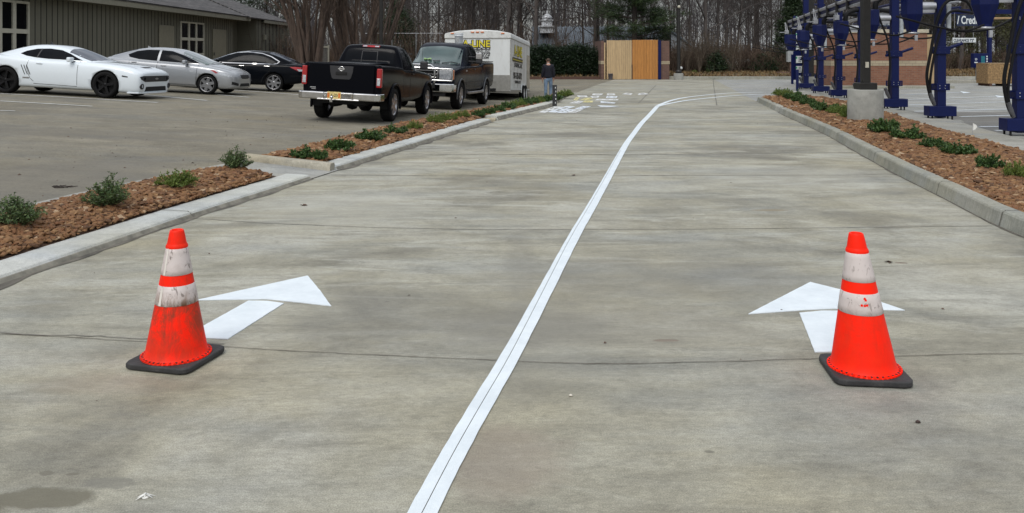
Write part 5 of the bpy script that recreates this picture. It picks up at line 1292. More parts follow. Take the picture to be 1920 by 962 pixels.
bk = MB(); bk.lathe([(.0, .01), (.11, .01), (.115, .02), (.14, .34), (.15, .345), (.15, .36), (.13, .355), (.105, .03), (0, .03)], 24); o = bk.build('bucket', mat('grey_plastic', (.11, .10, .115), .6)); o.location = (ex_(1143), EY - .45, 0); tag(o, 'grey plastic bucket standing before the pale gate', 'bucket')

# ------------------------------------------------------------------ lamp posts
M_bronze = mat('dark_bronze_metal', (.018, .017, .015), .5, .3, var=.2)
def lamp_base(px, py, wpx, hpx, label, g=0.0, n=40):
    X, Y = G(px, py, g); s_ = F / Y; r = wpx / s_ / 2; h = hpx / s_
    t = empty('lamp_post', label, 'lamp post', (X, Y + r, g)); b = MB(); b.lathe([(0, h), (r - .02, h), (r, h - .02), (r, -.1)], n); b.build('concrete_base', M_conc, t); return t, X, Y + r, r, h
t, X, Y, r, h = lamp_base(1636, 232, 65, 63, 'square dark bronze lamp post on a round concrete base among the right shrubs', .12)
b = MB(); b.box((0, 0, h + 4), (.165, .165, 8)); b.build('pole', M_bronze, t, bevel=.01)
b = MB(); b.box((0, 0, h + .07), (.36, .36, .14)); b.build('base_cover', M_bronze, t, bevel=.01)
b = MB(); b.box((-.0, -.09, h + .52), (.07, .01, .12)); b.build('label_plate', M_trimw, t)
b = MB(); b.box((0, -.9, h + 8), (.35, 1.5, .12)); b.build('lamp_head', M_bronze, t)
t, X, Y, r, h = lamp_base(1274, 150, 18, 12.5, 'thin dark lamp post beside the bin enclosure', 0)
b = MB(); b.tube([(0, 0, h), (0, 0, 9)], [.11, .085], 10); b.build('pole', M_bronze, t)
b = MB(); b.lathe([(.11, h + .0), (.19, h), (.19, h + .12), (.12, h + .2)], 16); b.build('base_cover', M_bronze, t)
b = MB(); b.lathe([(0, -.09), (.07, -.06), (.09, 0), (.07, .07), (0, .09)], 14, (0, -.14, EYE + (98 - 13) * Y / F)); b.build('globe', M_trimw, t)
b = MB(); b.box((.9, 0, 9), (1.5, .35, .12)); b.build('lamp_head', M_bronze, t)
X, Y = G(1526, 172, .0); t, X, Y, r, h = lamp_base(1524, 169, 30, 25, 'dark lamp post on concrete base behind the far vacuum posts', 0)
b = MB(); b.box((0, 0, h + 4), (.25, .25, 8)); b.build('pole', M_bronze, t); b = MB(); b.box((0, 0, h + .07), (.42, .42, .14)); b.build('base_cover', M_bronze, t); b = MB(); b.box((0, -.9, h + 8), (.35, 1.5, .12)); b.build('lamp_head', M_bronze, t)
t = empty('lamp_post', 'thin dark lamp post rising behind the black pickup', 'lamp post', ((714.5 - 960) * 40 / F, 40, lot_z(-6, 40)))
b = MB(); b.tube([(0, 0, 0), (0, 0, 9)], .085, 10); b.build('pole', M_bronze, t); b = MB(); b.lathe([(0, .5), (.28, .5), (.28, 0)], 20); b.build('concrete_base', M_conc, t)

# ------------------------------------------------------------------ vacuum stations
M_blk = mat('black_hose', (.006, .006, .007), .6, var=.3, spec=.2); M_silv = mat('galvanised_pipe', (.42, .43, .45), .35, .6, var=.2)
def curve_pts(P, n=14):
    out_ = []; Q = [Vector(p) for p in P]; Q = [2 * Q[0] - Q[1]] + Q + [2 * Q[-1] - Q[-2]]
    for i in range(1, len(Q) - 2):
        for k in range(n):
            t = k / n; a, b2, c, d = Q[i - 1:i + 3]; out_.append(.5 * ((2 * b2) + (c - a) * t + (2 * a - 5 * b2 + 4 * c - d) * t * t + (3 * b2 - a - 3 * c + d) * t ** 3))
    return out_ + [Q[-2]]
def vacuum(label, big=True):
    t = empty('vacuum_post', label, 'vacuum station', group='blue vacuum posts in a row')
    b = MB(); b.box((0, 0, 2.5), (.19, .19, 4.9)); 
    for z in (1.95, 2.35): b.box((0, 0, z), (.20, .20, .02))
    b.build('column', M_blue, t, bevel=.008)
    b = MB(); b.box((0, 0, .19), (.60, .32, .21)); b.build('base_box', M_blue, t, bevel=.008)
    b = MB()
    for x in (-.22, .22):
        for y in (-.11, .11): b.tube([(x, y, 0), (x, y, .09)], .02, 6)
    b.build('anchor_bolt', M_under, t)
    # separator hopper on the left
    b = MB(); n = 8
    b.lathe([(0, 2.64), (.235, 2.64), (.245, 2.62), (.245, 2.24), (.125, 1.90), (.125, 1.86), (.0, 1.86)], n, (-.63, 0, 0), sm=False); h = b.build('hopper', M_blue, t, bevel=.004)
    b = MB(); b.lathe([(.14, 1.86), (.16, 1.86), (.16, 1.83), (.0, 1.83)], 12, (-.63, 0, 0)); b.build('outlet_flange', M_silv, h)
    b = MB(); b.box((-.60, -.16, 1.74), (.06, .04, .12)); b.build('drain_cap', M_silv, h)
    b = MB(); b.tube([(-.44, 0, 2.42), (-.11, 0, 2.42)], .085, 14); b.box((-.28, 0, 2.31), (.28, .12, .06)); b.build('pipe_connector', M_silv, t)
    b = MB(); b.box((-.78, 0, 2.76), (.15, .15, .17)); b.build('junction_box', M_silv, t, bevel=.01)
    b = MB(); b.tube([(-.78, 0, 2.74), (-1.08, -.05, 2.74)], .022, 6); b.build('support_rod', M_silv, t)
    b = MB()
    for dx in (-.03, .03): b.tube([(-.78 + dx, 0, 2.82), (-.80 + dx, .02, 3.05), (-.84, .03, 3.22)], .022, 6)
    b.build('conduit', M_silv, t)
    b = MB(); b.tube(curve_pts([(-.50, 0, 2.62), (-.46, 0, 2.85), (-.2, 0, 3.0), (.35, .02, 3.02), (1.0, .05, 2.96)]), .075, 10); b.build('suction_pipe', M_blk, t)
    # hose looping over and hanging at the left of the column
    b = MB(); b.tube(curve_pts([(.9, .35, 2.30), (.45, -.22, 2.52), (.05, -.24, 2.50), (-.16, -.22, 2.1), (-.30, -.2, 1.4), (-.37, -.18, .95), (-.30, -.16, .55), (-.20, -.14, .34)]), .034, 8)
    if not big: b = MB(); b.tube(curve_pts([(-.46, -.05, 2.6), (-.40, -.1, 2.35), (-.22, -.14, 1.8), (-.17, -.15, 1.2), (-.20, -.15, .7), (-.18, -.14, .34)]), .026, 8)
    if big: b.tube(curve_pts([(1.2, .4, 2.22), (.5, -.20, 2.28), (.1, -.22, 2.26), (-.12, -.2, 1.75), (-.27, -.2, 1.1), (-.30, -.18, .7), (-.22, -.15, .36)]), .028, 8)
    hs_ = b.build('vacuum_hose', M_blk, t)
    b = MB(); b.tube([(-.30, -.17, .58), (-.24, -.15, .44), (-.18, -.14, .32)], [.042, .05, .035], 10); b.build('hose_nozzle', mat('grey_nozzle', (.07, .07, .075), .5) if 'grey_nozzle' not in bpy.data.materials else bpy.data.materials['grey_nozzle'], hs_)
    b = MB(); b.tube(curve_pts([(-.55, -.08, 1.95), (-1.0, -.1, 1.80), (-1.5, -.05, 1.86), (-2.2, .1, 2.05)]), .020, 6); b.tube(curve_pts([(-.1, .1, 1.98), (.6, .2, 1.88), (1.3, .3, 1.95), (1.9, .4, 2.2)]), .026, 6); b.build('slack_hose', M_blk, t)
    # brackets
    b = MB(); b.box((0, 0, 1.48), (.34, .27, .16)); b.tube([(-.12, -.05, 1.46), (-.26, -.12, 1.43)], .035, 8); b.tube([(.10, -.06, 1.50), (.42, -.18, 1.63)], .036, 8); b.build('nozzle_bracket', M_blue, t, bevel=.006)
    b = MB()
    for s in (-1, 1):
        b.box((s * .20, 0, .70), (.03, .03, .14)); b.box((s * .15, 0, .76), (.12, .03, .025)); b.box((s * .15, 0, .64), (.12, .03, .025))
    b.box((0, 0, .70), (.25, .25, .14)); b.build('mat_clip', M_blue, t)
    b = MB()
    for x in (-.06, .06):
        for z in (1.52, 1.44, 2.02, 1.99, .73, .67): b.lathe([(0, .136), (.010, .133), (.012, .115)], 6, (x, 0, z), 'y')
    o = b.build('bolt', M_silv, t); o.scale = (1, -1, 1)
    b = MB(); b.tube([(.16, -.06, 1.92), (.16, -.06, 2.46)], .055, 14); b.build('towel_canister', mat('pale_canister', (.36, .39, .41), .45) if 'pale_canister' not in bpy.data.materials else bpy.data.materials['pale_canister'], t, bevel=.01)
    return t
VP = [(1924, 256, 'nearest blue vacuum post, cut by the right edge'), (1771, 226, 'blue vacuum post with thick black hoses on its left, second from the camera'), (1683, 207, 'blue vacuum post just right of the dark lamp post'),
      (1620, 190, 'blue vacuum post just left of the dark lamp post'), (1577, 184, 'blue vacuum post before the left end of the brick wall'), (1542, 175, 'blue vacuum post second from the far end'), (1514, 168, 'farthest blue vacuum post with a silver pipe above')]
HB = [45, 62, 75, 85, 88, 93, 96]
pads = 'concrete pads under the vacuum posts'
v0 = vacuum(VP[0][2]); v1 = vacuum(VP[2][2], False); M_pad = M_conc
for i, (px, py, lb) in enumerate(VP):
    X, Y = G(px, py, .06); zt = 1.6 - (HB[i] - 98) * Y / F
    if i == 0: o = v0; o.location = (X, Y + .2, .06)
    elif i == 2: o = v1; o.location = (X, Y + .2, .06)
    else: o = dup(v0 if i == 1 else v1, (X, Y + .2, .06), None, None, lb)
    kz = (zt - .06) / 1.84; o.scale = (1, 1, max(.86, min(1.08, kz))); o.rotation_euler = (0, 0, radians(-3))
    c = MB(); c.lathe([(0, 0.06), (.40, .06), (.46, .035), (.47, -.02)], 8 if i > 2 else 28); o = c.build('concrete_pad', M_pad); o.location = (X + .02, Y + .2, 0); o.scale = (1.05, .75, 1)
    tag(o, 'low concrete pad under the ' + lb.replace('blue vacuum', 'vacuum').split(',')[0], 'concrete pad', pads)
# overhead pipes
pipes = empty('pipe_run', 'silver and dark blue pipes carried over the vacuum posts', 'pipes', (0, 0, 0))
A = D(1479, 41, 37.6); B = D(1592, -1, 24.5); C = D(1760, -62, 14)
b = MB(); b.tube([A, B, C], .055, 12); b.tube([A + Vector((0.04, 0, -.20)), B + Vector((.04, 0, -.20)), C + Vector((.04, 0, -.2))], .045, 10)
b.build('main_pipe', M_silv, pipes)
b = MB(); b.tube([A + Vector((.09, .1, -.09)), B + Vector((.09, .1, -.09)), C + Vector((.09, .1, -.09))], .07, 8); b.build('blue_pipe', M_blue, pipes)
b = MB()
for k in range(9): p = A.lerp(B, k / 8); b.box(p + Vector((0, 0, -.1)), (.17, .04, .36))
b.build('pipe_clamp', M_dark, pipes)
b = MB(); b.tube([A + Vector((.03, 0, -.1)), A + Vector((.25, .2, -.5))], .07); b.build('pipe_end', M_blue, pipes)
for (a1, a2, a3, r, m) in (((1545, 45, 38), (1600, 28, 34), (1700, 8, 27), .035, M_silv), ((1560, 52, 38), (1640, 30, 33), (1760, 22, 27), .03, M_silv), ((1550, 40, 38.3), (1640, 16, 33), (1730, -5, 27), .05, M_blue), ((1585, 40, 38), (1690, 19, 30), (1800, 3, 25), .035, M_silv), ((1600, 46, 38), (1690, 26, 30), (1800, 14, 25), .04, M_blue)):
    b = MB(); b.tube(curve_pts([D(*a1), D(*a2), D(*a3)], 6), r, 10); b.build('branch_pipe' if m is M_silv else 'blue_pipe', m, pipes)
b = MB()
for (a1, a2) in (((1512, 9, 38), (1545, 9, 36)), ((1590, 2, 33), (1616, 8, 28)), ((1500, 36, 38), (1545, 42, 36))): b = MB(); b.tube([D(*a1), D(*a2)], .045, 8); b.build('cross_brace', M_blue, pipes)
for o in list(bpy.data.objects):
    pass

# ------------------------------------------------------------------ brick equipment building on the right
Yb = 38.4; bb = empty('equipment_building', 'red brick equipment building with tan course behind the vacuum posts', 'building', (14.4, Yb, 0))
def bx_(px): return (px - 960) * Yb / F - 14.4
b = MB(); b.box(((bx_(1558) + bx_(1738)) / 2, 1.8, 1.22), (bx_(1738) - bx_(1558), 3.6, 2.5)); b.build('brick_wall', M_brick, bb)
b = MB(); b.box(((bx_(1558) + bx_(1738)) / 2, 1.8, 1.10), (bx_(1738) - bx_(1558) + .02, 3.62, .24)); b.build('tan_course', M_tanb, bb)
b = MB(); b.box(((bx_(1558) + bx_(1738)) / 2, 1.8, 2.55), (bx_(1738) - bx_(1558) + .12, 3.72, .16)); b.build('coping', mat('stone_coping', (.42, .38, .29), .8), bb, bevel=.01)
b = MB(); b.box((bx_(1738) + .10, .4, 1.2), (.16, .3, 2.4)); b.box((bx_(1752), .3, 1.2), (.42, .12, 2.4)); b.build('wooden_gate', woodmat('tan_wood', (.40, .29, .16)), bb)
b = MB(); b.box((bx_(1640), -.35, .04), (6.5, .7, .14)); o = b.build('kerb', M_curbR, bevel=.02); o.location = (14.4, Yb, 0); tag(o, 'low kerb along the foot of the brick equipment building', kind='structure')

# ------------------------------------------------------------------ menu board, cabinet, bollard, pay station, crate
M_wpanel = mat('white_panel', (.62, .66, .66), .5, var=.1); M_green = mat('green_print', (.03, .25, .12), .5); M_txt = mat('dark_print', (.04, .05, .08), .6)
Ym = 43.0; mb = empty('menu_board', 'tall blue board of white and green price panels behind the far vacuum post', 'sign', ((1498 - 960) * Ym / F, Ym, 0))
def mx(px): return (px - 1498) * Ym / F
def mz(py): return EYE - (py - 98) * Ym / F
b = MB(); b.box((mx(1485.5), 0, .75), (.10, .10, 1.5)); b.build('post', M_blue, mb)
b = MB(); b.box((mx(1498), .05, (mz(150) + mz(30)) / 2), (.55, .06, mz(30) - mz(150))); b.build('back_panel', M_blue, mb, bevel=.01)
for (y0, y1) in ((31, 36), (62, 71), (72, 82), (86, 94), (105, 118), (124, 136), (142, 153.5)):
    b = MB(); b.box((mx(1500), 0, (mz(y0) + mz(y1)) / 2), (.40, .02, mz(y0) - mz(y1))); o = b.build('price_panel', M_wpanel, mb)
    b = MB(); zc = (mz(y0) + mz(y1)) / 2; hh = mz(y0) - mz(y1)
    b.box((mx(1493.5), -.013, zc + hh * .25), (.07, .01, hh * .3), m=1)
    for q in range(4): b.box((mx(1500) - .02, -.013, zc + hh * (.3 - q * .2)), (.14, .004, hh * .07), m=0)
    b.box((mx(1506), -.013, zc), (.05, .004, hh * .6), m=0)
    b.build('printed_marks', [M_txt, M_green], o)
b = MB(); b.box((0, 0, 1.52), (.46, .30, 1.0)); b.box((-.05, -.16, 1.5), (.03, .02, .1)); 
cbx = empty('cabinet', 'grey metal electrical cabinet on a rail at the far kerb', 'cabinet', ((1482.5 - 960) * 51 / F, 51, .0))
o = b.build('cabinet_box', mat('pale_grey_metal', (.27, .28, .28), .5, var=.15), cbx, bevel=.01); b = MB(); b.box((-.35, 0, .40), (.9, .1, .05)); b.box((0, 0, .6), (.1, .1, 1.1)); b.build('mount', M_brick2, cbx)
X, Y = G(1495, 171); b = MB(); b.lathe([(0, .90), (.05, .89), (.058, .86), (.058, -.05)], 16); o = b.build('bollard', M_blue); o.location = (X, Y, 0); tag(o, 'slim blue bollard at the far tip of the right bed', 'bollard')
b = MB(); b.box((1.0, .0, .05), (3.6, 1.2, .22)); o = b.build('traffic_island', M_walk, bevel=.03); X, Y = G(1830, 156); o.location = (X - .9, Y + .6, 0); tag(o, 'low concrete island carrying the blue pay station', kind='structure')
Yp = Y + .4; ps = empty('pay_station', 'blue pay station with teal screen on grey pedestal', 'pay station', ((1837 - 960) * Yp / F, Yp, .12))
def pz(py): return EYE - (py - 98) * Yp / F - .12
def pxx(px): return (px - 1837) * Yp / F
b = MB(); b.box((pxx(1836.5), 0, (pz(100) + pz(127)) / 2), (pxx(1850) - pxx(1822.5), .30, pz(100) - pz(127))); b.build('housing', M_blue, ps, bevel=.02)
b = MB(); b.box((pxx(1840), -.155, (pz(105) + pz(123)) / 2), (pxx(1844) - pxx(1837), .02, pz(105) - pz(123))); b.build('screen', mat('teal_screen', (.01, .13, .17), .2), ps)
b = MB(); b.box((pxx(1827), -.155, pz(117)), (.17, .012, .05)); b.lathe([(.03, 0), (.045, .008), (.06, 0)], 14, (pxx(1827), -.156, pz(111)), 'y'); 
for q in range(4): b.box((pxx(1847.5), -.155, pz(106 + q * 4.5)), (.07, .012, .07))
b.build('printed_marks', M_wpanel, ps)
b = MB(); b.box((pxx(1837.5), .02, pz(127) / 2), (pxx(1843) - pxx(1832), .26, pz(127))); b.build('pedestal', mat('pale_grey_metal2', (.22, .235, .24), .5), ps)
b = MB(); b.box((pxx(1828.5), -.35, .42), (.13, .13, .85)); b.build('guard_post', M_blue, ps)
# pay lane canopy with signs
Yc = 45.0; cp = empty('pay_canopy', 'blue steel pay lane frame with hanging payment and clearance signs', 'canopy', ((1780 - 960) * Yc / F, Yc, 0))
def cx(px): return (px - 1780) * Yc / F
def cz(py): return EYE - (py - 98) * Yc / F
for q in (1855, 1668): b = MB(); b.box((cx(q), 0, cz(20) / 2), (.18, .18, cz(20))); b.build('post', M_blue, cp)
b = MB(); b.box(((cx(1660) + cx(1900)) / 2, 0, cz(22)), (cx(1900) - cx(1660), .2, .24)); b.build('beam', M_blue, cp)
M_navy = mat('navy_sign', (.008, .018, .05), .4)
b = MB(); b.box((cx(1816), -.12, (cz(28) + cz(49)) / 2), (cx(1841) - cx(1791), .06, cz(28) - cz(49))); sg = b.build('payment_sign', M_navy, cp, bevel=.01)
b = MB(); b.box((cx(1663), -.12, (cz(39) + cz(50)) / 2), (cx(1680) - cx(1645), .06, cz(39) - cz(50))); sg2 = b.build('member_sign', M_navy, cp, bevel=.01)
text('/ Credit', .58, (cx(1812.5), -.155, cz(38.5)), (pi / 2, 0, 0), M_wpanel, sg, sx=.62, ex=.004, off=.012)
text('MEMBER', .26, (cx(1662), -.155, cz(44.5)), (pi / 2, 0, 0), M_wpanel, sg2, ex=.004, sx=.8)
b = MB(); b.box((cx(1805.5), -.12, cz(75.5)), (cx(1827) - cx(1784), .08, cz(71.5) - cz(80))); cb_ = b.build('clearance_bar', M_wpanel, cp, bevel=.01)
text('CLEARANCE 7\'2"', .20, (cx(1804), -.163, cz(76)), (pi / 2, 0, 0), M_txt, cb_, ex=.003, sx=.72, off=.008)
b = MB()
for q in (1788, 1823): b.tube([(cx(q), -.1, cz(71)), (cx(q), -.1, cz(24))], .012, 5)
b.build('hanger_chain', M_silv, cp)
b = MB(); b.box((cx(1868), .6, cz(34)), (1.6, 1.6, .08)); b.build('roof_panel', woodmat('soffit_wood', (.38, .25, .13)), cp)
X0, Yk = G(1852, 161.5); X1, _ = G(1930, 161.5)
b = MB(); b.box(((X1 - X0) / 2, .5, .59), (X1 - X0, 1.0, .95)); ck = empty('shipping_crate', 'large pressed wood crate standing on the right lot', 'crate', (X0, Yk, 0)); b.build('box_body', M_osb, ck, bevel=.004)
b = MB(); b.box(((X1 - X0) / 2, .5, 1.075), (X1 - X0 + .03, 1.03, .022)); b.build('lid', woodmat('crate_lid', (.36, .25, .14)), ck)
b = MB()
for q in (.15, (X1 - X0) / 2, X1 - X0 - .15): b.box((q, .5, .055), (.12, 1.0, .11))
b.build('skid', mat('dark_skid', (.08, .04, .025), .9), ck)
# utility flag and black leaning delineator
X, Y = G(1823, 258, .1); fl = empty('marker_flag', 'small white utility flag on a wire by the walk', 'flag', (X, Y, .1)); b = MB(); b.tube([(0, 0, 0), (.01, 0, .26)], .003, 5); b.build('wire', M_silv, fl)
b = MB(); n = 6; vs = []
for i in range(n + 1): vs += [(.01 + .085 * i / n, .012 * sin(i * 1.4), .26 - .06 * i / n), (.01 + .075 * i / n, .012 * sin(i * 1.4 + .5), .12 + .05 * i / n)]
b.add(vs, [(2 * i, 2 * i + 1, 2 * i + 3, 2 * i + 2) for i in range(n)], sm=True); b.build('flag_sheet', M_bloom, fl)
X, Y = G(1040, 197, .05); dp = empty('marker_post', 'black post with pale holes standing at the far left kerb', 'post', (X, Y, .02)); b = MB(); b.box((0, 0, .31), (.13, .05, .62)); b.build('post_blade', M_black, dp, bevel=.006)
b = MB()
for q in range(5): b.box((.02 + .012 * (q % 2), -.028, .10 + q * .11), (.022, .006, .045))
b.build('reflective_marks', M_oldwhite, dp)
# letter stencils spread on the drive
def stencil(px, col, label, holes=2):
    P = [Vector((*G(*p), 0)) for p in px]; o0 = P[0]; t = empty('paint_stencil', label, 'stencil', tuple(o0), 0, 'white paint stencils lying on the drive')
    a, b2, c, d = [p - o0 for p in P]; b = MB()
    def at(u, v): p = a.lerp(b2, u).lerp(d.lerp(c, u), v); return (p.x, p.y)
    # frame with open slots
    n = holes; us = [0]
    for i in range(n): us += [(i + .25) / n, (i + .75) / n]
    us.append(1)
    for i in range(len(us) - 1):
        solid = i % 2 == 0
        for (v0, v1) in (((0, 1),) if solid else ((0, .22), (.44, .56), (.80, 1))):
            b.prism([at(us[i], v0), at(us[i + 1], v0), at(us[i + 1], v1), at(us[i], v1)], .004, .012)
    b.build('stencil_sheet', col, t)
M_sten = mat('stencil_plastic', (.66, .67, .66), .5, var=.12, scale=6, kind='World'); M_stenY = mat('stencil_yellow_overspray', (.60, .55, .26), .5, var=.35, scale=3, kind='World')
M_stenW = mat('stencil_white_wet', (.72, .77, .82), .4, var=.1, kind='World')
ST = [(((1010, 211), (1022, 212), (1056, 201), (1040, 200)), M_sten, 2), (((1028, 210.5), (1042, 211.5), (1078, 200.5), (1062, 199.5)), M_stenW, 1), (((1044, 212), (1062, 212), (1080, 206), (1062, 205.5)), M_stenW, 2), (((1064, 211.5), (1080, 211.5), (1094, 206), (1080, 206)), M_sten, 1),
      (((1078, 204.5), (1092, 205), (1108, 200), (1092, 199.5)), M_stenW, 2), (((1126, 200.5), (1144, 201), (1160, 199.5), (1120, 198)), M_stenW, 1), (((1068, 194), (1086, 194.5), (1096, 190.5), (1080, 190)), M_sten, 2), (((1092, 192), (1111, 192.5), (1112, 189.5), (1096, 189.5)), M_stenY, 1),
      (((1126, 193), (1152, 194.5), (1154, 193), (1126, 190)), M_stenW, 1), (((1075, 188), (1082, 188.5), (1087, 183), (1080, 183)), M_stenY, 1), (((1088, 188), (1104, 188), (1112, 184.5), (1098, 184)), M_stenY, 2), (((1116, 188.5), (1158, 188.5), (1160, 186.5), (1120, 186)), M_sten, 3),
      (((1084, 182), (1102, 182.5), (1100, 179.8), (1082, 179.5)), M_sten, 1), (((1110, 184), (1122, 183.5), (1124, 180), (1107, 181)), M_sten, 1), (((1136, 184), (1156, 184), (1158, 181), (1138, 180.5)), M_stenW, 2), (((1110, 178.5), (1128, 178.5), (1131, 176), (1112, 176)), M_sten, 1), (((1138, 178.5), (1154, 178.5), (1152, 175.8), (1138, 175.8)), M_sten, 1),
      (((1167, 177), (1183, 178.5), (1186, 175.5), (1174, 174.5)), M_sten, 1), (((1196, 178.5), (1216, 177), (1208, 174.5), (1198, 175.5)), M_sten, 1)]
for i, (P, m, h) in enumerate(ST):
    kind = {id(M_sten): 'dull white', id(M_stenW): 'bright white', id(M_stenY): 'yellow sprayed'}[id(m)]
    row = 'nearest row' if i < 5 else 'arrow row' if i == 5 else 'second row' if i < 9 else 'third row' if i < 12 else 'fourth row' if i < 15 else 'fifth row' if i < 17 else 'far right pair'
    first = {0: 0, 5: 5, 6: 6, 9: 9, 12: 12, 15: 15, 17: 17}; st_ = max(v for v in first if v <= i)
    stencil(P, m, '%s paint stencil, %s from left in the %s' % (kind, ORD[i - st_], row), h)

# ------------------------------------------------------------------ bucket on the cab roof, debris
bk = MB(); bk.lathe([(0, .0), (.135, 0), (.14, .01), (.148, .26), (.156, .265), (.156, .285), (.150, .29), (.152, .33), (.158, .335), (.158, .36), (.0, .362)], 28)
o = empty('paint_bucket', 'white plastic paint bucket behind the blue pickup cab, before the trailer', 'bucket', (0, 0, 0))
bk.build('pail', mat('white_plastic', (.62, .65, .67), .4, var=.05), o); b = MB()
b.add([(-.147 * cos(a) * 0 + .1505 * sin(a), -.1505 * cos(a), z) for z in (.07, .22) for a in (-1.1, -.7, -.3, .1)], [(0, 1, 5, 4), (1, 2, 6, 5), (2, 3, 7, 6)]); b.build('pail_label', mat('pail_label', (.33, .34, .34), .5, var=.3, scale=20), o)
o.scale = (1.25, 1.25, 1.2)
BUCK = o
R = random.Random(12)
M_leafd = mat('dead_leaf', (.085, .042, .025), .8, var=.4)
def leaf(px, py, s_, label, m=M_leafd, g=0, nm='dead_leaf', cat='leaf'):
    X, Y = G(px, py, g); b = MB()
    for k in range(3):
        a = R.uniform(0, 6.28); q = Vector((cos(a), sin(a), 0)); r2 = Vector((-q.y, q.x, 0)) * .35
        b.add([q * -s_ * .2 + Vector((0, 0, .004)), q * s_ * .4 + r2 * s_ + Vector((0, 0, s_ * .35)), q * s_ + Vector((0, 0, .006)), q * s_ * .4 - r2 * s_ + Vector((0, 0, s_ * .15))], [(0, 1, 2, 3)])
    o = b.build(nm, m); o.location = (X, Y, g); tag(o, label, cat)
leaf(1670, 492, .05, 'curled brown leaf lying behind the right cone'); leaf(568, 386, .05, 'dark dead leaf on the drive by the left kerb'); leaf(1075, 329, .05, 'dark scrap on the drive left of the white line')
def pebble(px, py, r, label, m, g=0):
    X, Y = G(px, py, g); b = MB(); b.add([(v.x * r, v.y * r * .8, v.z * r * .6 + r * .5) for v in shapes[3]], ICOF, sm=True); o = b.build('pebble', m); o.location = (X, Y, g); tag(o, label, 'pebble')
M_wst = mat('white_stone', (.62, .58, .50), .7); M_dst = mat('dark_stone', (.05, .03, .025), .8)
pebble(1070, 743, .010, 'tiny white pebble on the drive right of the line', M_wst); pebble(1721, 793, .012, 'small dark pebble in front of the right cone', M_dst)
def whitesplat():
    X, Y = G(273, 932); b = MB()
    for k in range(9):
        a = k * .7 + R.uniform(-.2, .2); L = R.uniform(.02, .055); q = Vector((cos(a), sin(a) * .7, 0)); n_ = Vector((-q.y, q.x, 0)) * .006
        b.add([Vector((0, 0, .012)) + n_, Vector((0, 0, .014)) - n_, q * L + Vector((0, 0, .003))], [(0, 1, 2)])
    b.lathe([(0, .006), (.010, .005), (.014, .001)], 9); o = b.build('paper_scrap', M_bloom); o.location = (X, Y, 0); tag(o, 'small white torn scrap on the concrete at lower left', 'litter')
whitesplat()
b = MB(); Rr = random.Random(8)
for k in range(22):
    X, Y = lotpt(Rr.uniform(102, 138), Rr.uniform(349, 353)); a = Rr.uniform(0, 3.1); z = lot_z(X, Y) + .004; L = Rr.uniform(.02, .06)
    b.tube([(X - cos(a) * L, Y - sin(a) * L * .4, z), (X + cos(a) * L, Y + sin(a) * L * .4, z + .006)], .004, 4)
tag(b.build('twigs', mat('dark_twig', (.03, .022, .018), .9)), 'little heap of dark twigs on the lot beside the near left bed', 'twigs', kind='stuff')

# scattered leaf bits and grit (countless)
b = MB(); Rr = random.Random(21)
def flake(X, Y, z, s_):
    a = Rr.uniform(0, 6.28); q = Vector((cos(a), sin(a), 0)) * s_; n_ = Vector((-q.y, q.x, 0)) * .45
    c = Vector((X, Y, z)); b.add([c - q, c + n_ + Vector((0, 0, s_ * .5)), c + q, c - n_ + Vector((0, 0, s_ * .15))], [(0, 1, 2), (0, 2, 3)])
for k in range(420):
    Y = 6 + 18 * Rr.random() ** 1.2; X = XK(Y) - .2 - abs(Rr.gauss(0, 2.2)); flake(X, Y, lot_z(X, Y) + .006, .006 + .02 * Rr.random() ** 3)
for k in range(70):
    Y = 3 + 20 * Rr.random(); t = Rr.random(); X = XL(Y) + (XR(Y) - XL(Y)) * (t ** 2 * .5 if Rr.random() < .6 else 1 - t ** 2 * .5); flake(X, Y, .004, Rr.uniform(.004, .016))
tag(b.build('leaf_litter', M_leafd), 'scattered dark leaf bits and grit on the concrete', kind='stuff')
# bucket stands on the rear of the pickup's cab roof
bpy.context.view_layer.update()
bo_ = [c for c in btruck.children if c.name.startswith('body')][0]
Xb, Yb2 = (860.5 - 960) * 28.75 / F, 28.75
inv = bo_.matrix_world.inverted(); ok, loc_, nn_, _i = bo_.ray_cast(inv @ Vector((Xb, Yb2, 5)), (inv.to_3x3() @ Vector((0, 0, -1))).normalized())
BUCK.location = (Xb, Yb2, (bo_.matrix_world @ loc_).z - .004) if ok else (Xb, Yb2, 1.85); BUCK.scale = (.96, .96, 1.06)
BUCK['label'] = 'white plastic paint bucket standing on the blue pickup cab roof'

# ------------------------------------------------------------------ person walking away beside the trailer
def skin_obj(name, verts, edges, radii, m, parent, root=0, sub=2):
    me = bpy.data.meshes.new(name); me.from_pydata([tuple(v) for v in verts], edges, []); me.materials.append(m)
    o = bpy.data.objects.new(name, me); COL.objects.link(o); o.parent = parent
    o.modifiers.new('k', 'SKIN')
    for i, r in enumerate(radii):
        sv = me.skin_vertices[0].data[i]; sv.radius = r if isinstance(r, tuple) else (r, r); sv.use_root = (i == root)
    md = o.modifiers.new('s', 'SUBSURF'); md.levels = md.render_levels = sub
    dg = bpy.context.evaluated_depsgraph_get(); dg.update(); nm = bpy.data.meshes.new_from_object(o.evaluated_get(dg)); nm.name = name
    for p in nm.polygons: p.use_smooth = True
    o.modifiers.clear(); o.data = nm; return o
M_skin = mat('skin', (.38, .21, .15), .55, var=.08); M_hair = mat('brown_hair', (.055, .030, .016), .7, var=.4, scale=40, stretch=(1, 1, .2)); M_navyc = mat('navy_jacket', (.003, .004, .011), .85, var=.4, bump=.3, bscale=25)
M_jean = mat('blue_jeans', (.13, .19, .27), .85, var=.35, scale=8, bump=.3, bscale=60); M_shoe = mat('dark_shoes', (.02, .018, .016), .6); M_shirt = mat('pale_collar', (.45, .45, .45), .8)
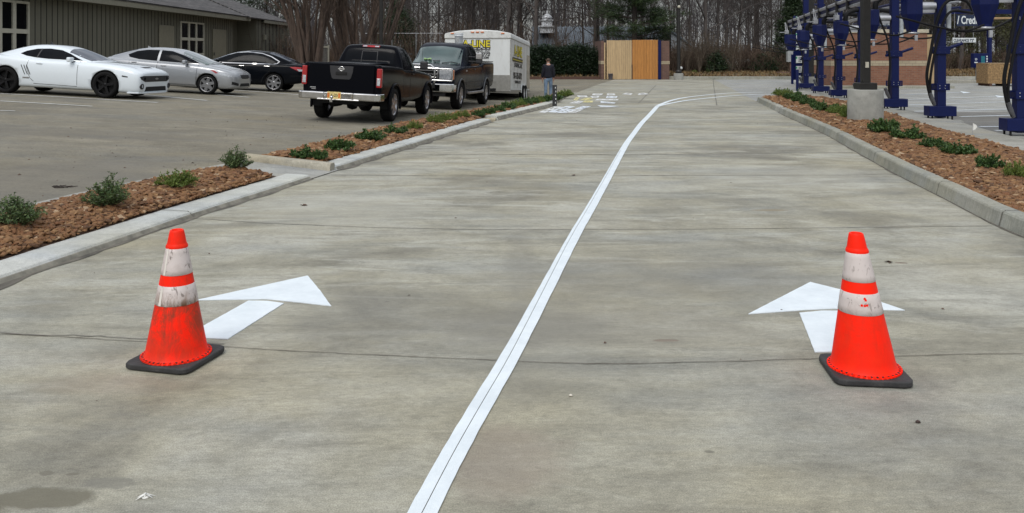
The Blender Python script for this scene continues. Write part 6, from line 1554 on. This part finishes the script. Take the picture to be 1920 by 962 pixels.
PX, PY = (1028 - 960) * 35.6 / F, 35.6
pr = empty('person', 'person with short brown hair in navy jacket and blue jeans, walking away with arms hanging', 'person', (PX, PY, 0), radians(4))
# faces +y (away); x right
V = [(0, 0, .93), (0, .0, 1.10), (0, .0, 1.30), (0, -.01, 1.43), (0, .0, 1.50), (0, .015, 1.565), (0, .02, 1.64), (0, .02, 1.70),
     (.10, 0, .88), (.105, .05, .50), (.10, .02, .10), (.105, .14, .045), (-.10, 0, .88), (-.11, -.06, .50), (-.12, -.14, .12), (-.125, -.03, .05),
     (.17, .0, 1.40), (.215, -.02, 1.12), (.225, .03, .89), (.225, .045, .82), (-.17, .0, 1.40), (-.215, .0, 1.12), (-.235, .05, .89), (-.24, .07, .82)]
E = [(0, 1), (1, 2), (2, 3), (3, 4), (4, 5), (5, 6), (6, 7), (0, 8), (8, 9), (9, 10), (10, 11), (0, 12), (12, 13), (13, 14), (14, 15), (3, 16), (16, 17), (17, 18), (18, 19), (3, 20), (20, 21), (21, 22), (22, 23)]
Rr_ = [(.15, .11), (.13, .10), (.155, .11), (.12, .085), (.052, .052), (.068, .078), (.078, .098), (.05, .06), .085, .058, .040, .035, .085, .058, .040, .035, .055, .044, .032, .034, .055, .044, .032, .034]
# five fingers per hand
for hand, s in ((19, 1), (23, -1)):
    base = Vector(V[hand])
    for k in range(5):
        L = (.045, .078, .088, .080, .062)[k]; dx = s * .006; dy = (.030, .022, .007, -.008, -.022)[k]
        b0 = base + Vector((dx, dy, -.045 if k else -.012)); tip = b0 + Vector((-s * .012, .02 if k == 0 else .008, -L * .55)); t2 = b0 + Vector((-s * .030, .026 if k == 0 else .012, -L))
        i = len(V); V += [tuple(b0), tuple(tip), tuple(t2)]; E += [(hand, i), (i, i + 1), (i + 1, i + 2)]; Rr_ += [.0095, .009, .0075]
body_ = skin_obj('body', V, E, Rr_, M_skin, pr)
jk = skin_obj('jacket', [(0, 0, .86), (0, 0, .98), (0, 0, 1.12), (0, 0, 1.30), (0, -.01, 1.42), (0, 0, 1.50), (.18, 0, 1.405), (.228, -.02, 1.12), (.235, .03, .90), (-.18, 0, 1.405), (-.228, 0, 1.12), (-.245, .05, .90)],
              [(0, 1), (1, 2), (2, 3), (3, 4), (4, 5), (4, 6), (6, 7), (7, 8), (4, 9), (9, 10), (10, 11)], [(.205, .15), (.20, .15), (.19, .145), (.205, .145), (.16, .12), (.078, .07), .085, .072, .056, .085, .072, .056], M_navyc, pr)
jn = skin_obj('jeans', [(0, 0, .98), (0, 0, .90), (.10, 0, .84), (.11, .05, .50), (.105, .02, .10), (-.10, 0, .84), (-.115, -.06, .50), (-.125, -.13, .13)], [(0, 1), (1, 2), (2, 3), (3, 4), (1, 5), (5, 6), (6, 7)], [(.155, .12), (.16, .125), .102, .075, .066, .102, .075, .066], M_jean, pr)
sh = skin_obj('shoe', [(.105, -.02, .045), (.107, .08, .04), (.11, .18, .03)], [(0, 1), (1, 2)], [.048, .045, .035], M_shoe, pr)
sh = skin_obj('shoe', [(-.125, -.19, .06), (-.127, -.08, .045), (-.13, .01, .03)], [(0, 1), (1, 2)], [.048, .045, .035], M_shoe, pr)
hr = skin_obj('hair', [(0, -.02, 1.575), (0, -.01, 1.66), (0, .035, 1.725)], [(0, 1), (1, 2)], [(.080, .072), (.090, .088), (.068, .062)], M_hair, pr)
b = MB(); b.lathe([(.062, 1.49), (.066, 1.52), (.058, 1.53)], 16, (0, .005, 0)); b.build('collar', M_shirt, pr)
b = MB()
for s in (-1, 1): b.lathe([(0, .006), (.010, .004), (.012, -.004)], 8, (s * .032, .112, 1.645), 'y', 0)
b.build('eyes', M_black, pr)
b = MB(); b.prism([(-.012, 1.60), (.012, 1.60), (.004, 1.645), (-.004, 1.645)], .10, .135, T=lambda x, z, y: (x, y, z)); b.box((0, .108, 1.578), (.04, .012, .008)); b.build('nose', M_skin, pr)
b = MB()
for s in (-1, 1): b.lathe([(0, -.02), (.010, -.012), (.012, .0), (.009, .014), (0, .02)], 10, (s * .082, .02, 1.64)); 
b.build('ears', M_skin, pr)
gz_ = lot_z(PX, PY); pr.location.z = gz_ if gz_ < -.12 else gz_
Hpx = (182 - 106.5); sc_ = .99; pr.scale = (sc_, sc_, sc_)

# ------------------------------------------------------------------ trees
def barkmat(name, c1, c2, sc=3.0):
    m = N(name); p = m.pos('Object', (6, 6, .8)); c = m.ramp(m.noise(p, sc, 6, .65, .4), [(.3, c1), (.55, tuple((a + b) / 2 for a, b in zip(c1, c2))), (.72, c2)])
    r = m.node('ShaderNodeObjectInfo').outputs['Random']; c = m.mix(.5, c, m.ramp(r, [(0, (.36, .37, .40)), (.5, (.5, .5, .5)), (1, (.62, .56, .50))]), 'OVERLAY')
    m.set(Base_Color=c, Roughness=.92); return m.mat
M_bark = barkmat('bare_tree_bark', (.040, .033, .030), (.105, .092, .085)); M_crepe = barkmat('crepe_myrtle_bark', (.030, .021, .016), (.120, .085, .066), 2.0); M_pinebark = barkmat('pine_bark', (.022, .017, .014), (.055, .042, .034))
def grow(b, p, d, L, r, lev, R, P_):
    n = 4 if lev == 0 else 3; pts = [p]; rs = [r]; cur = Vector(p); dd = Vector(d)
    for i in range(n):
        dd = (dd + Vector((R.gauss(0, P_['wob']), R.gauss(0, P_['wob']), R.gauss(0, P_['wob']) + P_['up'] * (lev > 0)))).normalized(); cur = cur + dd * L / n; pts.append(cur.copy()); rs.append(r * (1 - (1 - P_['tap']) * (i + 1) / n))
    b.tube(pts, rs, (7, 5, 4, 3, 3)[min(lev, 4)], cap=False, sm=lev < 2)
    if lev >= P_['levels']: return
    for k in range(P_['n'][lev]):
        t = R.uniform(P_['from'][lev], 1.0); i = min(n - 1, int(t * n)); f = t * n - i; q = pts[i].lerp(pts[i + 1], f)
        axis = (pts[i + 1] - pts[i]).normalized(); perp = axis.cross(Vector((R.gauss(0, 1), R.gauss(0, 1), R.gauss(0, 1)))).normalized(); an = R.uniform(*P_['ang'])
        nd = (axis * cos(an) + perp * sin(an)).normalized(); rr = rs[i] * R.uniform(.38, .62)
        grow(b, q, nd, L * R.uniform(*P_['len']), max(rr, .006), lev + 1, R, P_)
def bare_tree(seed, H, r0, fork=.0):
    R = random.Random(seed); t = empty('bare_tree', 'x', 'tree'); b = MB()
    P_ = dict(wob=.045, up=.10, tap=.45, levels=0, n=(0,), ang=(.3, .7), len=(.3, .5)); P_['from'] = (.2,)
    # trunk
    pts = [Vector((0, 0, -.3))]; d = Vector((R.gauss(0, .03), R.gauss(0, .03), 1)).normalized(); rs = [r0 * 1.25]
    for i in range(9): d = (d + Vector((R.gauss(0, .045), R.gauss(0, .045), .08))).normalized(); pts.append(pts[-1] + d * H / 9); rs.append(r0 * (1 - .75 * (i + 1) / 9))
    b.tube(pts, rs, 8, cap=False); b.build('trunk', M_bark, t)
    c = MB(); Q = dict(wob=.11, up=.16, tap=.35, levels=3, n=(5, 6, 5, 0), ang=(.35, .95), len=(.40, .66)); Q['from'] = (.2, .2, .15, 0)
    for k in range(19):
        u = R.uniform(.08, .98) ** .9; i = min(8, int(u * 9)); q = pts[i].lerp(pts[i + 1], u * 9 - i); a = R.uniform(0, 6.28); el_ = R.uniform(.35, 1.2)
        grow(c, q, (cos(a) * cos(el_), sin(a) * cos(el_), sin(el_)), H * R.uniform(.16, .34) * (1.1 - .4 * u), rs[i] * R.uniform(.25, .5), 0, R, Q)
    c.build('crown', M_bark, t); return t
protos = [bare_tree(100 + i, H, r) for i, (H, r) in enumerate(((15, .10), (17, .14), (13, .07), (19, .18), (12, .055), (16, .09)))]
BGROUP = 'bare winter trees in the woods'; BLAB = 'slender bare grey brown tree standing in the leafless woods'
R = random.Random(77); first = [True] * len(protos)
def put_tree(k, x, y, sc=1, label=BLAB, group=BGROUP):
    z = gz(x, y) if y < 130 else 1.0; loc = (x, y, z); p = protos[k]
    if first[k]: first[k] = False; o = p; o.location = loc; o['label'] = label
    else: o = dup(p, loc, label=label)
    if group: o['group'] = group
    elif 'group' in o: del o['group']
    o.rotation_euler = (0, 0, R.uniform(0, 6.28)); o.scale = (sc, sc, sc * R.uniform(.9, 1.1)); return o
# distinct nearer trees
for (px, Y, k, sc, lab) in ((885, 66, 1, .9, 'multi branched bare tree rising behind the white trailer roof'), (948, 60, 3, 1.0, 'thick dark bare trunk above the right end of the trailer'), (1000, 58, 1, 1.05, 'dark leaning bare tree left of the white cupola'), (1046, 62, 0, 1.1, 'bare tree crossing in front of the white cupola'),
                            (1112, 63, 1, 1.0, 'bare tree between hedge and pine'), (1326, 58, 3, .85, 'stout dark bare tree right of the far lamp post'), (1342, 60, 1, .9, 'bare tree at the brush pile edge'), (1380, 62, 0, .95, 'slanting bare tree behind the white tank'),
                            (1415, 64, 2, 1.0, 'thin bare tree behind the rusty bin'), (1800, 62, 3, .8, 'bare trunk behind the pay station')):
    put_tree(k, (px - 960) * Y / F, Y, sc, lab, None)
# generic woods
n = 0
while n < 105:
    Y = 64 + 46 * R.random() ** 1.3; px = R.uniform(640, 2000); x = (px - 960) * Y / F
    if Y < 92 and 1 < x < 22 and Y > 72 : continue
    if Y < 80 and 1000 < px < 1050: continue
    put_tree(R.randrange(6), x, Y, R.uniform(.75, 1.15)); n += 1
# far mass of thin trunks (countless)
def farwood(name, y0, y1, x0, x1, n, seed, label):
    R = random.Random(seed); b = MB()
    for _ in range(n):
        x, y = R.uniform(x0, x1), R.uniform(y0, y1); H = R.uniform(9, 17); r = R.uniform(.05, .14); z = 1.0
        p = [Vector((x, y, z - 1)), Vector((x + R.gauss(0, .3), y, z + H * .4)), Vector((x + R.gauss(0, .7), y, z + H))]
        b.tube(p, [r, r * .7, r * .2], 4, cap=False, sm=False)
        for k in range(20):
            u = R.uniform(.12, 1); q = p[0].lerp(p[1], u * 2) if u < .5 else p[1].lerp(p[2], u * 2 - 1); a = R.uniform(0, 6.28); L = R.uniform(1.0, 3.6)
            e1 = q + Vector((cos(a) * L * .4, sin(a) * L * .3, L * R.uniform(.3, .8))); e2 = e1 + Vector((cos(a) * L * .35 + R.gauss(0, .2), 0, L * R.uniform(.3, .7)))
            b.tube([q, e1, e2], [r * .4, r * .24, .012], 3, cap=False, sm=False)
            for s_ in range(3):
                v = e1.lerp(e2, R.random()); w_ = v + Vector((R.gauss(0, .5), R.gauss(0, .3), R.uniform(.2, 1.0))); b.tube([v, w_], [.022, .009], 3, cap=False, sm=False)
    return tag(b.build(name, M_farbark), label, kind='stuff')
M_farbark = mat('distant_bark', (.062, .057, .062), .95, var=.35, scale=.5, kind='World')
farwood('distant_woods', 112, 150, -45, 105, 520, 5, 'distant mass of grey leafless woods behind the nearer trees')
# brush thicket under the trees
M_brush = mat('brush_twigs', (.075, .050, .034), .95, var=.5, scale=.8, kind='World')
def thicket(name, xr, yr, n, h, seed, m, label, spread=.5):
    R = random.Random(seed); b = MB()
    for _ in range(n):
        x, y = R.uniform(*xr), R.uniform(*yr); z = gz(x, y) - .05
        for k in range(6):
            a = R.uniform(0, 6.28); H = h * R.uniform(.3, 1.15); L = H * spread * R.uniform(.2, 1)
            p1 = Vector((x + cos(a) * L * .4, y + sin(a) * L * .4, z + H * .5)); p2 = Vector((x + cos(a) * L + R.gauss(0, .1), y + sin(a) * L, z + H)); b.tube([(x, y, z), p1, p2], [.018, .013, .005], 3, cap=False, sm=False)
            for s_ in range(3):
                v = p1.lerp(p2, R.random()); b.tube([v, v + Vector((R.gauss(0, .25), R.gauss(0, .25), R.uniform(0, .45)))], [.009, .004], 3, cap=False, sm=False)
    return tag(b.build(name, m), label, kind='stuff')
thicket('undergrowth', (10.5, 21), (56, 62), 420, 1.7, 1, M_brush, 'tangled brown brush pile right of the bin enclosure', .9)
thicket('undergrowth', (-30, 60), (60, 72), 1500, 1.5, 2, M_brush, 'low tangled undergrowth along the woods edge')
thicket('undergrowth', (-22, 11), (58, 66), 330, 3.4, 7, M_brush, 'tall wispy brush in front of the metal roofed building', .45)
thicket('undergrowth', (10.8, 15), (55, 58), 50, 2.6, 3, mat('pale_brush', (.075, .058, .04), .95, var=.4), 'tall thin saplings right of the far lamp post', .35)
# leaf masses
def needles(b, c, n, rad, L, R, flat=.45, wdt=.012, droop=0):
    for _ in range(n):
        v = Vector((R.gauss(0, 1), R.gauss(0, 1), R.gauss(0, 1) * flat)) * rad * .5; q = c + v; a = R.uniform(0, 6.28); d = Vector((cos(a), sin(a), R.uniform(-.2, .9) - droop)).normalized() * L * R.uniform(.6, 1.2)
        s_ = d.cross(Vector((R.gauss(0, 1), R.gauss(0, 1), R.gauss(0, 1)))).normalized() * wdt * R.uniform(.6, 1.4); b.add([q - s_, q + s_, q + d], [(0, 1, 2)])
M_pine = leafmat('pine_needles', [(.012, .028, .010), (.022, .045, .014), (.035, .062, .018), (.05, .075, .022)]); M_cedar = leafmat('cedar_foliage', [(.006, .016, .006), (.012, .026, .009), (.022, .040, .012), (.03, .05, .016)])
M_hedge = leafmat('hedge_leaf', [(.006, .015, .006), (.010, .023, .009), (.018, .036, .012)])
def pine(px, Y, H, label, seed, zmin=3.2, spread=3.4, dens=1.0):
    R = random.Random(seed); x = (px - 960) * Y / F; t = empty('pine_tree', label, 'tree', (x, Y, gz(x, Y))); b = MB(); b.tube([(0, 0, -.3), (.03, 0, H * .4), (-.05, 0, H)], [.21, .16, .05], 9, cap=False); br = MB(); fo = MB()
    z = zmin
    while z < H - .4:
        for k in range(4):
            a = R.uniform(0, 6.28); L = spread * (1 - .55 * (z - zmin) / (H - zmin)) * R.uniform(.55, 1.05); d = Vector((cos(a), sin(a), R.uniform(-.05, .25)))
            P = [Vector((0, 0, z)), Vector((0, 0, z)) + d * L * .5, Vector((0, 0, z)) + d * L + Vector((0, 0, .15))]; br.tube(P, [.045, .03, .012], 5, cap=False)
            for j in range(int(7 * dens)):
                u = R.uniform(.35, 1.0); q = P[1].lerp(P[2], u * 2 - 1) if u > .5 else P[0].lerp(P[1], u * 2); q = q + Vector((R.gauss(0, .28), R.gauss(0, .28), R.gauss(0, .10)))
                br.tube([P[0].lerp(P[1], .8), q], [.014, .006], 3, cap=False)
                needles(fo, q, 130, .5, .18, R, .5, .016)
        z += R.uniform(.28, .5)
    b.build('trunk', M_pinebark, t); c = fo.build('crown', M_pine, t); br.build('limbs', M_pinebark, t); return t
pine(1189, 57, 11, 'large dark pine with spreading limbs directly behind the bin enclosure', 4, 2.3, 3.3)
def conifer(px, Y, H, wd, label, seed, m=M_cedar, n=5200, zb=.1, name='evergreen_tree'):
    R = random.Random(seed); x = (px - 960) * Y / F; t = empty(name, label, 'tree', (x, Y, gz(x, Y) if Y > 50.6 else 0)); b = MB(); b.tube([(0, 0, -.3), (0, 0, H * .95)], [.14, .02], 7, cap=False); fo = MB(); br = MB()
    for k in range(n // 14):
        u = R.random() ** .8; z = zb + (H - zb) * u; rad = wd * (1 - u) ** .75 * (1 + .3 * sin(k * 2.3) * R.random()) + .08; a = R.uniform(0, 6.28); rr = rad * sqrt(R.uniform(.25, 1)); c = Vector((cos(a) * rr, sin(a) * rr, z))
        if k % 5 == 0: br.tube([(0, 0, max(0, z - rr * .4)), c], [.02, .006], 3, cap=False)
        needles(fo, c, 30, .34, .17, R, .9, .028)
    b.build('trunk', M_pinebark, t); fo.build('crown', m, t); br.build('limbs', M_pinebark, t); return t
conifer(1487, 58, 5.2, 1.75, 'dense dark conical cedar left of the far vacuum posts', 9, n=7000)
conifer(744, 64, 5.0, 2.6, 'dark round evergreen behind the black pickup cab', 10, n=6500)
conifer(500, 84, 11.0, 5.5, 'tall dark evergreen behind the shingle roof', 13, n=9000)
conifer(430, 80, 11.0, 4.0, 'dark evergreen at the left behind the shingle roof ridge', 14, n=6000)
for i, (px, Y, H, wd, lab) in enumerate(((1795, 66, 4.6, 2.0, 'olive leafy tree behind the clearance sign'), (1868, 64, 5.0, 2.4, 'olive leafy tree behind the shipping crate'), (1745, 70, 5.4, 2.0, 'olive leafy tree just right of the brick building'), (1925, 68, 5.6, 2.6, 'olive leafy tree at the far right edge'))):
    conifer(px, Y, H, wd, lab, 40 + i, leafmat('olive_leaves', [(.03, .035, .012), (.055, .06, .02), (.085, .085, .03), (.04, .05, .015)]) if i == 0 else bpy.data.materials['olive_leaves'], 3600, .3, 'leafy_tree')
# hedge behind the person
R = random.Random(5); hg = empty('hedge', 'long clipped dark green hedge behind the person', 'hedge', ((1064 - 960) * 52.5 / F, 52.5, gz(3, 52.5))); fo = MB(); st = MB()
HW = 2.35
for k in range(1500):
    x = R.uniform(-HW, HW); z = R.uniform(.15, 1.75 - .14 * abs(x) / HW + .12 * sin(x * 3)); y = R.uniform(-.85, .85)
    if R.random() < .7: y = -.85 + .35 * R.random()
    needles(fo, Vector((x, y, z)), 26, .24, .11, R, 1, .03)
for k in range(26):
    x = R.uniform(-HW, HW); st.tube([(x, 0, -.1), (x + R.gauss(0, .2), -.2, 1.2)], [.035, .01], 5)
fo.build('foliage', M_hedge, hg); st.build('stems', M_twig, hg)
hg2 = dup(hg, ((975 - 960) * 53.5 / F, 53.6, gz(0, 53)), label='dark hedge section hidden mostly behind the white trailer'); hg2.scale = (1, 1, .9)
# small shrubs on the verge
for i, (px, hh) in enumerate(((1302, 10), (1327, 9))):
    X, Y = G(px, 141, .12); o = dup(protoC[0] if i == 0 else protoA[0], (X, Y, gz(X, Y)), label=('small brown green tuft on the verge left of the dark bush', 'small green tuft on the verge nearest the dark bush')[i], group='tufts on the far verge'); o.scale = (.22, .22, .36)
conifer(1343, 55.5, 1.1, .75, 'low dark green bush in front of the brush pile', 51, n=1100, name='bush')
conifer(1432, 57, .95, 1.3, 'low green mound of vines behind the far kerb', 52, n=1400, name='bush')
# ------------------------------------------------------------------ crepe myrtles: sheaves of smooth trunks
def crepe(px, Y, H, seed, label, w0=.5, fan=.34, n=13):
    R = random.Random(seed); x = (px - 960) * Y / F; t = empty('crepe_myrtle', label, 'tree', (x, Y, lot_z(x, Y) - .1)); b = MB(); c = MB()
    Q = dict(wob=.09, up=.12, tap=.4, levels=2, n=(4, 4, 0), ang=(.25, .6), len=(.4, .62)); Q['from'] = (.15, .2, 0)
    for k in range(n):
        a = 2 * pi * k / n + R.uniform(-.2, .2); q = R.uniform(.3, 1); bx, by = cos(a) * w0 * q, sin(a) * w0 * q * .6; lean = fan * q * R.uniform(.6, 1.1); r = R.uniform(.07, .15)
        P = [Vector((bx * .5, by * .5, -.2))]; d = Vector((cos(a) * lean, sin(a) * lean, 1)).normalized(); rs = [r * 1.35]
        for i in range(7): d = (d + Vector((R.gauss(0, .05), R.gauss(0, .05), .04))).normalized(); P.append(P[-1] + d * H / 7); rs.append(r * (1 - .6 * (i + 1) / 7))
        b.tube(P, rs, 8, cap=False)
        for j in range(5):
            u = R.uniform(.35, 1); i = min(6, int(u * 7)); q2 = P[i].lerp(P[i + 1], u * 7 - i); a2 = a + R.gauss(0, .7); e = R.uniform(.7, 1.3)
            grow(c, q2, (cos(a2) * cos(e), sin(a2) * cos(e), sin(e)), R.uniform(1.0, 2.4), rs[i] * .5, 0, R, Q)
    b.build('trunk', M_crepe, t); c.build('crown', M_crepe, t); return t
crepe(583, 44, 8, 1, 'broad sheaf of peeling crepe myrtle trunks nearest the building end', .75, .26, 17)
crepe(660, 46, 8, 2, 'fanning crepe myrtle with reddish trunks behind the black pickup', .55, .42, 15)
crepe(700, 52, 8, 3, 'spreading crepe myrtle farthest right behind the black pickup', .5, .5, 12)
# small grey gate fence between them
M_gfen = mat('weathered_grey_boards', (.16, .155, .145), .85, var=.3, scale=8); X0 = (593 - 960) * 47 / F; X1 = (616 - 960) * 47 / F; fe = empty('fence', 'weathered grey board fence section between the crepe myrtles', 'fence', (X0, 47, lot_z(X0, 47)))
b = MB(); w_ = (X1 - X0) / 5
for i in range(5): b.box((w_ * (i + .5), .03, .95), (w_ - .015, .02, 1.9))
b.build('boards', M_gfen, fe); b = MB()
for z in (.5, 1.75): b.box(((X1 - X0) / 2, 0, z), (X1 - X0 + .06, .05, .08))
for x in (0, X1 - X0): b.box((x, 0, .9), (.07, .07, 1.9))
b.build('rails', M_trimw, fe)
# ------------------------------------------------------------------ low building with metal roof and cupola
M_mroof = N('ribbed_metal_roof'); s_ = M_mroof.node('ShaderNodeSeparateXYZ', {0: M_mroof.node('ShaderNodeTexCoord').outputs['Object']}).outputs[0]
M_mroof.set(Base_Color=M_mroof.ramp(M_mroof.noise(M_mroof.pos('Object'), .5, 4), [(.3, (.085, .105, .125)), (.7, (.14, .165, .19))]), Roughness=.5, Metallic=.2); M_mroof = M_mroof.mat
YB = 76; ba = empty('barn', 'low building with ribbed blue grey metal roof and white cupola behind the hedge', 'building', (0, YB, .2))
def qx(px, Y=YB): return (px - 960) * Y / F
x0, x1 = qx(1000), qx(1256)
zr = EYE + (98 - 50) * (YB + 5) / F - .2; ze = EYE - (112 - 98) * YB / F - .2
b = MB(); b.add([(x0, 0, ze), (x1, 0, ze), (x1, 5, zr), (x0, 5, zr), (x0, 11, ze), (x1, 11, ze)], [(0, 1, 2, 3), (3, 2, 5, 4)])
k = x0
while k < x1: b.bar((k, -.02, ze + .04), (k, 5, zr + .05), .09, .10); k += .45
rf = b.build('roof', M_mroof, ba)
M_bwall = mat('pale_blue_grey_wall', (.24, .27, .30), .7, var=.12, scale=1)
b = MB(); b.box(((x0 + x1) / 2, 5.5, ze / 2 - .5), (x1 - x0, 10, ze + 1)); 
xr = qx(1345); b.add([(x1, -.6, -1), (xr, -.6, -1), (xr, -.6, .1), (x1, -.6, zr - .55)], [(0, 1, 2, 3)]); b.add([(x1, 6, -1), (xr, 6, -1), (xr, 6, .1), (x1, 6, zr - .55)], [(0, 1, 2, 3)]); b.build('wall', M_bwall, ba)
b = MB(); b.bar((x1 - .2, -.75, zr - .40), (xr, -.75, .25), .15, .12); b.add([(x1 - .2, -.7, zr - .4), (xr, -.7, .22), (xr, 6.1, .22), (x1 - .2, 6.1, zr - .4)], [(0, 1, 2, 3)]); b.build('roof_edge', M_mroof, ba)
xc = qx(1026, 79); b = MB(); kk = 79 / F
def zc_(py): return EYE - (py - 98) * kk - .2
b.box((xc, 3.4, (zc_(62) + zc_(50)) / 2), (1.35, 1.35, zc_(50) - zc_(62))); b.box((xc, 3.4, zc_(49.5)), (1.65, 1.65, .12)); b.box((xc, 3.4, (zc_(49) + zc_(38)) / 2), (.95, .95, zc_(38) - zc_(49))); b.box((xc, 3.4, zc_(38)), (1.15, 1.15, .1))
b.lathe([(.44, zc_(45)), (.44, zc_(34))], 12, (xc, 3.4, 0)); b.lathe([(.50, zc_(33.5)), (.42, zc_(30)), (.25, zc_(27)), (.06, zc_(25)), (.03, zc_(20)), (0, zc_(19))], 14, (xc, 3.4, 0)); b.build('cupola', mat('white_cupola', (.60, .62, .64), .5, var=.1), ba, bevel=.01)
# ------------------------------------------------------------------ odd things at the woods edge
b = MB(); b.lathe([(0, -1.0), (.25, -.95), (.38, -.7), (.4, 0), (.38, .7), (.25, .95), (0, 1.0)], 20, axis='x'); X, Y = G(1385, 128, .25); Y = 59; X = (1385 - 960) * Y / F; o = empty('storage_tank', 'rounded white storage tank half hidden in the brush', 'tank', (X, Y, gz(X, Y) + .05)); 
q = b.build('tank_shell', mat('dirty_white_tank', (.45, .46, .44), .5, var=.2, dirt=((.12, .14, .08), .8)), o); q.location = (0, 0, .42); b = MB(); b.box((-.6, 0, .02), (.15, .6, .25)); b.box((.6, 0, .02), (.15, .6, .25)); b.build('cradle', M_dark, o)
X = (1410 - 960) * 58 / F; bn = empty('rusty_bin', 'dark rusty metal bin beside the white tank', 'bin', (X, 58, gz(X, 58))); b = MB(); b.prism([(-.38, 0), (.38, 0), (.45, .62), (-.45, .62)], -.3, .3, T=lambda x, z, y: (x, y, z)); b.build('bin_body', mat('rust', (.10, .035, .025), .85, var=.4), bn, bevel=.01); b = MB(); b.box((0, 0, .64), (.95, .66, .05)); b.build('rim', M_dark, bn)
X = (1277 - 960) * 52.5 / F; o = empty('reflector_post', 'small round white reflector on a stake right of the far lamp base', 'reflector', (X, 52.5, gz(X, 52.5))); b = MB(); b.box((0, 0, .2), (.03, .03, .45)); b.build('stake', M_dark, o); b = MB(); b.lathe([(0, -.02), (.08, -.02), (.09, 0)], 16, (0, -.02, .45), 'y'); b.build('disc', M_wpanel, o)
# dark mulch bank under the hedge and timber edge
b = MB(); b.box((qx(1054, 50.4), 50.40, .06), (qx(1127, 50.4) - qx(980, 50.4), .16, .2)); tag(b.build('timber_edge', mat('brown_timber', (.085, .045, .032), .9)), 'low brown timber edging in front of the hedge', 'edging')
# wire fence seen above the pickups
wf = empty('wire_fence', 'tall thin wire fence behind the pickups', 'fence', (0, 60, 0)); b = MB()
for px in (690, 735, 780, 825): b = MB(); b.tube([((px - 960) * 60 / F, 0, -.2), ((px - 960) * 60 / F, 0, 2.95)], .025, 6); b.build('post', M_silv, wf)
b = MB()
b.tube([((680 - 960) * 60 / F, 0, 2.93), ((830 - 960) * 60 / F, 0, 2.93)], .016, 5)
b.build('top_rail', M_silv, wf)
